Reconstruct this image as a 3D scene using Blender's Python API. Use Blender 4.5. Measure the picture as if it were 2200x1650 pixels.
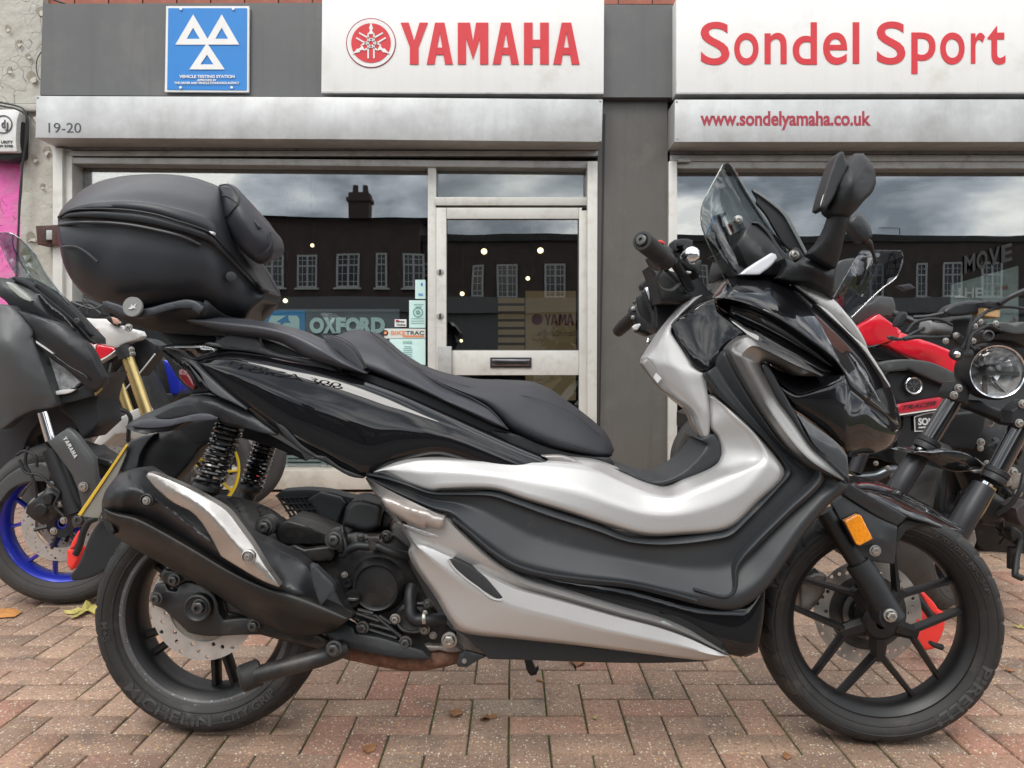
import bpy, bmesh, math, random
import numpy as np
from mathutils import Vector, Matrix
from mathutils.geometry import delaunay_2d_cdt

random.seed(7)
R = math.radians
sc = bpy.context.scene
for _o in list(bpy.data.objects):
    bpy.data.objects.remove(_o)
COL = sc.collection

# ------------------------------------------------------------------ camera
F, CX, HY, CH = 1680.0, 1100.0, 771.0, 0.86      # focal length / centre / horizon in photo pixels, eye height in metres
cam_d = bpy.data.cameras.new('camera')
cam_d.sensor_width = 36.0
cam_d.lens = 36.0 * F / 2200.0
cam_d.shift_y = -(825.0 - HY) / 2200.0
cam_d.clip_start = 0.05
cam_d.clip_end = 500
cam = bpy.data.objects.new('camera', cam_d)
COL.objects.link(cam)
cam.location = (0, 0, CH)
cam.rotation_euler = (R(90), 0, 0)
sc.camera = cam

# ------------------------------------------------------------------ sky and sun
SUN_EL, SUN_AZ = 52.0, 200.0       # degrees; azimuth measured from +Y clockwise: the sun stands behind the camera, a little left
w_ = bpy.data.worlds.new('World')
sc.world = w_
w_.use_nodes = True
nt = w_.node_tree
nt.nodes.clear()
out = nt.nodes.new('ShaderNodeOutputWorld')
bg = nt.nodes.new('ShaderNodeBackground')
bg.inputs['Strength'].default_value = 0.1
sky = nt.nodes.new('ShaderNodeTexSky')
sky.sky_type = 'NISHITA'
sky.sun_disc = False
sky.sun_elevation = R(SUN_EL)
sky.sun_rotation = R(SUN_AZ)
sky.air_density = 1.5
sky.dust_density = 3.0
tc = nt.nodes.new('ShaderNodeTexCoord')
mp = nt.nodes.new('ShaderNodeMapping')
mp.inputs['Scale'].default_value = (1, 1, 2.2)
mp.inputs['Location'].default_value = (1.9, 0.6, 0.3)
n1 = nt.nodes.new('ShaderNodeTexNoise')
n1.inputs['Scale'].default_value = 4.6
n1.inputs['Detail'].default_value = 7
n1.inputs['Roughness'].default_value = 0.52
n1.inputs['Distortion'].default_value = 0.25
rp = nt.nodes.new('ShaderNodeValToRGB')
rp.color_ramp.elements[0].position = 0.40
rp.color_ramp.elements[0].color = (2.9, 3.3, 3.9, 1)
rp.color_ramp.elements[1].position = 0.61
rp.color_ramp.elements[1].color = (15.5, 15.3, 14.6, 1)
e = rp.color_ramp.elements.new(0.5)
e.color = (7.4, 7.9, 8.6, 1)
mx = nt.nodes.new('ShaderNodeMixRGB')
mx.inputs['Fac'].default_value = 0.93
nt.links.new(tc.outputs['Generated'], mp.inputs['Vector'])
nt.links.new(mp.outputs['Vector'], n1.inputs['Vector'])
nt.links.new(n1.outputs['Fac'], rp.inputs['Fac'])
nt.links.new(sky.outputs['Color'], mx.inputs['Color1'])
nt.links.new(rp.outputs['Color'], mx.inputs['Color2'])
nt.links.new(mx.outputs['Color'], bg.inputs['Color'])
nt.links.new(bg.outputs['Background'], out.inputs['Surface'])
sd = bpy.data.lights.new('sun', 'SUN')
sd.energy = 0.9
sd.angle = R(25)
sd.color = (1.0, 0.97, 0.92)
sun = bpy.data.objects.new('sun', sd)
COL.objects.link(sun)
_az = R(SUN_AZ)
_d = Vector((math.sin(_az) * math.cos(R(SUN_EL)), math.cos(_az) * math.cos(R(SUN_EL)), math.sin(R(SUN_EL))))
sun.rotation_euler = _d.to_track_quat('Z', 'Y').to_euler()
sun.location = (0, -3, 12)
sc.view_settings.view_transform = 'Standard'
sc.view_settings.look = 'None'
sc.view_settings.exposure = 0.9
sc.view_settings.gamma = 1.0
sc.view_settings.use_curve_mapping = False
sc.cycles.max_bounces = 8
sc.cycles.transparent_max_bounces = 16
sc.cycles.caustics_reflective = False
sc.cycles.caustics_refractive = False

# ------------------------------------------------------------------ projection helpers
def P(px, py, Y):
    return Vector(((px - CX) / F * Y, Y, CH - (py - HY) / F * Y))

def Ym(px, py):
    """distance of the scooter's middle plane: slightly yawed, and leaning away on its stand"""
    return 1.765 + (1887 - px) * 3.5e-5 + 0.1 * (1328 - py) / 945.0

def B(px, py, w=0.0):
    return P(px, py, Ym(px, py) - w)

def plane(Y0, k=0.0, x0=0.0, lean=0.0):
    return lambda px, py, w=0.0: P(px, py, Y0 + k * (px - x0) + lean * (HY - py) - w)

def zoomer(ox, oy, s):
    def z(*pts):
        return [(ox + p[0] / s, oy + p[1] / s) + tuple(p[2:]) for p in pts]
    return z
S_ = 2200 / 700.0
z1 = zoomer(0, 340, S_); z2 = zoomer(0, 800, S_); z3 = zoomer(150, 950, S_); z4 = zoomer(650, 950, S_)
z5 = zoomer(700, 600, S_); z6 = zoomer(1250, 300, S_); z7 = zoomer(1300, 650, S_); z8 = zoomer(1500, 1000, 1777 / 700.0)
za = zoomer(250, 700, 2200 / 460.0); zb = zoomer(560, 1030, 1650 / 420.0); zc = zoomer(1300, 480, 1886 / 320.0)
zd = zoomer(1560, 560, 3.3); ze = zoomer(1880, 620, 852 / 320.0); zg = zoomer(1700, 500, 2.2)
zh = zoomer(0, 480, 1571 / 400.0); zf = zoomer(520, 520, 2200 / 420.0); zl = zoomer(0, 1150, S_)

# ------------------------------------------------------------------ objects
ORG = {}
def link(o, parent=None):
    COL.objects.link(o)
    if parent is not None:
        o.parent = parent
    return o

def tag(o, label=None, cat=None, group=None, kind=None):
    if label: o['label'] = label
    if cat: o['category'] = cat
    if group: o['group'] = group
    if kind: o['kind'] = kind
    return o

def thing(name, loc, label, cat, group=None):
    o = bpy.data.objects.new(name, None)
    o.empty_display_size = 0.1
    o.location = loc
    link(o)
    ORG[o.name] = Vector(loc)
    return tag(o, label, cat, group)

def mesh_obj(name, verts, faces, mats, parent=None, smooth=True, angle=38, fm=None, recalc=True):
    """verts in world coordinates; the object keeps its parent's origin (or its own centre when it has no parent)"""
    org = ORG.get(parent.name, Vector()) if parent is not None else Vector()
    if parent is None and len(verts):
        a = np.array([tuple(v) for v in verts])
        c = (a.min(0) + a.max(0)) / 2
        org = Vector((float(c[0]), float(c[1]), float(a[:, 2].min())))
    me = bpy.data.meshes.new(name)
    me.from_pydata([tuple(Vector(v) - org) for v in verts], [], faces)
    if not isinstance(mats, (list, tuple)): mats = [mats]
    for m in mats: me.materials.append(m)
    if fm is not None:
        me.polygons.foreach_set('material_index', fm)
    if recalc:
        bm = bmesh.new(); bm.from_mesh(me)
        bmesh.ops.recalc_face_normals(bm, faces=bm.faces)
        bm.to_mesh(me); bm.free()
    if smooth:
        me.polygons.foreach_set('use_smooth', [True] * len(me.polygons))
        me.set_sharp_from_angle(angle=R(angle))
    me.update()
    o = bpy.data.objects.new(name, me)
    link(o, parent)
    if parent is None:
        o.location = org
    ORG[o.name] = org
    return o

class MB:
    """collects shapes (world coordinates) into one mesh"""
    def __init__(s): s.v = []; s.f = []; s.m = []; s.cur = 0
    def add(s, vs, fs):
        b = len(s.v)
        s.v += [Vector(v) for v in vs]
        s.f += [tuple(b + i for i in f) for f in fs]
        s.m += [s.cur] * len(fs)
        return s
    def box(s, a, b):
        x0, y0, z0 = a; x1, y1, z1_ = b
        return s.add([(x0, y0, z0), (x1, y0, z0), (x1, y1, z0), (x0, y1, z0), (x0, y0, z1_), (x1, y0, z1_), (x1, y1, z1_), (x0, y1, z1_)],
                     [(0, 3, 2, 1), (4, 5, 6, 7), (0, 1, 5, 4), (1, 2, 6, 5), (2, 3, 7, 6), (3, 0, 4, 7)])
    def prism(s, front, back):
        n = len(front)
        fs = [tuple(range(n)), tuple(range(2 * n - 1, n - 1, -1))]
        fs += [(i, i + n, (i + 1) % n + n, (i + 1) % n) for i in range(n)]
        return s.add(list(front) + list(back), fs)
    def tube(s, pts, r, seg=10, cap=True):
        pts = [Vector(p) for p in pts]
        n = len(pts)
        rr = list(r) if isinstance(r, (list, tuple)) else [r] * n
        if len(rr) != n:
            rr = list(np.interp(np.linspace(0, 1, n), np.linspace(0, 1, len(rr)), rr))
        t0 = (pts[1] - pts[0]).normalized()
        up = Vector((0, 0, 1)) if abs(t0.z) < 0.9 else Vector((0, 1, 0))
        u = t0.cross(up).normalized()
        vs, fs = [], []
        for i in range(n):
            t = (pts[min(i + 1, n - 1)] - pts[max(i - 1, 0)]).normalized()
            u = (u - t * u.dot(t)).normalized()
            w = t.cross(u)
            for k in range(seg):
                a = 2 * math.pi * k / seg
                vs.append(pts[i] + (u * math.cos(a) + w * math.sin(a)) * rr[i])
        for i in range(n - 1):
            for k in range(seg):
                a, b = i * seg + k, i * seg + (k + 1) % seg
                fs.append((a, b, b + seg, a + seg))
        if cap:
            fs.append(tuple(range(seg - 1, -1, -1)))
            fs.append(tuple(range((n - 1) * seg, n * seg)))
        return s.add(vs, fs)
    def lathe(s, c, axis, prof, seg=32):
        """prof: (radius, height along axis)"""
        c = Vector(c); ax = Vector(axis).normalized()
        u = ax.cross(Vector((0, 0, 1)) if abs(ax.z) < 0.9 else Vector((1, 0, 0))).normalized()
        w = ax.cross(u)
        vs, fs = [], []
        n = len(prof)
        for r, h in prof:
            for k in range(seg):
                a = 2 * math.pi * k / seg
                vs.append(c + ax * h + (u * math.cos(a) + w * math.sin(a)) * max(r, 1e-5))
        for i in range(n - 1):
            for k in range(seg):
                a, b = i * seg + k, i * seg + (k + 1) % seg
                fs.append((a, b, b + seg, a + seg))
        return s.add(vs, fs)
    def bolt(s, c, axis, r, h=None):
        """socket or hex bolt head with a flange"""
        h = h or r * 0.7
        s.lathe(c, axis, [(r * 1.35, -h * .3), (r * 1.35, h * .1), (r, h * .2)], 16)
        return s.lathe(c, axis, [(r * .95, h * .1), (r * .95, h * .9), (r * .8, h), (r * .45, h), (r * .4, h * .55), (0, h * .5)], 6)
    def build(s, name, mat, parent=None, smooth=True, angle=38, recalc=True):
        return mesh_obj(name, s.v, s.f, mat, parent, smooth, angle, fm=s.m, recalc=recalc)

def spline(pts, closed=False, corner=40, step=6.0):
    """Hermite spline through 2-D(+w) points, sharp where the turn exceeds CORNER degrees, sampled about every STEP px"""
    a = np.array([list(p) for p in pts], float)
    n = len(a)
    seg = []
    for i in range(n if closed else n - 1):
        seg.append(a[(i + 1) % n] - a[i])
    L = [max(np.hypot(*s_[:2]), 1e-6) for s_ in seg]
    def turn(i):
        if not closed and (i == 0 or i == n - 1): return True
        p, q = seg[(i - 1) % len(seg)], seg[i % len(seg)]
        c = np.dot(p[:2], q[:2]) / (L[(i - 1) % len(seg)] * L[i % len(seg)])
        return math.degrees(math.acos(max(-1, min(1, c)))) > corner
    isc = [turn(i) for i in range(n)]
    o = []
    for i, s_ in enumerate(seg):
        j = (i + 1) % n
        l = L[i]
        def tan(k):
            p, q = (k - 1) % len(seg), k % len(seg)
            t = seg[p] / L[p] * L[q] + seg[q] / L[q] * L[p]
            return t / (L[p] + L[q])
        t0 = s_ / l if isc[i] else tan(i)
        t1 = s_ / l if isc[j] else tan(j)
        k = max(1, int(round(l / step)))
        for q in range(k):
            u = q / k
            h00 = 2 * u**3 - 3 * u**2 + 1; h10 = u**3 - 2 * u**2 + u
            h01 = -2 * u**3 + 3 * u**2; h11 = u**3 - u**2
            o.append(h00 * a[i] + h10 * l * t0 + h01 * a[j] + h11 * l * t1)
    if not closed:
        o.append(a[-1])
    return np.array(o)

def inside(p, poly):
    x, y = p[:, 0][:, None], p[:, 1][:, None]
    x0, y0 = poly[:, 0][None], poly[:, 1][None]
    q = np.roll(poly, -1, 0)
    x1, y1 = q[:, 0][None], q[:, 1][None]
    c = (y0 > y) != (y1 > y)
    with np.errstate(divide='ignore', invalid='ignore'):
        xi = (x1 - x0) * (y - y0) / (y1 - y0) + x0
    return (np.sum(c & (x < xi), 1) % 2) == 1

def dist(p, poly, closed=True):
    a = poly[:, :2]
    b = np.roll(a, -1, 0) if closed else a[1:]
    if not closed: a = a[:-1]
    d = b - a
    l2 = np.maximum((d ** 2).sum(1), 1e-9)
    r = p[:, None, :2] - a[None]
    t = np.clip((r * d[None]).sum(2) / l2[None], 0, 1)
    return np.sqrt(((r - t[..., None] * d[None]) ** 2).sum(2)).min(1)

def relief(name, outline, mat, parent, w=0.0, ridges=(), holes=(), sp=8.0, smooth=3, er=5.0, ed=0.004,
           skirt=0.03, corner=26, fr=B, wf=None, angle=50, back=True, dome=0.0, domer=40.0, loose=.6, crisp=0, shrink=1.0):
    """A moulded panel: OUTLINE and HOLES in photo px (x, y[, w]), w = metres towards the viewer from the frame's middle plane.
    RIDGES are crease lines (x, y, w). The sheet is triangulated, its edge is rounded and it is given thickness SKIRT straight back."""
    er *= .75; ed *= .5
    def full(pts):
        return [tuple(p[:2]) + ((p[2],) if len(p) > 2 else (w,)) for p in pts]
    out_ = spline(full(outline), True, corner, sp)
    hl = [spline(full(h), True, corner, sp * .7) for h in holes]
    rd = [spline(full(r_), False, 60, sp) for r_ in ridges]
    # coarse triangulation carries w
    cv = np.vstack([out_] + hl + rd) if rd or hl else out_
    ce = []
    b = 0
    for arr, cl in [(out_, True)] + [(h, True) for h in hl] + [(r_, False) for r_ in rd]:
        n = len(arr)
        ce += [(b + i, b + (i + 1) % n) for i in range(n if cl else n - 1)]
        b += n
    vc, _, fc, vo, _, _ = delaunay_2d_cdt([Vector(v[:2]) for v in cv], ce, [], 0, 1e-4)
    vc = np.array([tuple(v) for v in vc])
    wc = np.array([cv[o_[0], 2] if len(o_) else np.nan for o_ in vo])
    if np.isnan(wc).any():
        for i in np.where(np.isnan(wc))[0]:
            d_ = np.hypot(cv[:, 0] - vc[i, 0], cv[:, 1] - vc[i, 1])
            k_ = np.argsort(d_)[:2]
            wc[i] = cv[k_, 2].mean()
    tr = []
    for f in fc:
        for k in range(1, len(f) - 1): tr.append((f[0], f[k], f[k + 1]))
    tr = np.array(tr)
    A, Bq, Cq = vc[tr[:, 0]], vc[tr[:, 1]], vc[tr[:, 2]]
    den = (Bq[:, 1] - Cq[:, 1]) * (A[:, 0] - Cq[:, 0]) + (Cq[:, 0] - Bq[:, 0]) * (A[:, 1] - Cq[:, 1])
    okt = np.abs(den) > 1e-9
    A, Bq, Cq, den, tr = A[okt], Bq[okt], Cq[okt], den[okt], tr[okt]
    def W(p):
        l0 = ((Bq[:, 1] - Cq[:, 1])[None] * (p[:, 0][:, None] - Cq[:, 0][None]) + (Cq[:, 0] - Bq[:, 0])[None] * (p[:, 1][:, None] - Cq[:, 1][None])) / den[None]
        l1 = ((Cq[:, 1] - A[:, 1])[None] * (p[:, 0][:, None] - Cq[:, 0][None]) + (A[:, 0] - Cq[:, 0])[None] * (p[:, 1][:, None] - Cq[:, 1][None])) / den[None]
        l2 = 1 - l0 - l1
        m = np.minimum(np.minimum(l0, l1), l2)
        k = m.argmax(1)
        r_ = np.arange(len(p))
        l = np.clip(np.stack([l0[r_, k], l1[r_, k], l2[r_, k]], 1), 0, 1)
        l /= l.sum(1, keepdims=True)
        return (l * wc[tr[k]]).sum(1)
    # fine points
    x0, y0 = out_[:, :2].min(0); x1, y1 = out_[:, :2].max(0)
    g = []
    row = 0
    yy = y0
    while yy < y1:
        xs = np.arange(x0 + (sp / 2 if row % 2 else 0), x1, sp)
        g.append(np.stack([xs, np.full(len(xs), yy)], 1))
        yy += sp * .866; row += 1
    g = np.vstack(g) if g else np.zeros((0, 2))
    rings = []
    for arr in [out_] + hl:
        q = arr[:, :2]
        t = np.roll(q, -1, 0) - np.roll(q, 1, 0)
        nrm = np.stack([t[:, 1], -t[:, 0]], 1) / np.maximum(np.hypot(t[:, 0], t[:, 1]), 1e-6)[:, None]
        for k in (.3, 1.0):
            for sg in (1, -1):
                c = q + nrm * er * k * sg
                rings.append(c[dist(c, arr) > er * k * .85])
    extra = [r_[:, :2] for r_ in rd]
    lim = [(g, max(er * 1.25, sp * .5))] + [(c, er * .25) for c in rings] + [(c, er * .5) for c in extra]
    pts = []
    for c, md in lim:
        if len(c) == 0: continue
        k = inside(c, out_) & (dist(c, out_) > md)
        for h in hl: k &= ~inside(c, h) & (dist(c, h) > md)
        pts.append(c[k])
    bnd = np.vstack([out_[:, :2]] + [h[:, :2] for h in hl])
    allp = np.vstack([bnd] + pts)
    edges = []
    b = 0
    for arr in [out_] + hl:
        n = len(arr)
        edges += [(b + i, b + (i + 1) % n) for i in range(n)]
        b += n
    v2, _, f2, vo2, _, _ = delaunay_2d_cdt([Vector(v) for v in allp], edges, [], 0, 1e-3)
    v2 = np.array([tuple(v) for v in v2])
    f2 = [tuple(f) for f in f2]
    cen = np.array([v2[list(f)].mean(0) for f in f2])
    keep = inside(cen, out_)
    for h in hl: keep &= ~inside(cen, h)
    f2 = [f for f, k in zip(f2, keep) if k]
    if rd:
        # a thin-plate surface through the creases, only loosely held by the outline
        step_ = max(1, int(26 / sp))
        rp_ = np.vstack([np.vstack([r_[::step_], r_[-1:]]) if len(r_) > 1 else r_ for r_ in rd])
        so = max(1, int(34 / sp))
        op_ = np.vstack([out_[::so]] + [h[::so] for h in hl])
        cp = np.vstack([rp_, op_])
        lam = np.r_[np.full(len(rp_), .004), np.full(len(op_), loose)]
        xy = cp[:, :2] / 100.0
        c0 = xy.mean(0)
        def ker(p, q):
            r2 = ((p[:, None] - q[None]) ** 2).sum(2) + 1e-12
            return .5 * r2 * np.log(r2)
        K = ker(xy, xy) + np.diag(lam)
        Pm = np.hstack([np.ones((len(xy), 1)), xy - c0])
        Am = np.zeros((len(xy) + 3, len(xy) + 3)); Am[:len(xy), :len(xy)] = K; Am[:len(xy), len(xy):] = Pm; Am[len(xy):, :len(xy)] = Pm.T
        sol = np.linalg.lstsq(Am, np.r_[cp[:, 2], 0, 0, 0], rcond=None)[0]
        q_ = v2 / 100.0
        wt = ker(q_, xy) @ sol[:len(xy)] + sol[len(xy)] + (q_ - c0) @ sol[len(xy) + 1:]
        ww = wt
        ww = np.clip(ww, cp[:, 2].min() - .01, cp[:, 2].max() + .01)
        W = None
    else:
        ww = W(v2)
    if wf is not None: ww = ww + wf(v2)
    d = dist(v2, out_)
    for h in hl: d = np.minimum(d, dist(v2, h))
    # settle the sheet: straight taut spans between outline and creases, then soften the creases
    E = set()
    for f in f2:
        for i in range(len(f)):
            a_, b_ = f[i], f[(i + 1) % len(f)]
            E.add((min(a_, b_), max(a_, b_)))
    if E:
        E = np.array(list(E))
        L_ = 1.0 / np.maximum(np.hypot(*(v2[E[:, 0]] - v2[E[:, 1]]).T), .8)
        den_ = np.zeros(len(v2))
        np.add.at(den_, E[:, 0], L_); np.add.at(den_, E[:, 1], L_)
        den_ = np.maximum(den_, 1e-9)
        n_v = len(v2)
        def avg(x):
            return (np.bincount(E[:, 0], L_ * x[E[:, 1]], n_v) + np.bincount(E[:, 1], L_ * x[E[:, 0]], n_v)) / den_
        onb = d < er * .12
        fixed = onb.copy()
        for r_ in rd: fixed |= dist(v2, r_, False) < 1.0
        if crisp and rd:
            fixed = onb.copy()
            for r_ in rd: fixed |= dist(v2, r_, False) < 1.0
            for _ in range(crisp): ww = np.where(fixed, ww, ww * -.3 + 1.3 * avg(ww)) if _ < crisp - 10 else np.where(fixed, ww, avg(ww))
        for _ in range(smooth + 1):
            ww = np.where(onb, ww, ww * .35 + .65 * avg(ww))
    if dome:
        u = np.clip(d / domer, 0, 1)
        ww = ww + dome * np.sqrt(np.clip(1 - (1 - u) ** 2, 0, 1))
    u = np.clip(d / er, 0, 1)
    ww = ww - ed * (1 - np.sqrt(np.clip(1 - (1 - u) ** 2, 0, 1)))
    V = [fr(float(x), float(y), float(q)) for (x, y), q in zip(v2, ww)]
    n = len(V)
    cv_ = sum(V, Vector()) / n
    def bk(v):
        return Vector((cv_.x + (v.x - cv_.x) * shrink, v.y + skirt, cv_.z + (v.z - cv_.z) * shrink))
    fs = list(f2)
    cnt = {}
    for f in f2:
        for i in range(len(f)):
            a_, b_ = f[i], f[(i + 1) % len(f)]
            cnt[(a_, b_)] = 1
    bd = [(a_, b_) for (a_, b_) in cnt if (b_, a_) not in cnt]
    if back:
        V2 = V + [bk(v) for v in V]
        fs += [tuple(reversed([i + n for i in f])) for f in f2]
        fs += [(b_, a_, a_ + n, b_ + n) for a_, b_ in bd]
    else:
        V2 = list(V)
        mp_ = {}
        for a_, b_ in bd:
            for q in (a_, b_):
                if q not in mp_:
                    mp_[q] = len(V2); V2.append(bk(V[q]))
            fs.append((b_, a_, mp_[a_], mp_[b_]))
    used = sorted({i for f in fs for i in f})
    rm = {q: i for i, q in enumerate(used)}
    return mesh_obj(name, [V2[i] for i in used], [tuple(rm[i] for i in f) for f in fs], mat, parent, True, angle, recalc=True)

def slab(name, poly, Y, depth, mat, parent=None, bevel=0.0, smooth=False, fr=None):
    """a flat board: polygon in photo px at distance Y, extruded straight back by DEPTH"""
    fr = fr or plane(Y)
    f = [fr(x, y) for x, y in poly]
    b = [v + Vector((0, depth, 0)) for v in f]
    m = MB().prism(f, b)
    o = m.build(name, mat, parent, smooth=smooth)
    if bevel:
        bm = bmesh.new(); bm.from_mesh(o.data)
        bmesh.ops.bevel(bm, geom=list(bm.edges), offset=bevel, segments=2, affect='EDGES', profile=.6)
        bm.to_mesh(o.data); bm.free()
        o.data.polygons.foreach_set('use_smooth', [True] * len(o.data.polygons))
        o.data.set_sharp_from_angle(angle=R(30))
    return o

def rect(x0, y0, x1, y1): return [(x0, y0), (x1, y0), (x1, y1), (x0, y1)]

def tubep(name, pts, r, mat, parent, fr=B, seg=12, step=6, w=0.0, corner=70):
    """round bar or hose through photo-px points (x, y, w)"""
    pts = [tuple(p) if len(p) > 2 else (p[0], p[1], w) for p in pts]
    s = spline(pts, False, corner, step)
    m = MB().tube([fr(*map(float, q)) for q in s], r, seg)
    return m.build(name, mat, parent)

def loft(name, st, ts, ws, mat, parent, fr=B, step=5.0, cross='linear', sub=3, skirt=.04, er=4.0, ed=.004, soft=1, angle=60, rows=None):
    """A moulded panel from stations: each is (first edge point, last edge point[, w base]) in px; TS are the fractions of the crease
    lines between the two edges and WS their heights. Smooth along the panel, straight (or smooth) across it."""
    n = len(st)
    ctrl = []
    for j in range(len(ts)):
        row = []
        for i in range(n):
            if rows is not None:
                row.append(rows[i][j]); continue
            a, b = st[i][0], st[i][1]
            base = st[i][2] if len(st[i]) > 2 else 0.0
            tt = ts[j][i] if isinstance(ts[j], (list, tuple)) else ts[j]
            wj = ws[j][i] if isinstance(ws[j], (list, tuple)) else ws[j]
            row.append((a[0] + (b[0] - a[0]) * tt, a[1] + (b[1] - a[1]) * tt, base + wj))
        ctrl.append(row)
    ctrl = np.array(ctrl, float)
    L = np.hypot(*(np.diff(ctrl[:, :, :2], axis=1).transpose(2, 0, 1))).mean(0)
    k = [max(2, int(round(l / step))) for l in L]
    def along(row):
        o = []
        for i in range(n - 1):
            p0, p1 = row[i], row[i + 1]
            m0 = (row[i + 1] - row[i - 1]) * (L[i] / (L[i] + L[i - 1])) if i > 0 else p1 - p0
            m1 = (row[i + 2] - row[i]) * (L[i] / (L[i] + L[i + 1])) if i < n - 2 else p1 - p0
            for q in range(k[i]):
                u = q / k[i]
                o.append((2*u**3 - 3*u*u + 1) * p0 + (u**3 - 2*u*u + u) * m0 + (3*u*u - 2*u**3) * p1 + (u**3 - u*u) * m1)
        o.append(row[-1])
        return np.array(o)
    R_ = np.array([along(r_) for r_ in ctrl])          # rows x samples x 3
    out_ = []
    m = len(R_)
    for j in range(m - 1):
        d = np.hypot(*(R_[j + 1, :, :2] - R_[j, :, :2]).T).mean()
        q_ = max(sub, int(round(d / step)))
        for q in range(q_):
            u = q / q_
            if cross == 'linear': out_.append(R_[j] * (1 - u) + R_[j + 1] * u)
            else:
                m0 = (R_[j + 1] - R_[j - 1]) * .5 if j > 0 else R_[j + 1] - R_[j]
                m1 = (R_[j + 2] - R_[j]) * .5 if j < m - 2 else R_[j + 1] - R_[j]
                out_.append((2*u**3 - 3*u*u + 1) * R_[j] + (u**3 - 2*u*u + u) * m0 + (3*u*u - 2*u**3) * R_[j + 1] + (u**3 - u*u) * m1)
    out_.append(R_[-1])
    G = np.array(out_)
    for _ in range(soft):
        G[1:-1, :, 2] = G[1:-1, :, 2] * .5 + .25 * (G[:-2, :, 2] + G[2:, :, 2])
    # rounded rim
    a, b = G.shape[:2]
    edge = np.vstack([G[0], G[1:, -1], G[-1, ::-1][1:], G[::-1, 0][1:-1]])[:, :2]
    fl = G.reshape(-1, 3)
    d = dist(fl, edge)
    u = np.clip(d / er, 0, 1)
    fl[:, 2] -= ed * (1 - np.sqrt(np.clip(1 - (1 - u) ** 2, 0, 1)))
    V = [fr(float(x), float(y), float(w)) for x, y, w in fl]
    N_ = len(V)
    V2 = V + [v + Vector((0, skirt, 0)) for v in V]
    fs = []
    for i in range(a - 1):
        for j in range(b - 1):
            q = (i * b + j, i * b + j + 1, (i + 1) * b + j + 1, (i + 1) * b + j)
            fs.append(q); fs.append(tuple(reversed([x + N_ for x in q])))
    bd = [j for j in range(b)] + [i * b + b - 1 for i in range(1, a)] + [(a - 1) * b + j for j in range(b - 2, -1, -1)] + [i * b for i in range(a - 2, 0, -1)]
    for i in range(len(bd)):
        p, q = bd[i], bd[(i + 1) % len(bd)]
        fs.append((q, p, p + N_, q + N_))
    return mesh_obj(name, V2, fs, mat, parent, True, angle, recalc=True)

def loft2(name, st, ts, fs, offs, mat, parent, **k):
    """loft whose stations carry both edges' heights: (first point, last point, w first, w last)"""
    return loft(name, st, ts, 0, mat, parent, rows=[[(a[0] + (b[0] - a[0]) * t, a[1] + (b[1] - a[1]) * t, wa + (wb - wa) * f + o) for t, f, o in zip(ts, fs, offs)] for a, b, wa, wb in st], **k)

# ------------------------------------------------------------------ lettering
_font_cache = {}
def glyphs(s, bold=0.0, res=6, space=1.0):
    key = (s, bold, res, space)
    if key in _font_cache: return _font_cache[key]
    cu = bpy.data.curves.new('lettering', 'FONT')
    cu.body = s
    cu.size = 1.0
    cu.offset = bold
    cu.resolution_u = res
    cu.space_character = space
    cu.extrude = 0.0
    o = bpy.data.objects.new('lettering', cu)
    COL.objects.link(o)
    dg = bpy.context.evaluated_depsgraph_get()
    me = bpy.data.meshes.new_from_object(o.evaluated_get(dg))
    v = np.array([tuple(q.co)[:2] for q in me.vertices]) if len(me.vertices) else np.zeros((0, 2))
    f = [tuple(p.vertices) for p in me.polygons]
    bpy.data.objects.remove(o); bpy.data.curves.remove(cu); bpy.data.meshes.remove(me)
    _font_cache[key] = (v, f)
    return v, f

def lettering(name, s, x0, y0, x1, y1, mat, parent, fr, depth=0.003, bold=0.0, w=0.0, warp=None, shear=0.0, poly=None, space=1.0, ref=None):
    """text S filling the photo-px box (x0,y0)-(x1,y1) as thin raised letters on frame FR; WARP(u, v) may bend it"""
    v, f = poly if poly is not None else glyphs(s, bold, space=space)
    v = v.copy()
    mn, mxx = v.min(0), v.max(0)
    if ref:
        mn[1], mxx[1] = ref
    u = (v - mn) / np.maximum(mxx - mn, 1e-6)
    u[:, 0] += shear * u[:, 1]
    if shear: u[:, 0] = (u[:, 0] - u[:, 0].min()) / (u[:, 0].max() - u[:, 0].min())
    pf = []
    for a, b in u:
        if warp: x, y = warp(float(a), float(b))
        else: x, y = x0 + (x1 - x0) * a, y1 + (y0 - y1) * b
        pf.append(fr(float(x), float(y), w + depth))
    n = len(pf)
    V = pf + [q + Vector((0, depth, 0)) for q in pf]
    fs = [tuple(q) for q in f]
    cnt = {(q[i], q[(i + 1) % len(q)]) for q in f for i in range(len(q))}
    fs += [(b, a, a + n, b + n) for a, b in cnt if (b, a) not in cnt]
    return mesh_obj(name, V, fs, mat, parent, smooth=False, recalc=False)

def polys(*pl):
    """list of convex-ish polygons -> (verts, faces) usable as POLY above"""
    v, f = [], []
    for p in pl:
        f.append(tuple(range(len(v), len(v) + len(p))))
        v += list(p)
    return np.array(v, float), f

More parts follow.
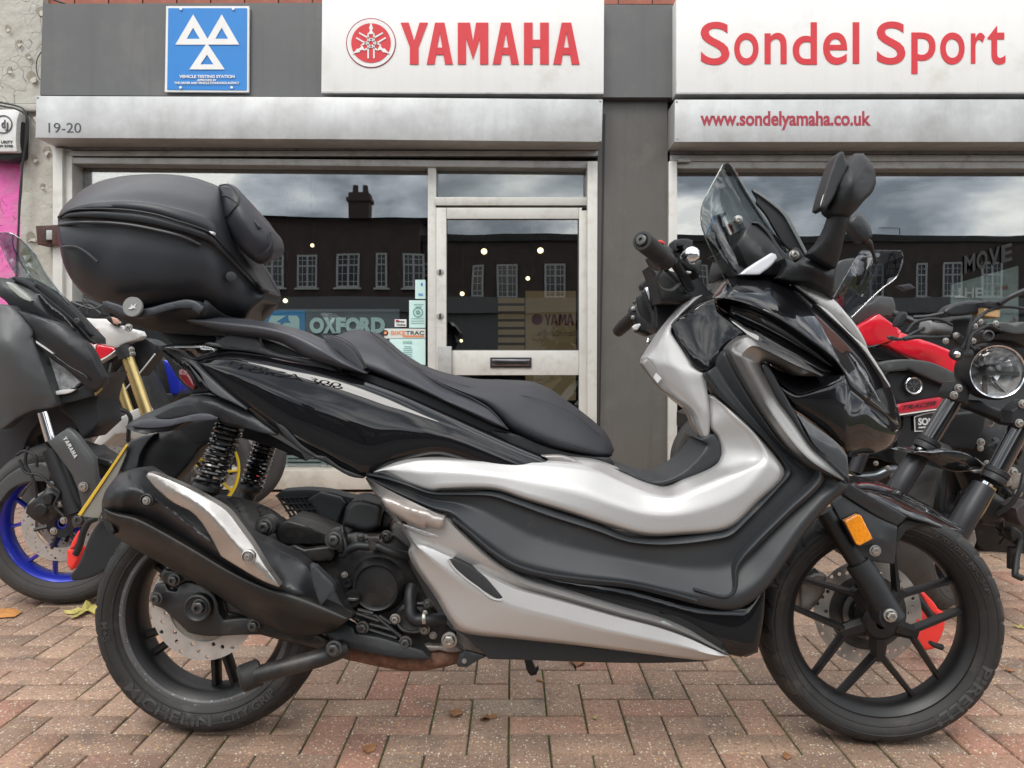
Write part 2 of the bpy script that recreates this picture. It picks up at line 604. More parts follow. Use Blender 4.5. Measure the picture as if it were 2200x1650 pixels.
# ------------------------------------------------------------------ materials
def M(name, col, rough=.5, metal=0.0, coat=0.0, coat_r=.05, spec=.5, var=0.0, vs=6.0, bump=0.0, bs=300.0, rv=0.0, emit=None, es=1.0,
      dirt=None, dirt_amt=0.0, ds=3.0, streak=0.0, bdist=.002, var2=None, v2s=40.0, v2lo=.55, v2hi=.7):
    m = bpy.data.materials.new(name)
    m.use_nodes = True
    t = m.node_tree
    b = t.nodes['Principled BSDF']
    c4 = tuple(col) + (1,)
    b.inputs['Base Color'].default_value = c4
    b.inputs['Roughness'].default_value = rough
    b.inputs['Metallic'].default_value = metal
    b.inputs['Specular IOR Level'].default_value = spec
    if coat:
        b.inputs['Coat Weight'].default_value = coat
        b.inputs['Coat Roughness'].default_value = coat_r
    if emit:
        b.inputs['Emission Color'].default_value = tuple(emit) + (1,)
        b.inputs['Emission Strength'].default_value = es
    L, N = t.links.new, t.nodes.new
    co = N('ShaderNodeTexCoord').outputs['Object']
    def noise(scale, detail=4, rough_=.6, vec=None):
        n = N('ShaderNodeTexNoise')
        n.inputs['Scale'].default_value = scale
        n.inputs['Detail'].default_value = detail
        n.inputs['Roughness'].default_value = rough_
        L(vec or co, n.inputs['Vector'])
        return n.outputs['Fac']
    def ramp(fac, p0, c0, p1, c1):
        r_ = N('ShaderNodeValToRGB')
        r_.color_ramp.elements[0].position = p0; r_.color_ramp.elements[0].color = c0
        r_.color_ramp.elements[1].position = p1; r_.color_ramp.elements[1].color = c1
        L(fac, r_.inputs['Fac'])
        return r_.outputs['Color']
    cur = None
    if var:
        a = tuple(x * (1 - var) for x in col) + (1,)
        d_ = tuple(min(1, x * (1 + var)) for x in col) + (1,)
        cur = ramp(noise(vs), .32, a, .68, d_)
    def mixc(fac, c2):
        nonlocal cur
        mxn = N('ShaderNodeMixRGB')
        L(fac, mxn.inputs['Fac'])
        if cur is not None: L(cur, mxn.inputs['Color1'])
        else: mxn.inputs['Color1'].default_value = c4
        mxn.inputs['Color2'].default_value = tuple(c2) + (1,)
        cur = mxn.outputs['Color']
    if var2 is not None:
        mixc(ramp(noise(v2s, 2), v2lo, (0, 0, 0, 1), v2hi, (1, 1, 1, 1)), var2)
    if dirt is not None:
        mixc(ramp(noise(ds, 8, .7), .62 - dirt_amt * .3, (0, 0, 0, 1), .9 - dirt_amt * .2, (1, 1, 1, 1)), dirt)
    if streak:
        mpn = N('ShaderNodeMapping'); mpn.inputs['Scale'].default_value = (14, 14, .9); L(co, mpn.inputs['Vector'])
        sk = ramp(noise(1.0, 5, .65, mpn.outputs['Vector']), .5, (0, 0, 0, 1), .72, (streak, streak, streak, 1))
        mixc(sk, tuple(x * .55 for x in col))
    if cur is not None: L(cur, b.inputs['Base Color'])
    if rv:
        mr = N('ShaderNodeMapRange')
        mr.inputs['To Min'].default_value = max(.02, rough - rv); mr.inputs['To Max'].default_value = min(1, rough + rv)
        L(noise(vs * 2.3, 6), mr.inputs['Value'])
        L(mr.outputs['Result'], b.inputs['Roughness'])
    if bump:
        bn = N('ShaderNodeBump')
        bn.inputs['Strength'].default_value = bump
        bn.inputs['Distance'].default_value = bdist
        L(noise(bs, 3), bn.inputs['Height'])
        L(bn.outputs['Normal'], b.inputs['Normal'])
    return m

def glassy(name, tint, refl=.1, rough=0.0, wav=0):
    m = bpy.data.materials.new(name); m.use_nodes = True
    t = m.node_tree; t.nodes.clear()
    L, N = t.links.new, t.nodes.new
    o = N('ShaderNodeOutputMaterial'); mxs = N('ShaderNodeMixShader')
    tr_ = N('ShaderNodeBsdfTransparent'); gl = N('ShaderNodeBsdfGlossy'); fz = N('ShaderNodeLayerWeight'); ad = N('ShaderNodeMath')
    tr_.inputs['Color'].default_value = tuple(tint) + (1,)
    gl.inputs['Roughness'].default_value = rough
    gl.inputs['Color'].default_value = (1, 1, 1, 1)
    pw = N('ShaderNodeMath'); pw.operation = 'POWER'; pw.inputs[1].default_value = 5.0
    ad.operation = 'ADD'; ad.inputs[1].default_value = refl; ad.use_clamp = True
    fz.inputs['Blend'].default_value = .5
    L(fz.outputs['Facing'], pw.inputs[0]); L(pw.outputs[0], ad.inputs[0]); L(ad.outputs[0], mxs.inputs[0])
    if wav:
        co = N('ShaderNodeTexCoord'); nz = N('ShaderNodeTexNoise'); bp = N('ShaderNodeBump')
        nz.inputs['Scale'].default_value = 1.6; nz.inputs['Detail'].default_value = 1
        bp.inputs['Strength'].default_value = 1; bp.inputs['Distance'].default_value = wav
        L(co.outputs['Object'], nz.inputs['Vector']); L(nz.outputs['Fac'], bp.inputs['Height']); L(bp.outputs['Normal'], gl.inputs['Normal'])
    L(tr_.outputs[0], mxs.inputs[1]); L(gl.outputs[0], mxs.inputs[2]); L(mxs.outputs[0], o.inputs['Surface'])
    return m
# ================================================================== materials of the setting
YF = 5.1                                        # distance of the shop front
m_fascia = M('grey_fascia_paint', (.115, .115, .115), .45, streak=.25, var=.08, vs=2, dirt=(.16, .155, .145), dirt_amt=.3, ds=2)
m_pillar = M('brown_grey_cladding', (.105, .098, .088), .42, streak=.35, var=.08, vs=3, dirt=(.16, .15, .135), dirt_amt=.3, ds=4)
m_white = M('sign_white', (.80, .795, .775), .4, streak=.10, var=.02, vs=2, dirt=(.62, .60, .54), dirt_amt=.25, ds=3)
m_red = M('sign_red', (.62, .028, .038), .45, var=.04, vs=8)
m_darkred = M('vinyl_dark_red', (.36, .035, .06), .5, var=.05, vs=20)
m_alu = M('brushed_aluminium', (.56, .57, .57), .45, streak=.2, metal=.35, var=.12, vs=3, dirt=(.36, .36, .35), dirt_amt=.75, ds=2.2, rv=.1)
m_galv = M('galvanised_steel', (.42, .42, .41), .5, metal=.4, var=.1, vs=8, dirt=(.22, .20, .17), dirt_amt=.4, ds=9)
m_frame = M('anodised_frame', (.60, .59, .55), .42, metal=.15, var=.05, vs=5, dirt=(.42, .39, .33), dirt_amt=.35, ds=8, bump=.05, bs=60)
m_frame_edge = M('frame_gasket', (.05, .05, .05), .6)
m_slat = M('shutter_steel', (.22, .22, .225), .5, metal=.3, var=.1, vs=10, dirt=(.06, .06, .06), dirt_amt=.45, ds=14)
m_dark = M('dark_plastic', (.02, .02, .022), .5)
m_black_text = M('vinyl_dark_grey', (.06, .065, .075), .5)
m_blue = M('sign_blue', (.02, .215, .60), .4, var=.03, vs=6)
m_sill = M('painted_sill', (.50, .46, .40), .6, var=.08, vs=6, dirt=(.30, .26, .2), dirt_amt=.5, ds=7)
m_glass = glassy('shop_glass', (.84, .88, .88), .18, wav=.0011)
m_doorglass = glassy('door_glass', (.82, .84, .82), .16, wav=.0011)

def plaster(name, col, crack=True):
    m = M(name, col, .8, var=.10, vs=6, dirt=(.30, .27, .22), dirt_amt=.55, ds=6, bump=.9, bs=16, bdist=.012)
    t = m.node_tree; L, N = t.links.new, t.nodes.new
    b = t.nodes['Principled BSDF']
    prev = b.inputs['Base Color'].links[0].from_socket
    co = N('ShaderNodeTexCoord').outputs['Object']
    n = N('ShaderNodeTexNoise'); n.inputs['Scale'].default_value = 4; n.inputs['Detail'].default_value = 6
    L(co, n.inputs['Vector'])
    ad = N('ShaderNodeMixRGB'); ad.blend_type = 'ADD'; ad.inputs['Fac'].default_value = .22
    L(co, ad.inputs['Color1']); L(n.outputs['Color'], ad.inputs['Color2'])
    v = N('ShaderNodeTexVoronoi'); v.feature = 'DISTANCE_TO_EDGE'; v.inputs['Scale'].default_value = 9
    L(ad.outputs['Color'], v.inputs['Vector'])
    r_ = N('ShaderNodeValToRGB'); r_.color_ramp.elements[0].position = .0; r_.color_ramp.elements[0].color = (1, 1, 1, 1)
    r_.color_ramp.elements[1].position = .011; r_.color_ramp.elements[1].color = (0, 0, 0, 1)
    L(v.outputs['Distance'], r_.inputs['Fac'])
    msk = N('ShaderNodeTexNoise'); msk.inputs['Scale'].default_value = 3.1
    L(co, msk.inputs['Vector'])
    mr = N('ShaderNodeMath'); mr.operation = 'GREATER_THAN'; mr.inputs[1].default_value = .5
    L(msk.outputs['Fac'], mr.inputs[0])
    mm = N('ShaderNodeMath'); mm.operation = 'MULTIPLY'
    L(r_.outputs['Color'], mm.inputs[0]); L(mr.outputs[0], mm.inputs[1])
    c = N('ShaderNodeMixRGB'); c.inputs['Color2'].default_value = tuple(x * .5 for x in col) + (1,)
    L(mm.outputs[0], c.inputs['Fac']); L(prev, c.inputs['Color1']); L(c.outputs['Color'], b.inputs['Base Color'])
    bp = N('ShaderNodeBump'); bp.inputs['Strength'].default_value = .8; bp.inputs['Distance'].default_value = .006; bp.invert = True
    L(mm.outputs[0], bp.inputs['Height'])
    L(b.inputs['Normal'].links[0].from_socket, bp.inputs['Normal']); L(bp.outputs['Normal'], b.inputs['Normal'])
    return m
m_render = plaster('flaking_cream_render', (.50, .48, .43))
m_pink = plaster('pink_wall_paint', (.80, .15, .47))

# ------------------------------------------------------------------ paving
def paver_material():
    m = bpy.data.materials.new('clay_paver'); m.use_nodes = True
    t = m.node_tree; L, N = t.links.new, t.nodes.new
    b = t.nodes['Principled BSDF']
    b.inputs['Roughness'].default_value = .82
    geo = N('ShaderNodeNewGeometry'); oi = N('ShaderNodeObjectInfo')
    s = N('ShaderNodeMath'); s.operation = 'ADD'; L(geo.outputs['Random Per Island'], s.inputs[0]); L(oi.outputs['Random'], s.inputs[1])
    fr = N('ShaderNodeMath'); fr.operation = 'FRACT'; L(s.outputs[0], fr.inputs[0])
    r_ = N('ShaderNodeValToRGB'); cr = r_.color_ramp; cr.interpolation = 'LINEAR'
    cols = [(0, (.27, .18, .125)), (.3, (.39, .25, .17)), (.55, (.32, .205, .145)), (.72, (.42, .275, .185)), (.95, (.39, .19, .13)), (1, (.31, .245, .175))]
    cr.elements[0].color = cols[0][1] + (1,); cr.elements[1].color = cols[-1][1] + (1,)
    for p, c in cols[1:-1]:
        e_ = cr.elements.new(p); e_.color = c + (1,)
    L(fr.outputs[0], r_.inputs['Fac'])
    pos = geo.outputs['Position']
    cur = r_.outputs['Color']
    def mix(fac, c2, cur):
        x = N('ShaderNodeMixRGB'); L(fac, x.inputs['Fac']); L(cur, x.inputs['Color1']); x.inputs['Color2'].default_value = c2 + (1,)
        return x.outputs['Color']
    def ramp(sock, p0, v0, p1, v1):
        q = N('ShaderNodeMapRange'); q.inputs['From Min'].default_value = p0; q.inputs['From Max'].default_value = p1
        q.inputs['To Min'].default_value = v0; q.inputs['To Max'].default_value = v1; L(sock, q.inputs['Value'])
        return q.outputs['Result']
    def noise(sc_, det=4):
        n = N('ShaderNodeTexNoise'); n.inputs['Scale'].default_value = sc_; n.inputs['Detail'].default_value = det; L(pos, n.inputs['Vector']); return n.outputs['Fac']
    # broad staining, fine sand
    cur = mix(ramp(noise(2.2, 6), .45, 0, .72, .6), (.13, .105, .085), cur)
    cur = mix(ramp(noise(7, 5), .58, 0, .68, .5), (.10, .09, .075), cur)
    cur = mix(ramp(noise(220, 2), .4, 0, .7, .5), (.20, .13, .10), cur)
    cur = mix(ramp(noise(90, 4), .52, 0, .7, .6), (.12, .085, .07), cur)
    # pale chips of aggregate in two sizes
    for sc_, thr, colr in ((190, .22, (.56, .49, .38)), (120, .20, (.64, .56, .44)), (95, .15, (.60, .36, .14)), (130, .13, (.04, .035, .03))):
        v = N('ShaderNodeTexVoronoi'); v.inputs['Scale'].default_value = sc_; v.inputs['Randomness'].default_value = 1
        mpn = N('ShaderNodeMapping'); mpn.inputs['Location'].default_value = (sc_ * .37, sc_ * .11, 0); mpn.inputs['Scale'].default_value = (1, .75, 1)
        L(pos, mpn.inputs['Vector']); L(mpn.outputs['Vector'], v.inputs['Vector'])
        sep = N('ShaderNodeSeparateColor'); L(v.outputs['Color'], sep.inputs[0])
        # only some cells carry a chip, each of its own size
        a_ = N('ShaderNodeMath'); a_.operation = 'MULTIPLY'; a_.inputs[1].default_value = thr * 1.7; L(sep.outputs[0], a_.inputs[0])
        lt = N('ShaderNodeMath'); lt.operation = 'LESS_THAN'; L(v.outputs['Distance'], lt.inputs[0]); L(a_.outputs[0], lt.inputs[1])
        g_ = N('ShaderNodeMath'); g_.operation = 'GREATER_THAN'; g_.inputs[1].default_value = .42; L(sep.outputs[1], g_.inputs[0])
        mm = N('ShaderNodeMath'); mm.operation = 'MULTIPLY'; L(lt.outputs[0], mm.inputs[0]); L(g_.outputs[0], mm.inputs[1])
        m2 = N('ShaderNodeMath'); m2.operation = 'MULTIPLY'; L(mm.outputs[0], m2.inputs[0]); m2.inputs[1].default_value = .85
        cur = mix(m2.outputs[0], colr, cur)
    L(cur, b.inputs['Base Color'])
    bp = N('ShaderNodeBump'); bp.inputs['Strength'].default_value = .6; bp.inputs['Distance'].default_value = .002
    L(noise(160, 4), bp.inputs['Height']); L(bp.outputs['Normal'], b.inputs['Normal'])
    return m
m_paver = paver_material()

def joint_material():
    m = M('mossy_joint_sand', (.065, .055, .038), .95, var=.3, vs=60, bump=1, bs=500, bdist=.004)
    t = m.node_tree; L, N = t.links.new, t.nodes.new
    b = t.nodes['Principled BSDF']; prev = b.inputs['Base Color'].links[0].from_socket
    co = N('ShaderNodeNewGeometry').outputs['Position']
    n = N('ShaderNodeTexNoise'); n.inputs['Scale'].default_value = 3.5; n.inputs['Detail'].default_value = 9; n.inputs['Roughness'].default_value = .75
    L(co, n.inputs['Vector'])
    mr = N('ShaderNodeMapRange'); mr.inputs['From Min'].default_value = .44; mr.inputs['From Max'].default_value = .54; L(n.outputs['Fac'], mr.inputs['Value'])
    c = N('ShaderNodeMixRGB'); c.inputs['Color2'].default_value = (.085, .115, .03, 1)
    L(mr.outputs['Result'], c.inputs['Fac']); L(prev, c.inputs['Color1']); L(c.outputs['Color'], b.inputs['Base Color'])
    return m
m_joint = joint_material()

PT = 0.0915; PX0 = -.0988; PY0 = 1.886
g = MB().box((-14, -34, -.06), (14, 7, -.005))
ground = g.build('ground', m_joint, None, smooth=False)
tag(ground, 'sand and moss bed under the brick paving', kind='structure')
pav = MB()
ORG_PAV = Vector((0, 3, 0))
def brick_mesh(lx, ly):
    bm = bmesh.new()
    bmesh.ops.create_cube(bm, size=1)
    for v in bm.verts:
        v.co = Vector((v.co.x * (lx - .0045), v.co.y * (ly - .0045), v.co.z * .05 - .025))
    bmesh.ops.bevel(bm, geom=[e_ for e_ in bm.edges if all(v.co.z > -.01 for v in e_.verts)] + [e_ for e_ in bm.edges if abs(e_.verts[0].co.z - e_.verts[1].co.z) > .01],
                    offset=.0028, segments=1, affect='EDGES')
    me = bpy.data.meshes.new('brick'); bm.to_mesh(me); bm.free(); me.materials.append(m_paver)
    me.polygons.foreach_set('use_smooth', [True] * len(me.polygons)); me.set_sharp_from_angle(angle=R(60))
    return me
me_h, me_v = brick_mesh(2 * PT, PT), brick_mesh(PT, 2 * PT)
cells = []
for j in range(-14, 37):
    for i in range(-60, 61):
        k = (i + j) % 4
        if k == 0: cells.append((PX0 + (i + 1) * PT, PY0 + (j + .5) * PT, 0))
        elif k == 2: cells.append((PX0 + (i + .5) * PT, PY0 + (j + 1) * PT, 1))
def in_view(x, y):
    return 1.66 < y < YF and abs(x) < (1100 / F) * y + .05
cells = [c for c in cells if c[1] < YF + .12 ]
vis = sorted([c for c in cells if in_view(c[0], c[1])], key=lambda c: c[1])
near = set(vis[:298])
paving = tag(bpy.data.objects.new('brick_paving', None), None, None, None, 'structure')
COL.objects.link(paving)
paving['label'] = 'red and brown brick pavers laid in a herringbone'
ORG[paving.name] = Vector()
rs = random.Random(3)
restv, restf = [], []
for c in cells:
    dz = rs.uniform(-.0016, .0016); rx, ry, rz = rs.uniform(-.007, .007), rs.uniform(-.007, .007), rs.uniform(-.009, .009)
    me = me_v if c[2] else me_h
    if c in near:
        o = bpy.data.objects.new('brick', me); COL.objects.link(o); o.parent = paving
        o.location = (c[0], c[1], dz); o.rotation_euler = (rx, ry, rz)
    else:
        mt = Matrix.Translation((c[0], c[1], dz)) @ Matrix.Rotation(rz, 4, 'Z')
        b0 = len(restv)
        restv += [mt @ v.co for v in me.vertices]
        restf += [tuple(b0 + i for i in p.vertices) for p in me.polygons]
o = mesh_obj('paving_bricks', restv, restf, m_paver, paving, smooth=False, recalc=False)
o['kind'] = 'stuff'
# road surface behind the photographer (only seen mirrored in glass and paint)
m_road = M('asphalt', (.055, .055, .056), .85, var=.2, vs=20)
rd = MB().box((-40, -20, -.05), (40, -3.2, -.002)).build('road', m_road, None, smooth=False); tag(rd, 'grey asphalt road in front of the shops', kind='structure')
m_side = M('concrete_paving', (.11, .105, .10), .85, var=.15, vs=5)
fc_ = MB().box((-14, -3.2, -.05), (14, .6, -.001)).build('pavement', m_side, None, smooth=False); tag(fc_, 'grey pavement between the brick forecourt and the road', kind='structure')
pvm = MB().box((-40, -24, -.02), (40, -20, .12)).build('pavement', m_side, None, smooth=False); tag(pvm, 'far pavement across the road', kind='structure')

# ------------------------------------------------------------------ shop front
def T(name, px, py, Y, label, cat, group=None):
    return thing(name, P(px, py, Y), label, cat, group)

# fascia and pillar
fas = T('shop_fascia', 740, 205, 5.0, 'dark grey fascia boarding behind the shop signs', 'fascia')
slab('fascia_panel', [(92, 8), (700, 6), (700, 208), (86, 204)], 5.0, .12, m_fascia, fas)
slab('fascia_panel', [(700, 8), (1458, 10), (1458, 209), (700, 208)], 5.0, .12, m_fascia, fas)
slab('fascia_panel', [(1458, 10), (2600, 6), (2600, 209), (1458, 209)], 5.0, .12, m_fascia, fas)
slab('backing_board', [(86, 206), (2600, 211), (2600, 340), (120, 340)], 5.14, .1, m_dark, fas)
pil = T('shop_pillar', 1360, 1045, 5.06, 'brown grey clad pillar between the two shop windows', 'pillar')
slab('cladding_panel', [(1284, 209), (1434, 209), (1436, 1052), (1284, 1052)], 5.06, .25, m_pillar, pil)
slab('edge_strip', [(1296, 245), (1301, 245), (1287, 1050), (1284, 1050)], 5.055, .01, m_dark, pil)
# maker's sign
s1 = T('shop_sign', 995, 199, 4.9, 'white sign box with a round red emblem and large red letters', 'sign')
slab('sign_box', [(692, -6), (1298, -4), (1297, 200), (690, 198)], 4.88, .14, m_white, s1, bevel=.004)
slab('edge_strip', [(690, 197), (1297, 199), (1297, 202), (690, 200)], 4.876, .12, m_galv, s1)
def YA():
    t = .26
    Yp = [(0, 1), (.30, 1), (.5, .57), (.70, 1), (1, 1), (.66, .41), (.66, 0), (.34, 0), (.34, .41)]
    Y_ = polys([(0, 1), (.30, 1), (.5, .57), (.66, .41), (.34, .41)], [(.5, .57), (.70, 1), (1, 1), (.66, .41)], [(.34, .41), (.66, .41), (.66, 0), (.34, 0)])
    A_ = polys([(.32, 1), (.5, 1), (.5, .76), (.30, 0), (0, 0)], [(.5, 1), (.68, 1), (1, 0), (.70, 0), (.5, .76)], [(.40, .40), (.60, .40), (.645, .23), (.355, .23)])
    M_ = polys([(0, 0), (0, 1), (.27, 1), (.27, 0)], [(.73, 0), (.73, 1), (1, 1), (1, 0)], [(.27, 1), (.40, 1), (.5, .55), (.5, .12), (.27, .62)], [(.73, 1), (.60, 1), (.5, .55), (.5, .12), (.73, .62)])
    H_ = polys([(0, 0), (0, 1), (.35, 1), (.35, 0)], [(.65, 0), (.65, 1), (1, 1), (1, 0)], [(.35, .41), (.35, .59), (.65, .59), (.65, .41)])
    return {'Y': Y_, 'A': A_, 'M': M_, 'H': H_}
BL = YA()
zt1 = zoomer(650, 0, S_); zt2 = zoomer(1400, 0, 2.75); zt0 = zoomer(0, 0, S_)
frs = plane(4.88)
for ch, a, b in (('Y', 662, 845), ('A', 838, 1015), ('M', 1048, 1254), ('A', 1284, 1462), ('H', 1495, 1663), ('A', 1693, 1871)):
    (x0, y0), (x1, y1) = zt1((a, 152), (b, 433))
    lettering('letter', ch, x0, y0, x1, y1, m_red, s1, frs, .006, poly=BL[ch])
def disc_poly(cx, cy, r, n=48): return [(cx + r * math.cos(2 * math.pi * i / n), cy + r * math.sin(2 * math.pi * i / n)) for i in range(n)]
ex, ey = 650 + 462 / S_, 290 / S_
emb = slab('emblem', disc_poly(ex, ey, 53.5), 4.876, .01, m_darkred, s1)
slab('emblem_ring', disc_poly(ex, ey, 51.5), 4.873, .01, m_white, emb)
slab('emblem_disc', disc_poly(ex, ey, 42.5), 4.870, .01, m_red, emb)
mbf = MB()
frm = plane(4.866)
for k in range(3):
    a = math.radians(90 + 120 * k)
    def q(u, v):     # u along the fork axis, v across
        return (ex + u * math.cos(a) - v * math.sin(a), ey - u * math.sin(a) - v * math.cos(a))
    for poly in ([(46, 0), (36, 2.8), (32, 4.5), (28, 2.2), (28, -2.2), (32, -4.5), (36, -2.8)], [(28, -2.2), (28, 2.2), (22, 4), (22, -4)],
                 [(22, -6.6), (22, 6.6), (19, 7.4), (19, -7.4)], [(20, 4.6), (20, 7.8), (-33, 7.8), (-33, 4.6)], [(20, -4.6), (20, -7.8), (-33, -7.8), (-33, -4.6)]):
        f_ = [frm(*q(u, v)) for u, v in poly]
        mbf.prism(f_, [p + Vector((0, .004, 0)) for p in f_])
mbf.build('tuning_fork_mark', m_white, emb, smooth=False)

s2 = T('shop_sign', 1830, 198, 4.9, 'white sign box lettered with the dealer name in red, over the right window', 'sign')
slab('sign_box', [(1453, -4), (2600, -6), (2600, 197), (1453, 199)], 4.88, .14, m_white, s2, bevel=.004)
slab('edge_strip', [(1453, 199), (2600, 197), (2600, 200), (1453, 202)], 4.876, .12, m_galv, s2)
for word, a, b, top, bot in (('S', 290, 460, 128, 383), ('o', 488, 632, 193, 383), ('n', 668, 798, 193, 377), ('d', 834, 977, 131, 381), ('e', 1014, 1156, 191, 381), ('l', 1189, 1227, 131, 375),
                             ('S', 1331, 1500, 126, 380), ('p', 1536, 1678, 191, 436), ('o', 1706, 1850, 191, 380), ('r', 1888, 1970, 193, 375), ('t', 1986, 2091, 150, 381)):
    (x0, y0), (x1, y1) = zt2((a, top), (b, bot))
    lettering('letter', word, x0, y0, x1, y1, m_red, s2, frs, .004, bold=.010)

# vehicle testing sign
s3 = T('testing_station_sign', 445, 197, 4.98, 'blue square sign with three white triangles on the grey fascia', 'sign')
slab('sign_plate', [(357, 13), (535, 13), (534, 198), (354, 197)], 4.97, .02, m_white, s3)
slab('sign_face', [(361.5, 17.5), (530.5, 17.5), (530, 193.5), (359, 192.5)], 4.966, .006, m_blue, s3)
fr3 = plane(4.962)
def tri_ring(cx, top, w2, h, dy=0):
    o_ = [(cx, top), (cx + w2, top + h), (cx - w2, top + h)]
    g_ = (cx, top + h * .667)
    i_ = [(g_[0] + (x - g_[0]) * .37, g_[1] + (y - g_[1]) * .37 + 1.2) for x, y in o_]
    m_ = MB()
    for k in range(3):
        f_ = [v + Vector((0, -dy, 0)) for v in (fr3(*o_[k]), fr3(*o_[(k + 1) % 3]), fr3(*i_[(k + 1) % 3]), fr3(*i_[k]))]
        m_.prism(f_, [p + Vector((0, .003, 0)) for p in f_])
    m_.build('triangle_mark', m_white, s3, smooth=False)
tri_ring(1304 / S_, 97 / S_, 37.5 * 1.02, 65)
tri_ring(1497 / S_, 97 / S_, 37.5, 65, .0006)
tri_ring(1398 / S_, 290 / S_, 38, 57, .0012)
for t_, a, b, c, d, bo in (('VEHICLE TESTING STATION', 1210, 506, 1584, 527, .03), ('APPROVED BY', 1331, 534, 1462, 548, .03), ('THE DRIVER AND VEHICLE STANDARDS AGENCY', 1177, 552, 1616, 568, .03)):
    (x0, y0), (x1, y1) = zt0((a, b), (c, d))
    lettering('sign_text', t_, x0, y0, x1, y1, m_white, s3, fr3, .002, bold=bo)
for x, y in ((1221, 62), (1575, 62), (1220, 592), (1565, 592)):
    MB().lathe(fr3(x / S_, y / S_), (0, -1, 0), [(.009, 0), (.008, .004), (0, .006)], 12).build('fixing_screw', m_white, s3)

# roller shutter boxes
def shutter_box(front, label, lx):
    t = T('shutter_box', front[0][0] + 300, front[2][1], 4.85, label, 'shutter box', 'roller shutter boxes over the windows')
    slab('housing', front, 4.85, .245, m_alu, t, bevel=.003)
    return t
b1 = shutter_box([(78, 206), (700, 208.5), (1295, 213.5), (1293, 305), (700, 299), (76, 296)], 'long weathered aluminium shutter box numbered at its left end, above the door', 0)
lettering('number', '19-20', 104, 264, 174, 285, m_black_text, b1, plane(4.85), .002, bold=-.004)
for x, y in ((81, 209), (1290, 217), (1290, 302)):
    MB().lathe(P(x, y, 4.85), (0, -1, 0), [(.008, 0), (.006, .004), (0, .005)], 10).build('rivet', m_galv, b1)
b2 = shutter_box([(1450, 214), (2600, 213), (2600, 305), (1449, 305)], 'weathered aluminium shutter box with a red web address, above the right window', 0)
for x, y in ((1454, 218), (1455, 297)):
    MB().lathe(P(x, y, 4.85), (0, -1, 0), [(.008, 0), (.006, .004), (0, .005)], 10).build('rivet', m_galv, b2)
(x0, y0), (x1, y1) = zt2((288, 656), (1295, 769))
lettering('web_address', 'www.sondelyamaha.co.uk', x0, y0, x1, y1, m_darkred, b2, plane(4.85), .002, bold=.028, space=1.0)

def shutter(x0, x1, ytop, ybot, label, right=False):
    t = T('roller_shutter', (x0 + x1) / 2, ybot, 5.06, label, 'roller shutter', 'raised roller shutters')
    n = 3
    for k in range(n):
        a = ytop + (ybot - ytop) * k / n; b = ytop + (ybot - ytop) * (k + 1) / n
        slab('slat', rect(x0, a, x1, b - 1), 5.06 - .012 * (k == n - 1), .04, m_slat if k < n - 1 else m_galv, t, bevel=.003)
    return t
sh1 = shutter(118, 1285, 300, 336, 'raised grey shutter slats peeping out below the numbered box')
sh2 = shutter(1440, 2600, 305, 347, 'raised grey shutter slats above the right window')

# ---- left window unit
win = T('shop_window', 540, 1052, YF, 'wide shop window in a pale metal frame left of the door', 'shop window')
slab('frame', [(113, 318), (134, 318), (134, 1055), (113, 1055)], 5.02, .14, m_frame, win, bevel=.004)
slab('frame', [(136, 318), (155, 322), (155, 1055), (136, 1055)], 5.05, .14, m_frame, win, bevel=.004)
slab('frame', [(155, 338), (1262, 346), (1262, 361), (155, 351)], 5.05, .12, m_galv, win, bevel=.004)
slab('frame', rect(919, 356, 937, 1056), 5.07, .12, m_frame, win, bevel=.003)
slab('sill', rect(155, 1011, 925, 1052), 5.03, .2, m_sill, win, bevel=.006)
slab('pane', rect(155, 345, 920, 1013), 5.17, .008, m_glass, win)
slab('shade_band', rect(158, 352, 918, 374), 5.2, .1, m_dark, win)  # dark strip stands in for the shutter box's dark reflection in the pane
slab('side_dark_strip', rect(158, 352, 187, 1011), 5.2, .1, m_dark, win)  # dark strip down the pane's left edge
slab('threshold', rect(919, 1040, 1284, 1054), 5.02, .2, m_galv, win)
# ---- door
door = T('shop_door', 1100, 1050, YF, 'pale metal framed glass door with a letter slot, between window and pillar', 'door')
slab('door_frame', [(1262, 346), (1284, 346), (1282, 1052), (1262, 1052)], 5.0, .16, m_frame, door, bevel=.004)
slab('transom', rect(934, 423, 1263, 441), 5.05, .12, m_frame, door, bevel=.004)
m_blind = M('roller_blind', (.36, .37, .34), .8, var=.06, vs=4)
slab('blind', rect(938, 364, 1261, 423), 5.2, .03, m_blind, door)
slab('transom_pane', rect(938, 355, 1261, 423), 5.15, .006, m_doorglass, door)
slab('closer', rect(1250, 441, 1263, 452), 5.06, .06, m_dark, door)
slab('left_stile', rect(937, 446, 959, 1046), 5.06, .05, m_frame, door, bevel=.003)
slab('right_stile', rect(1244, 446, 1261, 1046), 5.06, .05, m_frame, door, bevel=.003)
slab('top_rail', rect(959.5, 446, 1243.5, 470), 5.061, .05, m_frame, door, bevel=.003)
slab('middle_rail', rect(959.5, 753, 1243.5, 806), 5.061, .05, m_frame, door, bevel=.003)
slab('bottom_rail', rect(959.5, 1000, 1243.5, 1046), 5.061, .05, m_frame, door, bevel=.003)
slab('upper_pane', rect(957, 468, 1246, 755), 5.085, .006, m_doorglass, door)
slab('lower_pane', rect(957, 804, 1246, 1002), 5.085, .006, m_doorglass, door)
for k, (a, b, c, d) in enumerate(((957.5, 469, 1243, 471.5), (957.5, 751, 1243, 753.5), (958, 471, 960.5, 752), (1241.5, 471, 1244, 752))):
    slab('gasket', rect(a, b, c, d), 5.075, .02, m_frame_edge, door)
m_chrome = M('chrome', (.75, .75, .76), .12, metal=1)
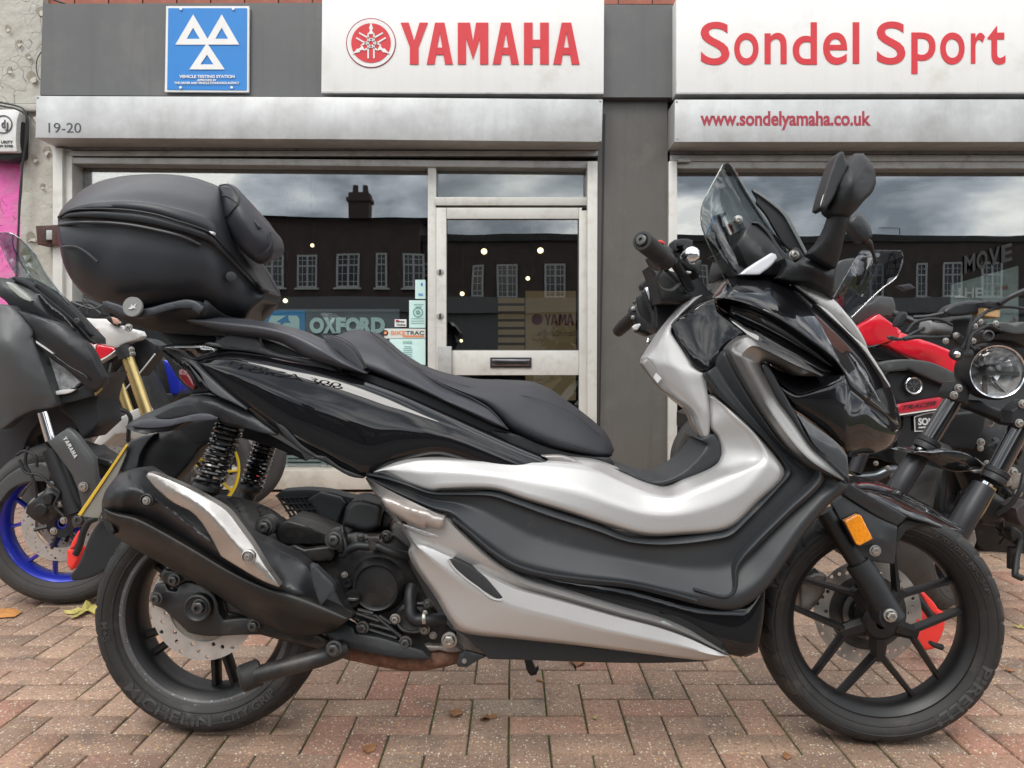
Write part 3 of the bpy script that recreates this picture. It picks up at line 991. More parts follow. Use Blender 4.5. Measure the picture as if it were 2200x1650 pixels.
ls = slab('letter_slot', rect(1053, 768, 1142, 790), 5.05, .012, m_dark, door, bevel=.002)
slab('flap', rect(1057, 772, 1138, 786), 5.042, .012, M('dark_chrome', (.3, .28, .28), .15, metal=1), ls, bevel=.003)
slab('push_plate', [(941, 744), (970, 744), (970, 808), (941, 808)], 5.035, .02, m_galv, door, bevel=.003)
for y in (583, 678):
    mk = MB().lathe(P(945.5, y, 5.058), (0, -1, 0), [(.022, 0), (.022, .006), (.014, .009), (0, .009)], 20)
    ok_ = mk.build('lock', m_galv, door)
    slab('keyhole', rect(943.5, y - 4, 947.5, y + 6), 5.046, .004, m_dark, ok_)
# ---- right window unit
win2 = T('shop_window', 1830, 1052, YF, 'right shop window behind the red motorcycle, poster inside', 'shop window')
slab('frame', [(1437, 346), (1455, 346), (1455, 1052), (1435, 1052)], 5.03, .14, m_frame, win2, bevel=.004)
slab('frame', rect(1455, 347, 2600, 362), 5.06, .12, m_galv, win2, bevel=.004)
slab('sill', rect(1455, 1015, 2600, 1052), 5.03, .2, m_sill, win2, bevel=.006)
slab('shade_band', rect(1455, 362, 2600, 381), 5.2, .1, m_dark, win2)  # dark strip stands in for the band of shade under the header
slab('pane', rect(1454, 355, 2600, 1016), 5.17, .008, m_glass, win2)
slab('fixing_tab', rect(1456, 342, 1484, 347), 5.02, .03, m_galv, win2)

# ---- interior
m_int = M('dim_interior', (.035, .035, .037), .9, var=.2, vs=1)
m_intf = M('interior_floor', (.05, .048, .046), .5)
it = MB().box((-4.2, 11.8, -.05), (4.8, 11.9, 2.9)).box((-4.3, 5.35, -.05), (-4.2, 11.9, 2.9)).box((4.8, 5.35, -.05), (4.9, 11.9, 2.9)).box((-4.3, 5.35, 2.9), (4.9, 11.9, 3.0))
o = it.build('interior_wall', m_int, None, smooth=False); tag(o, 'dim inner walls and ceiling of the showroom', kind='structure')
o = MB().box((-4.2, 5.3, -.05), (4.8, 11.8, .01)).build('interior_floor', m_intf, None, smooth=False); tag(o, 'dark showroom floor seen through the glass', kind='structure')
m_lamp = M('lit_lamp', (1, .95, .8), .5, emit=(1.0, .80, .42), es=2.6)
for i, (x, y, r_, Y, lab) in enumerate(((1040, 540, 6.5, 8, 'upper left lit spotlight seen through the door glass'), (1161, 538, 6.5, 8, 'upper right lit spotlight seen through the door glass'),
                              (1134, 598, 4.5, 9, 'small lit spotlight below the upper pair behind the door glass'), (993, 631, 4.8, 8.5, 'lit spotlight near the left edge of the door glass'),
                              (1140, 664, 4.5, 9, 'lit spotlight just above the tan display board'), (991, 732, 3.4, 9.5, 'small lit spotlight low in the door glass'),
                              (613, 646, 5, 8, 'lit spotlight above the blue banner in the left window'), (671, 527, 4, 8.5, 'faint angled spotlight high in the left window'))):
    c = P(x, y, Y)
    t = thing('spotlight', c, lab, 'spotlight', 'ceiling spotlights inside the shop')
    rr = r_ / F * Y
    MB().lathe(c, (0, -1, -.5), [(rr, 0), (rr * .95, .008), (0, .01)], 16).build('lamp_face', m_lamp, t)
    MB().lathe(c, (0, -1, -.5), [(0, -.12), (rr * .9, -.1), (rr * 1.15, -.002), (rr * 1.15, .006)], 16).tube([c + Vector((0, .06, .03)), Vector((c.x, c.y + .06, 2.9))], .012, 6).build('housing', m_dark, t)
# tan display board with name, and dark shelving beside it
m_tan = M('tan_board_glow', (.40, .31, .20), .6, var=.15, vs=3, emit=(.9, .62, .3), es=.05)  # faint emission paints in the look of a lit board
db = T('display_board', 1182, 870, 7.2, 'tan board with red name and a slogan inside the shop', 'display board')
slab('board', rect(1129, 625, 1237, 860), 7.2, .04, m_tan, db)
fr7 = plane(7.2)
for ch, a, b in (('Y', 1170, 1184), ('A', 1183, 1199), ('M', 1200, 1217), ('A', 1217, 1233)):
    lettering('letter', ch, a, 675, b, 699, m_darkred, db, fr7, .006, poly=BL[ch])
slab('emblem', disc_poly(1154, 686, 12), 7.19, .01, m_darkred, db)
lettering('slogan', 'RevsYourHeart', 1145, 709, 1262, 722, m_dark, db, fr7, .003, shear=.25, bold=-.01)
shf = T('slatwall', 1100, 870, 7.3, 'tan slatted display wall inside, left of the tan board', 'slatwall')
for k in range(9):
    slab('slat', rect(1070, 640 + k * 17, 1127, 651 + k * 17), 7.3, .03, m_tan, shf)

# ---- notices stuck inside the left window
m_paper = M('notice_paper', (.58, .80, .76), .7, var=.03)
m_paper2 = M('cream_sticker', (.62, .66, .62), .6)
m_org = M('sticker_orange', (.75, .25, .10), .6)
m_grnt = M('print_teal', (.18, .36, .33), .7)
def notice(x0, y0, x1, y1, lab, mat=None, Y=5.155):
    t = T('window_notice', (x0 + x1) / 2, y1, Y, lab, 'notice', 'notices on the shop window')
    slab('sheet', rect(x0, y0, x1, y1), Y, .003, mat or m_paper, t)
    return t
def ink(t, s, x0, y0, x1, y1, mat, Y=5.154, bold=.0, **k): return lettering('print', s, x0, y0, x1, y1, mat, t, plane(Y), .001, bold=bold, **k)
n_ = notice(892, 601, 914, 642, 'small pale card sticker at the window edge, topmost of the notices')
ink(n_, 'VISA', 898, 630, 909, 636, m_blue, bold=.02); slab('print', [(904, 609), (908, 607), (908, 615), (904, 613)], 5.152, .001, m_blue, n_)
n_ = notice(879, 645, 914, 704, 'pale certificate with a round seal under the card sticker')
ink(n_, 'SHOP WATCH', 889, 653, 909, 656, m_grnt, bold=.02); ink(n_, 'MEMBER', 893, 658, 906, 661, m_grnt, bold=.02)
mseal = MB().lathe(P(898, 671, 5.152), (0, -1, 0), [(.026, 0), (.03, .001), (.034, 0)], 24).lathe(P(898, 671, 5.152), (0, -1, 0), [(0, .001), (.015, .001), (.016, 0)], 12)
mseal.build('seal', m_grnt, n_)
for k in range(3): slab('print', rect(883, 684 + 5 * k, 911, 685 + 5 * k), 5.152, .001, m_grnt, n_)
n_ = notice(848, 686, 873, 702, 'tiny white and red sticker beside the certificate', m_white)
ink(n_, 'Advice', 850, 688, 869, 693, m_dark, bold=.02); ink(n_, 'Online', 852, 695, 871, 700, m_dark, bold=.02); slab('print', rect(850, 687, 856, 690), 5.151, .001, m_red, n_)
n_ = notice(826, 706, 914, 727, 'long pale sticker with orange and black lettering', m_paper2)
ink(n_, 'BIKE', 840, 711, 871, 719.5, m_org, bold=.02); ink(n_, 'TRAC', 872, 711, 911, 719.5, m_dark, bold=.01)
slab('print', rect(865, 720.5, 911, 724), 5.152, .001, m_org, n_); slab('print', disc_poly(828, 715, 6, 20), 5.151, .001, m_dark, n_); slab('print', disc_poly(828, 715, 3.3, 16), 5.149, .001, m_org, n_)
n_ = notice(837, 728, 914, 784, 'pale opening hours sheet, largest notice on the window')
ink(n_, 'SONDEL', 866, 733, 886, 739, m_grnt, bold=.01)
for k, ww_ in enumerate((14, 18, 20, 19, 18, 20, 16, 17)): slab('print', rect(876 - ww_ / 2, 744 + 4.2 * k, 876 + ww_ / 2, 745.2 + 4.2 * k), 5.152, .001, m_grnt, n_)
n_ = notice(892, 786, 914, 800, 'small pale notice under the opening hours sheet')
ban = T('window_banner', 715, 745, 5.3, 'blue and grey banner with pale capital letters low in the window', 'banner')
m_bgrey = M('banner_grey', (.15, .16, .17), .6)
m_bblue = M('banner_blue', (.05, .30, .62), .6)
m_bpale = M('banner_pale', (.70, .92, .88), .6)
slab('banner_sheet', rect(556, 664, 858, 745), 5.30, .004, m_bgrey, ban)
slab('blue_field', rect(568, 667, 655, 745), 5.295, .004, m_bblue, ban)
slab('logo_shape', [(583, 678), (638, 678), (643, 686), (643, 712), (577, 712), (577, 690)], 5.29, .003, m_bpale, ban)
slab('logo_shape', [(594, 691), (607, 683), (618, 676), (620, 688), (625, 693), (612, 692), (601, 700), (604, 693)], 5.286, .003, m_bblue, ban)
v_ = 0
for ch, a, b in (('O', 665, 696), ('X', 694, 722), ('F', 722, 743), ('O', 742, 774), ('R', 773, 799), ('D', 797, 827)):
    lettering('letter', ch, a, 682, b, 716, m_bpale, ban, plane(5.29), .002, bold=.06)
m_redb = M('red_board', (.45, .02, .02), .6)
slab('red_post', rect(545, 660, 556, 745), 5.32, .01, m_redb, ban)
st = T('display_stand', 650, 1008, 5.4, 'pale display panel low behind the left window', 'display stand')
slab('panel', rect(600, 980, 700, 1010), 5.4, .05, m_paper2, st)
for k in range(3): slab('slot', rect(618, 984 + 8 * k, 690, 985.5 + 8 * k), 5.395, .01, m_dark, st)
# poster and word in right window
po = T('window_poster', 2120, 705, 5.6, 'slanting pale poster behind the right window', 'poster')
m_post = M('poster_print', (.34, .40, .38), .7, var=.2, vs=14, var2=(.25, .12, .1), v2s=9, v2lo=.6, v2hi=.66)
slab('poster_sheet', [(2043, 612), (2188, 571), (2188, 700), (2043, 706)], 5.6, .01, m_post, po)
lettering('print', 'THE', 2052, 640, 2110, 618, m_white, po, plane(5.59), .002, bold=.03)
mv = T('window_lettering', 2140, 590, 5.165, 'dark capital letters stuck across the upper right window', 'lettering')
for i, ch in enumerate('MOVE'):
    x0 = 2072 + i * 26.5
    lettering('letter', ch, x0, 0, 0, 0, M('vinyl_letter', (.012, .012, .012), .6) if i == 0 else bpy.data.materials['vinyl_letter'], mv, plane(5.16), .001, bold=.03,
              warp=lambda u, v, x0=x0: (x0 + 23 * u, (588 - 38 * v) - .28 * (x0 - 2072 + 23 * u)))
po2 = T('window_notice', 2250, 640, 5.6, 'tall pale poster further right in the right window', 'notice')
slab('sheet', rect(2205, 500, 2290, 640), 5.6, .01, m_post, po2)

# ---- left end: flaking render, ledge, pink wall, alarm box, cables, bracket
wl = T('rendered_wall', 50, 1055, 5.12, 'cream wall with flaking render at the left of the shop', 'wall')
slab('upper_render', [(-500, -30), (92, -30), (92, 60), (95, 206), (80, 222), (-500, 222)], 5.12, .3, m_render, wl)
slab('ledge', [(-500, 222), (80, 222), (80, 238), (-500, 238)], 5.06, .3, m_render, wl, bevel=.01)
slab('pier_render', [(44, 238), (118, 238), (118, 1056), (44, 1056)], 5.1, .3, m_render, wl)
rs = random.Random(5)
m_flake = M('loose_paint_flake', (.56, .53, .47), .8)
m_bare = M('bare_render', (.30, .27, .22), .9, var=.2, vs=30, bump=.6, bs=120)
for x, y, s_ in ((85, 22, 12), (40, 92, 9), (68, 165, 14), (75, 248, 13), (98, 322, 12), (72, 340, 10), (55, 545, 16), (65, 510, 14), (90, 400, 9), (20, 150, 9), (60, 120, 8), (15, 60, 9)):
    pl = [(x + s_ * rs.uniform(.5, 1.1) * math.cos(a) * .8, y + s_ * rs.uniform(.5, 1.1) * math.sin(a)) for a in np.linspace(0, 5.6, 8)]
    slab('bare_patch', pl, 5.094 if y > 238 else 5.114, .004, m_bare, wl)
    pl2 = [(px_ + rs.uniform(1, 3), py_ + rs.uniform(-1, 3)) for px_, py_ in pl[:4]] + [(x + rs.uniform(-2, 2), y + s_ * .2)]
    slab('paint_flake', pl2, (5.082 if y > 238 else 5.1), .005, m_flake, wl)
wp = T('pink_wall', 10, 1055, 5.14, 'bright pink painted wall at the far left', 'wall')
slab('wall_face', [(-500, 238), (46, 238), (44, 1056), (-500, 1056)], 5.14, .3, m_pink, wp)
ab = T('alarm_box', 10, 345, 5.0, 'white alarm box with a dark round logo on the pink wall', 'alarm box')
m_abw = M('alarm_white', (.72, .72, .70), .4, dirt=(.4, .38, .34), dirt_amt=.4, ds=30)
slab('cover', [(-40, 235), (30, 234), (42, 240), (36, 260), (34, 300), (36, 326), (-40, 326)], 4.98, .12, m_abw, ab, bevel=.012)
slab('rear_case', [(-42, 236), (44, 236), (46, 250), (44, 336), (20, 345), (-42, 343)], 5.02, .1, m_dark, ab, bevel=.012)
frab = plane(4.978)
MB().lathe(frab(7, 267), (0, -1, 0), [(.0585, 0), (.0585, .003), (.052, .003), (.052, 0)], 40).build('logo_ring', m_black_text, ab)
lettering('logo', 'd', 3, 257, 11, 275, m_black_text, ab, frab, .003, bold=.02)
lettering('logo', 'J', 11, 263, 17, 281, m_black_text, ab, frab, .003, bold=.02)
lettering('print', 'URITY', 2, 302, 27, 308, m_black_text, ab, frab, .002, bold=.02)
lettering('print', '0209 8788', -12, 311, 27, 316, m_black_text, ab, frab, .002, bold=.01)
fw = plane(5.02)
for nm, pts, lab in (('wall_cable', [(-40, 212), (0, 220), (30, 226), (50, 234), (58, 250), (59, 290), (52, 330), (46, 380), (42, 430), (40, 480), (36, 560), (33, 700)], 'black cable running along the wall corner down the pink edge'),
                     ('wall_cable', [(-40, 218), (10, 229), (40, 236), (55, 245), (56, 270), (54, 310), (48, 350), (46, 400), (42, 450), (40, 490), (37, 600), (35, 700)], 'second black cable twisted beside the first'),
                     ('wall_cable', [(92, 108), (82, 122), (78, 145), (82, 165), (90, 176)], 'thin black wire loop at the left end of the fascia'),
                     ('wall_cable', [(105, -5), (125, 3), (140, 8)], 'grey wire end over the top left corner of the fascia')):
    s = spline(pts, False, 70, 5)
    o = MB().tube([fw(float(a), float(b)) for a, b in s], .006 if nm and 'thin' not in lab else .003, 6).build(nm, m_dark, None)
    tag(o, lab, 'cable', 'cables on the shop wall')
br = T('lock_bracket', 100, 524, 4.95, 'rusty brown steel bracket holding a padlock beside the top case', 'bracket')
m_rust = M('brown_paint_steel', (.06, .022, .018), .6, var=.3, vs=40, dirt=(.25, .1, .05), dirt_amt=.3, ds=30)
slab('bracket_box', [(76, 485), (124, 483), (124, 524), (80, 526)], 4.97, .12, m_rust, br, bevel=.006)
slab('bracket_mouth', rect(96, 492, 126, 517), 4.95, .03, m_dark, br)
slab('padlock', rect(99, 494, 112, 515), 4.94, .02, m_galv, br, bevel=.004)
slab('bracket_arm', rect(112, 483, 128, 526), 4.93, .03, m_rust, br, bevel=.004)

# brick wall strip above the fascia
bw = T('brick_wall', 1100, 10, 5.2, 'red brick wall showing as a thin strip above the fascia', 'wall')
m_brk = M('red_brick', (.36, .13, .09), .85, var=.25, vs=6, bump=.5, bs=60)
slab('mortar', [(100, -120), (2600, -120), (2600, 14), (100, 14)], 5.2, .1, M('mortar', (.35, .31, .26), .9), bw)
mb_ = MB(); f0 = P(0, 0, 5.18)
w_b, h_b = .215, .065
bm_me = bpy.data.meshes.new('brick')
q_ = MB().box((0, 0, 0), (w_b, .03, h_b))
bm_me.from_pydata([tuple(v) for v in q_.v], [], q_.f); bm_me.materials.append(m_brk)
zt = P(0, 9, 5.18).z
for row in range(4):
    for k in range(36):
        x = P(125, 0, 5.18).x + k * (w_b + .01) - (row % 2) * .11
        o = bpy.data.objects.new('brick', bm_me); COL.objects.link(o); o.parent = bw
        o.location = Vector((x, 5.178 + rs.uniform(-.002, .002), zt - .075 + row * (h_b + .01))) - ORG[bw.name]

# ---- fallen leaves
m_leaf1 = M('dry_leaf', (.26, .12, .05), .8, var=.3, vs=60)
m_leaf2 = M('yellow_leaf', (.42, .36, .10), .7, var=.25, vs=50)
m_leaf3 = M('orange_leaf', (.55, .25, .07), .7, var=.25, vs=60)
def leaf(px, py, size, lobes, mat, lab, seed):
    rs_ = random.Random(seed)
    Y = F * CH / (py - HY)
    c = P(px, py, Y)
    n = 6 * lobes
    ring = []
    a0 = rs_.uniform(0, 6)
    for i in range(n):
        a = 2 * math.pi * i / n
        r_ = size * ((.62 + .38 * math.cos(lobes * a)) if lobes > 1 else (.55 + .45 * abs(math.cos(a)))) * rs_.uniform(.85, 1.1)
        ring.append(Vector((c.x + r_ * math.cos(a + a0), c.y + r_ * math.sin(a + a0), .004 + abs(rs_.gauss(0, .22)) * size)))
    top = [Vector((c.x, c.y, .006 + size * .08))]
    v = ring + top + [p - Vector((0, 0, .0012)) for p in ring] + [top[0] - Vector((0, 0, .0012))]
    fs = [(i, (i + 1) % n, n) for i in range(n)] + [((i + 1) % n + n + 1, i + n + 1, 2 * n + 1) for i in range(n)] + [(i, i + n + 1, (i + 1) % n + n + 1, (i + 1) % n) for i in range(n)]
    o = mesh_obj('fallen_leaf', v, fs, mat, None, smooth=False)
    o.location.z = .002
    tag(o, lab, 'leaf', 'fallen leaves on the paving')
leaf(185, 1317, .075, 5, m_leaf2, 'large yellow green maple leaf left of the rear tyre', 1)
leaf(10, 1321, .06, 1, m_leaf3, 'orange leaf at the left edge of the picture', 2)
leaf(1240, 1427, .03, 1, m_leaf1, 'small brown leaf behind the side stand', 3)
leaf(980, 1534, .026, 1, m_leaf1, 'brown leaf left of a darker leaf under the scooter', 4)
leaf(1050, 1545, .024, 2, m_leaf1, 'crumpled brown leaf right of the other under the scooter', 5)
leaf(793, 1612, .022, 1, m_leaf1, 'narrow brown leaf standing in a paver joint at the front', 6)
leaf(1277, 1544, .008, 1, m_leaf2, 'tiny pale leaf scrap between two pavers', 7)
leaf(1690, 1628, .014, 1, m_leaf1, 'pale curled leaf scrap under the front wheel', 8)
leaf(2190, 1350, .018, 2, m_leaf2, 'small yellow leaf at the right edge', 9)
leaf(2170, 1442, .014, 1, m_leaf1, 'small dark leaf crumb near the right edge', 10)
leaf(1160, 1465, .012, 2, m_leaf1, 'tiny brown leaf in front of the side stand', 11)

# ------------------------------------------------------------------ across the road (mirrored in glass and paint)
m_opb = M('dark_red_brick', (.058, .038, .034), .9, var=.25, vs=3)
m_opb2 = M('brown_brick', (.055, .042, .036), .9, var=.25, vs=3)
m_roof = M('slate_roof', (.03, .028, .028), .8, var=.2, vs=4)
m_wfr = M('white_window_frame', (.36, .36, .35), .5)
m_wgl = M('window_glass_dark', (.02, .022, .025), .06, spec=.6)
m_curt = M('window_curtain', (.25, .22, .2), .8)
m_fshop = M('far_shop_front', (.10, .10, .10), .6)
def opp_building(name, x0, x1, yf, zev, zr, lab, mat, wins, wz, chim, sill_s=True, gable=None):
    """a building facing the shop; yf = its front plane (negative y), wins = (centre x, width, height)"""
    t = thing(name, ((x0 + x1) / 2, yf, 0), lab, 'building')
    MB().box((x0, yf - 9, 0), (x1, yf, zev)).build('wall', mat, t, smooth=False)
    if zr > zev:
        m_ = MB()
        e_ = .35
        rdg = yf - 4.5
        v = [(x0 - e_, yf + e_, zev - .05), (x1 + e_, yf + e_, zev - .05), (x1 + e_, yf - 9 - e_, zev - .05), (x0 - e_, yf - 9 - e_, zev - .05), (x0 + (gable or 0), rdg, zr), (x1 - (gable or 0), rdg, zr)]
        m_.add(v, [(0, 1, 5, 4), (1, 2, 5), (2, 3, 4, 5), (3, 0, 4), (3, 2, 1, 0)])
        rf = m_.build('roof', m_roof, t, smooth=False)
    else:
        rf = MB().box((x0 - .1, yf - 9, zev), (x1 + .1, yf + .12, zev + .25)).build('roof', m_roof, t, smooth=False)
    for cx_, cw, zt_ in chim:
        MB().box((cx_ - cw / 2, yf - 4.8, zev), (cx_ + cw / 2, yf - 4.0, zt_)).box((cx_ - cw / 2 - .08, yf - 4.9, zt_ - .35), (cx_ + cw / 2 + .08, yf - 3.9, zt_ - .2)).lathe((cx_ - cw / 4, yf - 4.4, zt_), (0, 0, 1), [(.13, 0), (.11, .35), (0, .36)], 10).lathe((cx_ + cw / 4, yf - 4.4, zt_), (0, 0, 1), [(.13, 0), (.11, .35), (0, .36)], 10).build('chimney', m_opb, rf, smooth=False)
    for cx_, ww_, hh, zc_ in wins:
        f_ = MB()
        xa, xb, za_, zb_ = cx_ - ww_ / 2, cx_ + ww_ / 2, zc_ - hh / 2, zc_ + hh / 2
        y = yf + .06
        fw_ = .07
        f_.box((xa, yf - .02, za_), (xa + fw_, y, zb_)).box((xb - fw_, yf - .02, za_), (xb, y, zb_)).box((xa, yf - .02, zb_ - fw_), (xb, y + .002, zb_)).box((xa, yf - .02, za_), (xb, y + .002, za_ + fw_))
        f_.box((xa, yf - .02, zc_ + hh * .12), (xb, y + .004, zc_ + hh * .12 + fw_ * .8))
        if ww_ > .7: f_.box((cx_ - fw_ / 2, yf - .02, za_), (cx_ + fw_ / 2, y - .002, zb_))
        for s_ in ((-.25, .25) if ww_ > .7 else (0,)):
            f_.box((cx_ + s_ * ww_ - .012, yf - .02, za_), (cx_ + s_ * ww_ + .012, y - .02, zb_))
        for s_ in (-.32, -.1, .32): f_.box((xa, yf - .02, zc_ + s_ * hh - .012), (xb, y - .022, zc_ + s_ * hh + .012))
        f_.box((xa - .08, yf - .02, za_ - .07), (xb + .08, y + .08, za_ - .003))
        wn = f_.build('window', m_wfr, t, smooth=False)
        MB().box((xa + .02, yf - .01, za_ + .02), (xb - .02, yf + .02, zb_ - .02)).build('pane', m_wgl, wn, smooth=False)
    MB().box((x0 + .3, yf, .1), (x1 - .3, yf + .15, 2.6)).build('shop_front', m_fshop, t, smooth=False)
    MB().box((x0 + .2, yf, 2.6), (x1 - .2, yf + .35, 3.2)).build('shop_fascia', m_fshop, t, smooth=False)
    return t
# mirrored in a plane at 5.17: a point seen at px (x, y) and real distance D from the mirror image -> X = (x-1100)/F*(10.34 - yf)
YB = -20.0
DM = 10.34 - YB
def mx_(px): return (px - CX) / F * DM
def mz_(py): return CH + (HY - py) / F * DM
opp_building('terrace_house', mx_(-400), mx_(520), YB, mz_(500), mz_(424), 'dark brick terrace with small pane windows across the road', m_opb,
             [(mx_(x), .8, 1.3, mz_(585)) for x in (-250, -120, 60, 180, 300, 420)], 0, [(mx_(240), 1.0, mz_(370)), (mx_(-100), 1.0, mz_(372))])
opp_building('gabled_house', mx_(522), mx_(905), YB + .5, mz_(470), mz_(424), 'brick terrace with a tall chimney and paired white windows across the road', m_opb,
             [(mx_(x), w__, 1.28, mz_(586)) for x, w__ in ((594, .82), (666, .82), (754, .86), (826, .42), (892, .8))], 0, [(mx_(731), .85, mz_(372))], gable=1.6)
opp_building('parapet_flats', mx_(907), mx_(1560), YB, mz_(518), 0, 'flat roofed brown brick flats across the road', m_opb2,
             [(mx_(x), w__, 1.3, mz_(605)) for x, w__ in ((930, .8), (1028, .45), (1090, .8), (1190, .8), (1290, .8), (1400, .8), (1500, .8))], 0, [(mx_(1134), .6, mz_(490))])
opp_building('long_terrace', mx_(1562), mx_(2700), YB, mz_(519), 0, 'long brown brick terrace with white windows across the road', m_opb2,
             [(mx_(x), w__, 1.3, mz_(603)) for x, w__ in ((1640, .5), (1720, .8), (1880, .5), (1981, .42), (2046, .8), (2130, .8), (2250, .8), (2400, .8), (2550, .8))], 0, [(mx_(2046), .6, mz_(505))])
ant = thing('tv_aerial', (mx_(2052), YB - 4.4, mz_(519)), 'television aerial on the far roof, mirrored in the right window', 'aerial')
MB().tube([(mx_(2052), YB - 4.4, mz_(505)), (mx_(2052), YB - 4.4, mz_(470) + .4)], .02, 6).tube([(mx_(2000), YB - 4.4, mz_(472) + .4), (mx_(2052), YB - 4.4, mz_(470) + .4)], .015, 6).build('mast', m_dark, ant)

# the rest of the street: upper storey over the shop, cut low so sky brightens the paint, neighbours left and right, longer row opposite
up = thing('low_upper_storey', (0, 5.3, 2.9), 'unseen red brick upper storey, cut low to let the sky light in', 'wall')
MB().box((-6.5, 5.32, 2.9), (7.5, 12, 4.3)).build('wall', m_brk, up, smooth=False)
for nm, xa, xb, hh, mt, lb in (('neighbour_shop', -26, -6.6, 4.6, m_opb, 'brick neighbour building beyond the pink wall'), ('neighbour_shop', 7.6, 30, 4.5, m_opb2, 'brown brick neighbour building right of the shop')):
    t = thing(nm, ((xa + xb) / 2, 5.2, 0), lb, 'building')
    MB().box((xa, 5.2, 0), (xb, 12, hh)).build('wall', mt, t, smooth=False)
    MB().box((xa + .5, 5.1, .5), (xb - .5, 5.19, 2.4)).build('shop_front', m_wgl, t, smooth=False)
    MB().box((xa + .3, 5.0, 2.5), (xb - .3, 5.19, 3.1)).build('sign_board', m_fshop, t, smooth=False)
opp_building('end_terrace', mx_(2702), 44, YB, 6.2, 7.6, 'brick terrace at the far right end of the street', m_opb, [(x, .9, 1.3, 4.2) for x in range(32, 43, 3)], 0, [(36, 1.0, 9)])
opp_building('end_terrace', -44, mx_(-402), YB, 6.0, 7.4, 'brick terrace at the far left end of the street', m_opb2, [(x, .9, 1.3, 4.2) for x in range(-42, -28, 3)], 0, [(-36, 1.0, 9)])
# ================================================================== the scooter
m_gloss = M('gloss_black_paint', (.004, .004, .005), .35, coat=1.0, coat_r=.012, spec=.05)
m_silver = M('silver_paint', (.48, .47, .46), .34, metal=.5, coat=.2, coat_r=.25, var=.02, vs=300, rv=.03)
m_matt = M('dark_grey_moulding', (.028, .031, .034), .46, spec=.45, var=.06, vs=5, bump=.12, bs=900, bdist=.0006, dirt=(.10, .09, .08), dirt_amt=.1, ds=7)
m_matt2 = M('black_moulding', (.011, .012, .0135), .5, spec=.45, var=.1, vs=8, bump=.1, bs=700, bdist=.0006)
m_case = M('satin_black_case', (.024, .026, .031), .42, spec=.5, var=.12, vs=5, bump=.1, bs=900, bdist=.0006, rv=.08)
m_vinyl = M('seat_vinyl', (.027, .028, .034), .5, spec=.5, var=.12, vs=6, bump=.7, bs=520, bdist=.002)
m_vinyl_s = M('smooth_vinyl', (.03, .031, .038), .46, spec=.45, var=.05, vs=5, bump=.08, bs=500, bdist=.0008)
m_rubber = M('tyre_rubber', (.016, .0155, .015), .62, var=.15, vs=14, dirt=(.10, .085, .07), dirt_amt=.25, ds=10, bump=.15, bs=300, bdist=.001)
m_rubber_t = M('tyre_lettering', (.038, .038, .037), .55)
m_wheel = M('black_wheel_paint', (.006, .006, .0065), .42, spec=.5, var=.15, vs=20, dirt=(.05, .045, .04), dirt_amt=.1, ds=12)
m_rimlip = M('worn_grey_rim_edge', (.10, .10, .105), .4, metal=.2, var=.15, vs=20, var2=(.45, .44, .42), v2s=160, v2lo=.66, v2hi=.7)
m_disc = M('brake_disc_steel', (.47, .46, .44), .36, metal=.55, var=.12, vs=30, rv=.08)
m_cast = M('black_engine_paint', (.013, .013, .0135), .42, spec=.5, var=.15, vs=15, dirt=(.09, .075, .06), dirt_amt=.35, ds=10, bump=.2, bs=300, bdist=.001)
m_alloy = M('dirty_alloy', (.24, .22, .20), .5, metal=.4, var=.25, vs=30, dirt=(.10, .07, .05), dirt_amt=.5, ds=20, bump=.3, bs=200)
m_rustp = M('rusty_pipe', (.16, .075, .045), .85, var=.4, vs=60, bump=.7, bs=260, bdist=.003, dirt=(.05, .04, .035), dirt_amt=.5, ds=20)
m_steel = M('bolt_steel', (.42, .40, .37), .35, metal=.85, var=.15, vs=80)
m_dkbolt = M('blackened_bolt', (.09, .09, .088), .4, metal=.6, var=.2, vs=80)
m_brushed = M('brushed_stainless', (.50, .47, .44), .3, metal=.85, var=.12, vs=14, rv=.1)
m_heat = M('matt_exhaust_cover', (.017, .018, .020), .42, spec=.45, var=.1, vs=7, dirt=(.10, .09, .08), dirt_amt=.12, ds=9)
m_muff = M('black_exhaust_can', (.014, .013, .012), .5, var=.2, vs=5, dirt=(.09, .06, .04), dirt_amt=.3, ds=9)
m_gun = M('gunmetal_trim', (.30, .29, .28), .3, metal=.8, var=.04, vs=8)
m_amber = M('amber_reflector', (.78, .26, .01), .22, coat=.8, var=.18, vs=220)
m_lens = glassy('clear_lens', (.55, .55, .55), .16)
m_smoke = glassy('smoked_screen', (.50, .52, .52), .04)
m_redlens = M('red_lens', (.16, .008, .012), .15, coat=1)
m_peg = M('worn_alloy_peg', (.50, .45, .42), .42, metal=.5, var=.15, vs=20)
m_spring = M('gloss_black_spring', (.008, .008, .009), .2, coat=.8)
m_plate = M('number_plate_yellow', (.62, .40, .04), .4)
m_plateb = M('plate_back_grey', (.20, .19, .16), .5, var=.1, vs=8)
m_badge = M('badge_grey', (.30, .30, .29), .4, metal=.3)
m_white2 = M('pale_plastic', (.62, .62, .62), .4)
m_bluep = M('blue_strap', (.02, .25, .62), .5)
m_redsw = M('red_switch', (.62, .03, .04), .4)
m_mirror = M('mirror_glass', (.8, .8, .8), .02, metal=1)
m_head = M('lamp_reflector', (.55, .55, .56), .12, metal=1, var=.3, vs=60)

SCO = thing('maxi_scooter', B(1100, 1560, 0), 'large black and silver maxi scooter with a top case, parked side on', 'scooter')
s_ = SCO
def Zs(z, *st): return [(z(a)[0], z(b)[0], wa, wb) for a, b, wa, wb in st]

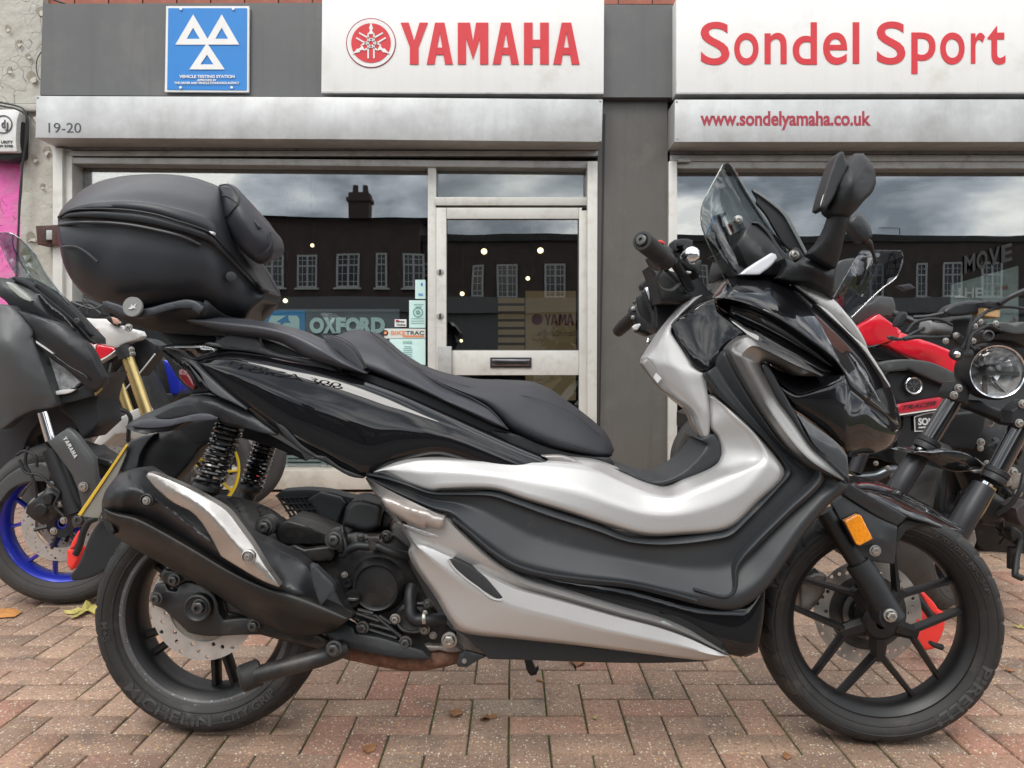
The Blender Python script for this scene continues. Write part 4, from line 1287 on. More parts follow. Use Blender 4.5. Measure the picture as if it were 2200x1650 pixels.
def tyre(name, c, r_out, r_rim, half, mat, parent, ang=0.0, seg=240, groove=None, tilt=None, letters=()):
    """tyre as a surface of revolution about the (yawed) axle, with sunken tread grooves; axis is the direction towards the viewer"""
    ax = Vector((math.sin(ang), -math.cos(ang), 0))
    if tilt: ax = (ax + Vector((0, 0, tilt))).normalized()
    u = ax.cross(Vector((0, 0, 1))).normalized(); w = ax.cross(u)
    hgt = r_out - r_rim
    prof = []
    for k in range(9): # near sidewall, rim to shoulder
        t = k / 8
        prof.append((r_rim + hgt * (.02 + .46 * t), half * (.80 + .20 * math.sin(math.pi * min(1, t * 1.1) / 2))))
    for k in range(1, 20):
        a = math.pi * (k / 20)
        prof.append((r_rim + hgt * .48 + hgt * .52 * math.sin(a) ** .9, half * math.cos(a)))
    prof += [(r, -h) for r, h in reversed(prof[:9])]
    prof += [(r_rim - .004, -half * .7), (r_rim - .004, half * .7)]
    vs, fs = [], []
    n = len(prof)
    for i, (r_, h) in enumerate(prof):
        for k in range(seg):
            a = 2 * math.pi * k / seg
            rr = r_
            if groove and 7 <= i <= n - 11: rr -= groove(k / seg, h / half)
            vs.append(c + ax * h + (u * math.cos(a) + w * math.sin(a)) * rr)
    for i in range(n):
        j = (i + 1) % n
        for k in range(seg):
            a, b = i * seg + k, i * seg + (k + 1) % seg
            fs.append((a, b, j * seg + (k + 1) % seg, j * seg + k))
    o = mesh_obj(name, vs, fs, mat, parent, angle=28)
    m_ = MB()
    for rr in (.12, .44):
        m_.lathe(c, ax, [(r_rim + hgt * rr, half * .985 - (0 if rr > .3 else .006)), (r_rim + hgt * rr + .002, half + .0015 - (0 if rr > .3 else .006)), (r_rim + hgt * rr + .004, half * .985 - (0 if rr > .3 else .004))], 120)
    m_.build('sidewall_rib', mat, o)
    for s, a0, a1, rr, hh in letters:         # angles in degrees, clockwise as seen, 0 = right
        v, f = glyphs(s, .02)
        def wp(uu, vv, a0=a0, a1=a1, rr=rr, hh=hh): return (a0 + (a1 - a0) * uu, rr + hh * vv)
        def fr_(a, q, ww_):
            an = math.radians(a)
            e1 = Vector((math.cos(ang), math.sin(ang), 0)); e2 = Vector((0, 0, 1))
            uq = (q - r_rim) / hgt
            if uq < .48: hq = .80 + .20 * math.sin(math.pi * min(1, (uq - .02) / .46 * 1.1) / 2)
            else: hq = math.sqrt(max(0, 1 - min(1, (uq - .48) / .52) ** 2.22))
            return c + ax * (half * hq + ww_ - .0002) + (e1 * math.cos(an) + e2 * math.sin(an)) * q
        lettering('sidewall_lettering', s, 0, 0, 0, 0, m_rubber_t, o, fr_, .0024, bold=.02, warp=wp)
    return o

def groove_rear(t, h):
    n = 24
    x = (t * n + 1.1 * abs(h)) % 1
    d = 0
    if .1 < abs(h) < .95 and abs(x - .5) < .1: d = .006
    x2 = (t * n * .5 + .8 * abs(h) + .3) % 1
    if .3 < abs(h) < .8 and abs(x2 - .5) < .05: d = .004
    return d
def groove_front(t, h):
    n = 30
    x = (t * n - .9 * abs(h)) % 1
    return .005 if (.2 < abs(h) < .97 and abs(x - .5) < .085) else 0

def rim(c, ang, r_rim, r_in, half, parent_name, parent, mat, lip=None, hub=.045, hub_w=.05, tilt=None):
    ax = Vector((math.sin(ang), -math.cos(ang), 0))
    m_ = MB()
    m_.lathe(c, ax, [(r_rim + .006, half * .88), (r_rim + .004, half * .93), (r_rim - .004, half * .93), (r_rim - .010, half * .8), (r_in + .006, half * .62), (r_in, half * .35), (r_in, -half * .35), (r_in + .006, -half * .62), (r_rim - .01, -half * .8), (r_rim + .004, -half * .93), (r_rim + .006, -half * .8), (r_in + .02, 0), (r_rim + .006, half * .88)], 96)
    m_.lathe(c, ax, [(.012, hub_w), (hub * .8, hub_w), (hub, hub_w * .8), (hub * 1.1, 0), (hub, -hub_w * .8), (.012, -hub_w)], 40)
    o = m_.build(parent_name, mat, parent)
    if lip:
        MB().lathe(c, ax, [(r_rim + .008, half * .90), (r_rim + .006, half * .955), (r_rim - .006, half * .955), (r_rim - .010, half * .87)], 96).build('rim_edge', lip, o)
    return o

def spoke_bar(m_, c, ang, p0, p1, w0, w1, h0, h1, th=.012):
    """tapered spoke between polar points p=(radius, degrees)"""
    ax = Vector((math.sin(ang), -math.cos(ang), 0))
    e1 = Vector((math.cos(ang), math.sin(ang), 0)); e2 = Vector((0, 0, 1))
    def pt(p, off, h):
        a = math.radians(p[1])
        return c + (e1 * math.cos(a) + e2 * math.sin(a)) * p[0] + off + ax * h
    A, Bp = pt(p0, Vector(), 0), pt(p1, Vector(), 0)
    d = (Bp - A).normalized(); n_ = ax.cross(d)
    q = []
    for P_, w_l, h in ((A, w0, h0), (Bp, w1, h1)):
        q.append([P_ + n_ * w_l + ax * (h - .010), P_ + n_ * w_l * .45 + ax * h, P_ - n_ * w_l * .45 + ax * h, P_ - n_ * w_l + ax * (h - .010), P_ - n_ * w_l * .8 + ax * (h - .010 - th), P_ + n_ * w_l * .8 + ax * (h - .010 - th)])
    v = q[0] + q[1]
    fs = [(i, (i + 1) % 6, (i + 1) % 6 + 6, i + 6) for i in range(6)] + [tuple(range(5, -1, -1)), tuple(range(6, 12))]
    m_.add(v, fs)

def brake_disc(name, c, ang, r0, r1, h, parent, n=30, rows=3, mat=None, hr=.0045, tangential=0.0):
    """drilled disc; holes are real"""
    ax = Vector((math.sin(ang), -math.cos(ang), 0)); e1 = Vector((math.cos(ang), math.sin(ang), 0)); e2 = Vector((0, 0, 1))
    seg = 120
    ring = lambda r_: [(r_ * math.cos(2 * math.pi * i / seg), r_ * math.sin(2 * math.pi * i / seg)) for i in range(seg)]
    loops = [ring(r1), ring(r0)]
    for k in range(n):
        row = k % rows
        rr = r0 + (r1 - r0) * (.2 + .6 * row / max(rows - 1, 1))
        a = 2 * math.pi * k / n
        loops.append([(rr * math.cos(a) + hr * math.cos(q), rr * math.sin(a) + hr * math.sin(q)) for q in np.linspace(0, 2 * math.pi, 9)[:-1]])
    pts = [Vector(p) for l in loops for p in l]
    ed = []; b = 0
    for l in loops:
        ed += [(b + i, b + (i + 1) % len(l)) for i in range(len(l))]; b += len(l)
    v2, _, f2, _, _, _ = delaunay_2d_cdt(pts, ed, [], 0, 1e-6)
    V = np.array([tuple(v) for v in v2])
    cen = np.array([V[list(f)].mean(0) for f in f2])
    rad = np.hypot(cen[:, 0], cen[:, 1])
    keep = (rad < r1) & (rad > r0 * math.cos(math.pi / seg))
    for l in loops[2:]: keep &= ~inside(cen, np.array(l))
    f2 = [tuple(f) for f, k in zip(f2, keep) if k]
    def w3(p, hh): return c + e1 * p[0] + e2 * p[1] + ax * hh
    vs = [w3(p, h) for p in V] + [w3(p, h - .004) for p in V]
    n_ = len(V)
    cnt = {(f[i], f[(i + 1) % len(f)]) for f in f2 for i in range(len(f))}
    fs = f2 + [tuple(reversed([i + n_ for i in f])) for f in f2] + [(b_, a_, a_ + n_, b_ + n_) for a_, b_ in cnt if (b_, a_) not in cnt]
    return mesh_obj(name, vs, fs, mat or m_disc, parent, angle=30)

# ---------------------------------------------------------------- wheels
YAW = 0.064                         # the bike's rear stands a little further away
def wheel_c(px, py): return P(px, py, Ym(px, py))
cR = wheel_c(456, 1311); cR.y += .012; rR = 247 / F * cR.y
cF = wheel_c(1886, 1326); cF.y += .012; rF = 254 / F * cF.y
cR.z = rR + .001; cF.z = rF + .001
RR = 187 / F * (cR.y - .05); RF = 204 / F * (cF.y - .05)
yw = -YAW
# front wheel
fw_ = rim(cF, yw, RF, RF - .024, .042, 'front_wheel', s_, m_wheel, hub=.040, hub_w=.035)
tyre('tyre', cF, rF, RF + .003, .058, m_rubber, fw_, yw, groove=groove_front, seg=300, letters=(('PIRELLI', -21, -62, RF + .012, .021), ('120/70-15 M/C 56P', 62, 20, RF + .016, .011)))
ms = MB()
for k in range(5):
    a = -90 + 72 * k
    spoke_bar(ms, cF, yw, (.030, a), (.088, a), .021, .0145, .030, .026, .016)
    for s in (-1, 1):
        spoke_bar(ms, cF, yw, (.080, a + 5 * s), (RF - .018, a + 25.5 * s), .0085, .0062, .026, .014, .014)
    o = ms.build('spoke', m_wheel, fw_); ms = MB()
brake_disc('brake_disc', cF, yw, .088, .122, -.045, fw_, n=40, rows=4)
MB().lathe(cF, (math.sin(yw), -math.cos(yw), 0), [(.03, -.05), (.094, -.046), (.094, -.049), (.03, -.054)], 40).build('disc_carrier', m_dkbolt, fw_)
MB().lathe(cF, (math.sin(yw), -math.cos(yw), 0), [(.048, -.034), (.060, -.034), (.060, -.037), (.048, -.037)], 60).build('sensor_ring', m_steel, fw_)
# caliper behind the spokes
relief('front_caliper', z8((545, 640), (640, 590), (700, 600), (690, 690), (640, 760), (600, 800), (548, 780)), m_alloy, s_, w=-.05, skirt=.05, dome=.012, domer=10, sp=6)
relief('caliper_bracket', z8((590, 570), (640, 560), (700, 640), (760, 800), (700, 830), (640, 760), (590, 680)), m_dkbolt, s_, w=-.06, skirt=.02)
mv_ = MB().tube([B(*p) for p in z8((1325, 990, .03), (1290, 980, .045), (1265, 966, .055))], [.007, .006, .0045], 10).build('valve', m_dark, fw_)
# rear wheel
rw_ = rim(cR, yw, RR, RR - .028, .055, 'rear_wheel', s_, m_wheel, lip=m_rimlip, hub=.05, hub_w=.05)
tyre('tyre', cR, rR, RR + .002, .068, m_rubber, rw_, yw, groove=groove_rear, seg=312, letters=(('MICHELIN', -139, -84, RR + .040, -.024), ('CITY GRIP', -77, -42, RR + .037, -.018), ('M+S', -178, -167, RR + .034, -.014)))
ms = MB()
for k in range(5):
    a = -81 + 72 * k
    for s in (-1, 1):
        spoke_bar(ms, cR, yw, (.04, a + 5 * s), (RR - .026, a + 7.5 * s), .011, .009, .020, .012, .02)
    ms.build('spoke', m_wheel, rw_); ms = MB()
axv = Vector((math.sin(yw), -math.cos(yw), 0))
cD = B(436, 1303, .09)
# disc seen on the near side
brake_disc('brake_disc', cD, yw, .078, .1195, 0, rw_, n=34, rows=3, hr=.0048)
MB().lathe(cD, axv, [(.03, -.006), (.079, -.004), (.079, -.007), (.03, -.01)], 40).build('disc_carrier', M('disc_inner', (.30, .28, .25), .45, metal=.6, var=.2, vs=40), rw_)

# ---------------------------------------------------------------- rear: caliper bracket, swing arm, stand
relief('brake_bracket', z3((545, 1045), (580, 960), (640, 950), (665, 1000), (720, 1010), (740, 970), (790, 945), (900, 960), (960, 1010), (1000, 1080), (1010, 1150), (1040, 1200), (1200, 1185), (1350, 1215), (1420, 1260), (1390, 1300), (1180, 1300), (860, 1300), (800, 1285), (700, 1190), (620, 1120), (560, 1100)),
       m_cast, s_, w=.105, skirt=.03, ridges=[z3((800, 1010, .118), (880, 1000, .122), (980, 1100, .12)), z3((700, 1150, .112), (820, 1240, .116), (1150, 1260, .116))], sp=7, er=4)
mb = MB().lathe(B(430, 1303, .120), axv, [(.0, .012), (.020, .012), (.026, .016), (.030, .014), (.031, -.02)], 40).build('axle_boss', m_cast, s_)
MB().bolt(B(430, 1303, .13), axv, .0145, .016).build('axle_nut', m_dkbolt, s_)
relief('caliper', z3((600, 900), (640, 850), (720, 860), (840, 920), (960, 985), (900, 960), (790, 945), (740, 975), (690, 985), (640, 950)), m_cast, s_, w=.10, skirt=.05, dome=.01, domer=8, sp=6)
for i, (x, y) in enumerate(((703, 930), (585, 1055), (1243, 1238))):
    q = z3((x, y))[0]
    MB().bolt(B(q[0], q[1], .125), axv, .0105, .010).build('bolt', m_dkbolt, s_)
relief('rear_arm', z3((1020, 1010), (1150, 1120), (1380, 1220), (1700, 1290), (1780, 1350), (1700, 1400), (1400, 1330), (1290, 1300), (1180, 1180), (1060, 1150)), m_cast, s_, w=.10, skirt=.05, dome=.012, domer=12)
# centre stand tube with foot
tubep('centre_stand', z3((1190, 1590, .20), (1450, 1520, .20), (1760, 1430, .18), (1850, 1390, .16)), .0185, m_cast, s_, corner=90)
MB().lathe(B(*z3((1182, 1590))[0], .20), Vector((-1, -.5, -.25)), [(.0, .012), (.022, .012), (.0275, .006), (.0275, -.03), (.02, -.034)], 24).build('stand_foot', m_rubber, s_)
MB().bolt(B(*z3((1785, 1393))[0], .205), axv, .0125, .013).build('bolt', m_dkbolt, s_)
relief('stand_link', z3((1700, 1400), (1760, 1340), (1850, 1350), (1880, 1410), (1830, 1450), (1700, 1460)), m_cast, s_, w=.17, skirt=.03)

# ---------------------------------------------------------------- inner fender, shocks, far wheel side
relief('rear_mudguard', za((190, 1440), (225, 1330), (330, 1180), (400, 1110), (560, 1080), (640, 1020), (820, 1005), (1060, 1010), (1100, 1040), (1000, 1180), (870, 1250), (760, 1400), (600, 1590), (400, 1500), (250, 1480)), m_matt2, s_, w=-.02, skirt=0.06,
       ridges=[za((250, 1400, .0), (420, 1180, .0), (640, 1090, -.02))], sp=9)
relief('plate_bracket', za((0, 1500), (20, 1440), (110, 1240), (150, 1180), (320, 1120), (390, 1110), (300, 1220), (240, 1330), (215, 1440), (200, 1480), (100, 1500)), m_matt, s_, w=.02, skirt=.05)
relief('inner_fender', za((560, 1000), (1100, 960), (1500, 1080), (1900, 1300), (1950, 1390), (1700, 1280), (1430, 1190), (1250, 1140), (1130, 1080), (1000, 1170), (700, 1240)), m_matt2, s_, w=-.02, skirt=0.06, sp=9)
pl = relief('number_plate', z2((535, 965), (860, 490), (850, 560), (668, 985), (545, 972)), m_plateb, s_, w=.03, skirt=.006, er=1.5, ed=.001, corner=2)
relief('plate_face', z2((523, 962), (852, 484), (864, 492), (546, 970)), m_plate, pl, w=.034, skirt=.004, er=.8, ed=.0005, sp=5, corner=2)
# mud flap behind the exhaust
relief('mud_flap', z2((470, 1375), (500, 1340), (640, 1050), (690, 985), (760, 1060), (850, 1130), (830, 1180), (770, 1280), (650, 1370), (560, 1400), (490, 1405)), m_matt2, s_, w=.0, skirt=.02)
def shock(x0, y0, x1, y1, wv, rpx, turns, parent=None, low=True):
    """coil spring from (x0, y0) down to (x1, y1), px; rpx = radius in px"""
    a, b = B(x0, y0, wv), B(x1, y1, wv)
    d = (b - a); L_ = d.length; d.normalize()
    u = d.cross(Vector((0, 1, 0))).normalized(); v = d.cross(u)
    rr = rpx / F * a.y
    body = MB().tube([a - d * .03, a + d * (L_ * .45)], rr * .45, 14).tube([a + d * (L_ * .4), b + d * .01], rr * .2, 12)
    body.lathe(b, d, [(0, -.012), (rr * 1.15, -.01), (rr * 1.2, 0), (rr * .8, .012), (rr * .8, .03), (0, .034)], 24)
    body.lathe(a, d, [(0, -.02), (rr * 1.05, -.018), (rr * 1.05, -.004), (0, -.002)], 24)
    o = body.build('shock_absorber', m_cast, s_)
    pts = []
    n = turns * 24
    for i in range(n + 1):
        t = i / n
        tt = t * (1 - .25) + .25 * t * t if low else t          # coils open out downwards
        ang_ = 2 * math.pi * turns * t
        pts.append(a + d * (tt * (L_ - .01)) + (u * math.cos(ang_) + v * math.sin(ang_)) * rr)
    MB().tube(pts, .0052, 8).build('spring', m_spring, o)
    MB().tube([a + d * (L_ * .4), b], rr * .16, 12).build('damper_rod', m_steel, o)
q = za((1165, 1035), (960, 1640))
shock(q[0][0], q[0][1], q[1][0] - 8, q[1][1] + 6, .085, 27, 10)
q = za((1540, 1170), (1370, 1640))
shock(q[0][0], q[0][1], q[1][0], q[1][1] + 8, -.12, 22, 11)

# ---------------------------------------------------------------- engine side
relief('engine_cover', zb((130, 480), (230, 350), (320, 370), (590, 480), (700, 470), (780, 440), (1130, 470), (1250, 560), (1260, 700), (1330, 850), (1420, 1010), (1600, 1250), (1650, 1300), (1650, 1440), (1420, 1440), (1330, 1400), (1180, 1340), (1000, 1290), (800, 1200), (560, 950), (350, 700), (200, 560)), m_cast, s_, w=.10, skirt=.12, sp=9,
       ridges=[zb((600, 700, .11), (900, 560, .12), (1200, 660, .12), (1250, 900, .115), (1100, 1150, .115), (800, 1150, .11))])
relief('air_filter_housing', zb((120, 140), (170, 100), (400, 88), (600, 110), (750, 150), (900, 170), (1000, 200), (1060, 260), (1180, 460), (1200, 560), (1000, 560), (800, 470), (560, 440), (400, 400), (330, 300), (200, 190)), m_matt2, s_, w=-.08, skirt=.05, sp=8)
relief('housing_panel', zb((400, 165), (500, 110), (670, 155), (715, 210), (690, 260), (640, 390), (550, 400)), m_matt, s_, w=-.06, skirt=.03, sp=6)
mr_ = MB()
for k in range(6):
    for a, b in (((150 + 40 * k, 150), (330 + 40 * k, 420)),):
        p = [B(*q_, -.075) for q_ in zb(a, b)]
        mr_.tube(p, .003, 5)
for k in range(5):
    p = [B(*q_, -.075) for q_ in zb((150 + 30 * k, 160 + 50 * k), (420 + 30 * k, 150 + 50 * k))]
    mr_.tube(p, .003, 5)
mr_.build('moulded_ribs', m_matt2, s_)
relief('coil_cover', zb((690, 390), (720, 230), (780, 170), (830, 163), (1010, 200), (1040, 240), (1010, 400), (960, 430), (900, 445), (790, 425)), m_matt2, s_, w=.10, skirt=.08, dome=.022, domer=9, sp=6, er=5, ed=.008)
relief('coil_side', zb((1015, 250), (1060, 260), (1120, 330), (1090, 420), (1000, 425), (1010, 330)), m_cast, s_, w=.08, skirt=.05, dome=.008, domer=5)
# round clutch style cover
cc = zb((975, 910))[0]
cw = B(cc[0], cc[1], .135)
rc = 49 / F * cw.y
MB().lathe(cw, axv, [(rc * 1.32, -.04), (rc * 1.25, -.012), (rc * 1.05, .0), (rc * 1.0, .004), (rc * .96, .003), (rc * .90, -.003), (rc * .5, -.002), (0, .0)], 72).build('round_cover', m_cast, s_)
# ribbed foot of the cover
mrb = MB()
for i, (a, b) in enumerate((((790, 1125), (1000, 1195)), ((820, 1100), (950, 1130)), ((920, 1220), (1110, 1270)), ((910, 1265), (1150, 1340)), ((790, 1170), (830, 1190)), ((970, 1150), (1185, 1330)), ((1000, 1150), (1100, 1215)))):
    p = [B(*q_, .142) for q_ in zb(a, b)]
    mrb.tube(p, .0042, 8)
mrb.build('cooling_ribs', m_cast, s_)
relief('rib_plate', zb((770, 1110), (980, 1140), (1190, 1310), (1180, 1350), (1000, 1320), (880, 1290), (800, 1200)), m_cast, s_, w=.125, skirt=.02)
# filler cap
MB().lathe(B(*zb((770, 1010))[0], .145), axv, [(.0165, -.03), (.018, 0), (.0165, .004), (0, .004)], 24).build('oil_filler_cap', m_cast, s_)
relief('cap_grip', zb((718, 1010), (740, 1000), (820, 1003), (828, 1015), (790, 1032), (740, 1030)), m_dkbolt, s_, w=.155, skirt=.01, er=2)
MB().lathe(B(*zb((738, 875))[0], .13), axv, [(.009, -.01), (.009, .006), (.006, .006), (.005, .002), (0, .002)], 20).build('bush', m_cast, s_)
for x, y, w__, r_, mm in ((622, 508, .16, .0125, m_dkbolt), (35, 400, .15, .013, m_dkbolt), (858, 1252, .15, .0105, m_dkbolt), (1222, 1378, .15, .0105, m_dkbolt), (1592, 1358, .14, .0125, m_steel), (1412, 1052, .135, .008, m_dkbolt),
                          (1135, 1180, .135, .0085, m_alloy), (1383, 1265, .135, .0085, m_alloy), (1060, 475, .12, .009, m_dkbolt), (845, 490, .12, .007, m_dkbolt), (708, 808, .13, .0055, m_alloy), (1455, 1318, .13, .006, m_alloy), (948, 495, .14, .0055, m_dkbolt), (675, 580, .14, .007, m_dkbolt)):
    q = zb((x, y))[0]
    m_ = MB().bolt(B(q[0], q[1], w__), axv, r_, r_ * .9)
    if x in (622, 35): m_.lathe(B(q[0], q[1], w__ - .004), axv, [(r_ * 1.7, -.03), (r_ * 1.7, 0), (0, 0)], 24)
    m_.build('bolt', mm, s_)
# air duct and bars between tyre and engine
relief('belt_duct', zb((120, 440), (180, 370), (230, 352), (320, 372), (580, 475), (600, 510), (570, 540), (340, 545), (180, 550), (140, 500)), m_cast, s_, w=.125, skirt=.06, ridges=[zb((180, 440, .135), (320, 400, .142), (590, 490, .13))], sp=6, crisp=30, smooth=0)
relief('lower_duct', zb((200, 570), (290, 555), (370, 590), (590, 565), (625, 590), (620, 650), (590, 690), (400, 680), (350, 660)), m_cast, s_, w=.125, skirt=.05, ridges=[zb((310, 625, .14), (600, 585, .14))], sp=6)
tubep('engine_hose', zb((740, 590, .15), (820, 560, .155), (900, 565, .155), (980, 560, .155), (1050, 590, .155), (1150, 625, .15), (1250, 650, .13)), .0095, m_matt2, s_)
tubep('vacuum_hose', zb((690, 400, .14), (695, 470, .15), (715, 540, .155), (720, 600, .155), (700, 650, .15), (670, 640, .14)), .0045, m_matt2, s_)
relief('hose_clip', zb((890, 480), (1000, 480), (1000, 520), (975, 530), (975, 600), (905, 600), (905, 525), (890, 515)), m_cast, s_, w=.165, skirt=.03, er=2)
tubep('coolant_hose', zb((1280, 900, .12), (1265, 960, .13), (1265, 1080, .14), (1270, 1150, .145), (1300, 1180, .145), (1400, 1185, .145), (1560, 1185, .13)), .0135, m_matt2, s_, corner=90)
MB().lathe(B(*zb((1383, 1172))[0], .145), (1, 0, 0), [(.0148, -.004), (.0155, -.003), (.0155, .003), (.0148, .004)], 24).build('hose_clamp', m_steel, s_)
MB().bolt(B(*zb((1388, 1125))[0], .15), axv, .004, .004).build('clamp_screw', m_steel, s_)
MB().lathe(B(*zb((1270, 1180))[0], .125), axv, [(.035, -.02), (.035, .0), (.028, .004), (.022, .0), (0, .0)], 36).build('water_pump', m_cast, s_)
tubep('pump_bracket', zb((1130, 1185, .13), (1200, 1270, .135), (1300, 1290, .13), (1385, 1265, .13)), .004, m_cast, s_)
tubep('pump_bracket', zb((1290, 1050, .13), (1350, 1050, .13), (1412, 1052, .13), (1480, 1120, .12)), .005, m_cast, s_)
# lower engine guard and exhaust pipe
relief('lower_guard', zb((515, 1215), (700, 1210), (780, 1250), (800, 1300), (1000, 1330), (1230, 1400), (1370, 1440), (1425, 1500), (1418, 1520), (1300, 1520), (1050, 1490), (800, 1440), (640, 1390), (540, 1290)), m_matt2, s_, w=.15, skirt=.03, sp=7,
       ridges=[zb((600, 1330, .16), (830, 1390, .162), (1150, 1460, .16), (1380, 1500, .155))], crisp=30, smooth=0)
tubep('exhaust_pipe', zb((560, 1340, .08), (700, 1420, .09), (860, 1460, .1), (1050, 1500, .1), (1250, 1530, .1), (1420, 1520, .1), (1650, 1470, .08), (1800, 1430, .04)), .021, m_rustp, s_)
relief('frame_lug', zb((1340, 1430), (1400, 1400), (1650, 1410), (1700, 1450), (1600, 1460), (1500, 1440), (1430, 1450)), m_alloy, s_, w=.12, skirt=.06)
relief('engine_mount', z4((780, 1250), (960, 1240), (1080, 1290), (1260, 1440), (1100, 1410), (1000, 1400), (900, 1380), (800, 1340)), m_alloy, s_, w=.09, skirt=.1, sp=8)
relief('stand_bracket', z4((1040, 1500), (1060, 1430), (1100, 1405), (1250, 1445), (1190, 1470), (1110, 1520), (1050, 1515)), m_matt, s_, w=.13, skirt=.006, er=2)
MB().bolt(B(*z4((1092, 1478))[0], .135), axv, .004, .003).build('bolt', m_steel, s_)
relief('undertray', z4((1060, 1280), (1270, 1300), (1700, 1350), (2200, 1410)) + [(1420, 1402), (1525, 1420), (1490, 1422), (1050, 1416), (1030, 1395)], m_matt, s_, w=.14, skirt=.16, sp=10)
st_ = relief('side_stand', [(1126, 1416), (1141, 1416), (1152, 1440), (1156, 1434), (1158, 1437), (1152, 1450), (1140, 1452), (1135, 1446)], m_matt2, s_, w=-.14, skirt=.016, er=2)

# ---------------------------------------------------------------- exhaust silencer
def ex_frame(px, py, w=0.0): return B(px, py, .0 + w)
loft('silencer', [(z3(a)[0], z3(b)[0]) for a, b in (((228, 440), (255, 590)), ((300, 470), (330, 650)), ((450, 505), (420, 712)), ((620, 590), (560, 790)), ((850, 722), (760, 902)), ((1100, 870), (960, 1012)), ((1340, 978), (1180, 1162)), ((1540, 1036), (1350, 1252)), ((1700, 1098), (1520, 1308)), ((1895, 1188), (1760, 1290)))],
    [0, .12, .42, .78, 1], [.262, .268, .256, .205, .14], m_muff, s_, cross='smooth', er=4, ed=.004, soft=2, skirt=.04)
relief('heat_shield', z3((235, 470), (215, 400), (240, 330), (290, 260), (330, 215), (380, 195), (500, 178), (540, 200), (700, 310), (950, 420), (1080, 480), (1140, 550), (1180, 600), (1350, 690), (1560, 800), (1640, 870), (1780, 960), (1870, 1140), (1905, 1190), (1880, 1195), (1700, 1115), (1560, 1060), (1500, 1045), (1340, 985), (1100, 880), (850, 730), (620, 600), (420, 480), (300, 500)),
       m_heat, s_, w=.20, skirt=0.04, sp=8, er=4, ed=.006,
       ridges=[z3((260, 440, .27), (300, 330, .285), (400, 300, .29), (560, 380, .295), (900, 640, .295), (1300, 900, .285), (1560, 1020, .265)), z3((1600, 820, .225), (1690, 1110, .235)), z3((1400, 760, .235), (1500, 1030, .26)), z3((400, 190, .22), (390, 300, .285), (340, 420, .285))], smooth=1, crisp=50)
tp = relief('silencer_trim', z3((512, 228), (530, 205), (560, 210), (640, 240), (900, 360), (1080, 480), (1140, 560), (1240, 700), (1330, 850), (1418, 970), (1410, 980), (1300, 935), (1150, 850), (1020, 770), (940, 620), (880, 530), (820, 470), (720, 420), (600, 330)), m_brushed, s_, w=.285, skirt=.02, sp=6, er=4, ed=.005,
        ridges=[z3((560, 230, .30), (750, 350, .315), (900, 440, .318), (1050, 600, .318), (1200, 780, .315), (1380, 950, .302))], smooth=1, crisp=40)
for x, y, w__ in ((517, 395, .306), (1203, 775, .325)):
    q = z3((x, y))[0]
    MB().lathe(B(q[0], q[1], w__ - .003), axv, [(.0135, -.008), (.0135, .0), (.0115, .001), (.0105, -.004), (0, -.004)], 28).build('screw_recess', m_dark if x < 600 else m_brushed, s_)
    MB().bolt(B(q[0], q[1], w__), axv, .0062, .004).build('cover_screw', m_steel, s_)
relief('shield_step', z3((1620, 830), (1660, 840), (1780, 960), (1790, 1000), (1700, 1100), (1690, 1100), (1640, 950)), m_matt, s_, w=.262, skirt=.02, er=2)
relief('outlet_cap', z3((215, 400), (245, 330), (260, 345), (240, 420), (245, 500), (275, 530), (300, 600), (290, 625), (250, 590), (222, 520)), m_muff, s_, w=.24, skirt=0.05, er=3)

# ---------------------------------------------------------------- tail
relief('tail_arm', za((90, 1045), (130, 1000), (250, 930), (500, 820), (700, 740), (780, 715), (900, 725), (1100, 780), (1340, 860), (1440, 940), (1660, 1110), (1640, 1130), (1500, 1100), (1250, 1030), (1100, 990), (1040, 960), (700, 1000), (560, 1080), (430, 1095), (270, 1110), (170, 1080)),
       m_matt, s_, w=.10, skirt=.05, sp=7, ridges=[za((120, 1020, .12), (500, 850, .13), (760, 760, .15), (860, 770, .16), (1200, 900, .165), (1600, 1100, .17)), za((150, 1030, .145), (700, 960, .15), (1040, 940, .15))], smooth=0, crisp=40)
relief('tail_arm_recess', za((390, 930), (600, 830), (780, 800), (880, 870), (900, 890), (700, 925), (500, 955), (430, 950)), m_matt2, s_, w=.152, skirt=.01, er=2, ed=.001)
relief('tail_arm_ledge', za((125, 1030), (330, 955), (420, 955), (500, 960), (900, 900), (960, 905), (1040, 945), (1030, 965), (700, 995), (560, 1030), (180, 1040)), M('ledge_grey', (.06, .06, .075), .5, var=.1, vs=9), s_, w=.155, skirt=.01, er=2)  # ledge coloured a lighter grey than the arm
relief('light_surround', za((425, 215), (520, 195), (700, 190), (880, 190), (950, 170), (1300, 215), (1300, 240), (1140, 262), (1000, 290), (790, 355), (850, 430), (1000, 560), (1340, 855), (1300, 860), (960, 690), (780, 700), (740, 650), (640, 550), (560, 420), (480, 300)), m_matt2, s_, w=.115, skirt=.05, sp=7)
relief('tail_light', za((470, 230), (560, 205), (700, 200), (900, 205), (1000, 225), (1025, 245), (1000, 275), (850, 325), (780, 355), (720, 320), (640, 260), (560, 240)), m_lens, s_, w=.155, skirt=.012, sp=6, er=3)
relief('lamp_reflector', za((500, 235), (700, 215), (980, 235), (860, 310), (770, 340), (700, 290), (620, 255)), m_head, s_, w=.138, skirt=.01, sp=6, er=3, ridges=[za((620, 240, .125), (720, 270, .11), (860, 250, .125))])
relief('brake_light', za((640, 460), (680, 440), (720, 470), (780, 560), (805, 630), (790, 655), (700, 590), (650, 520)), m_redlens, s_, w=.165, skirt=.02, er=3)
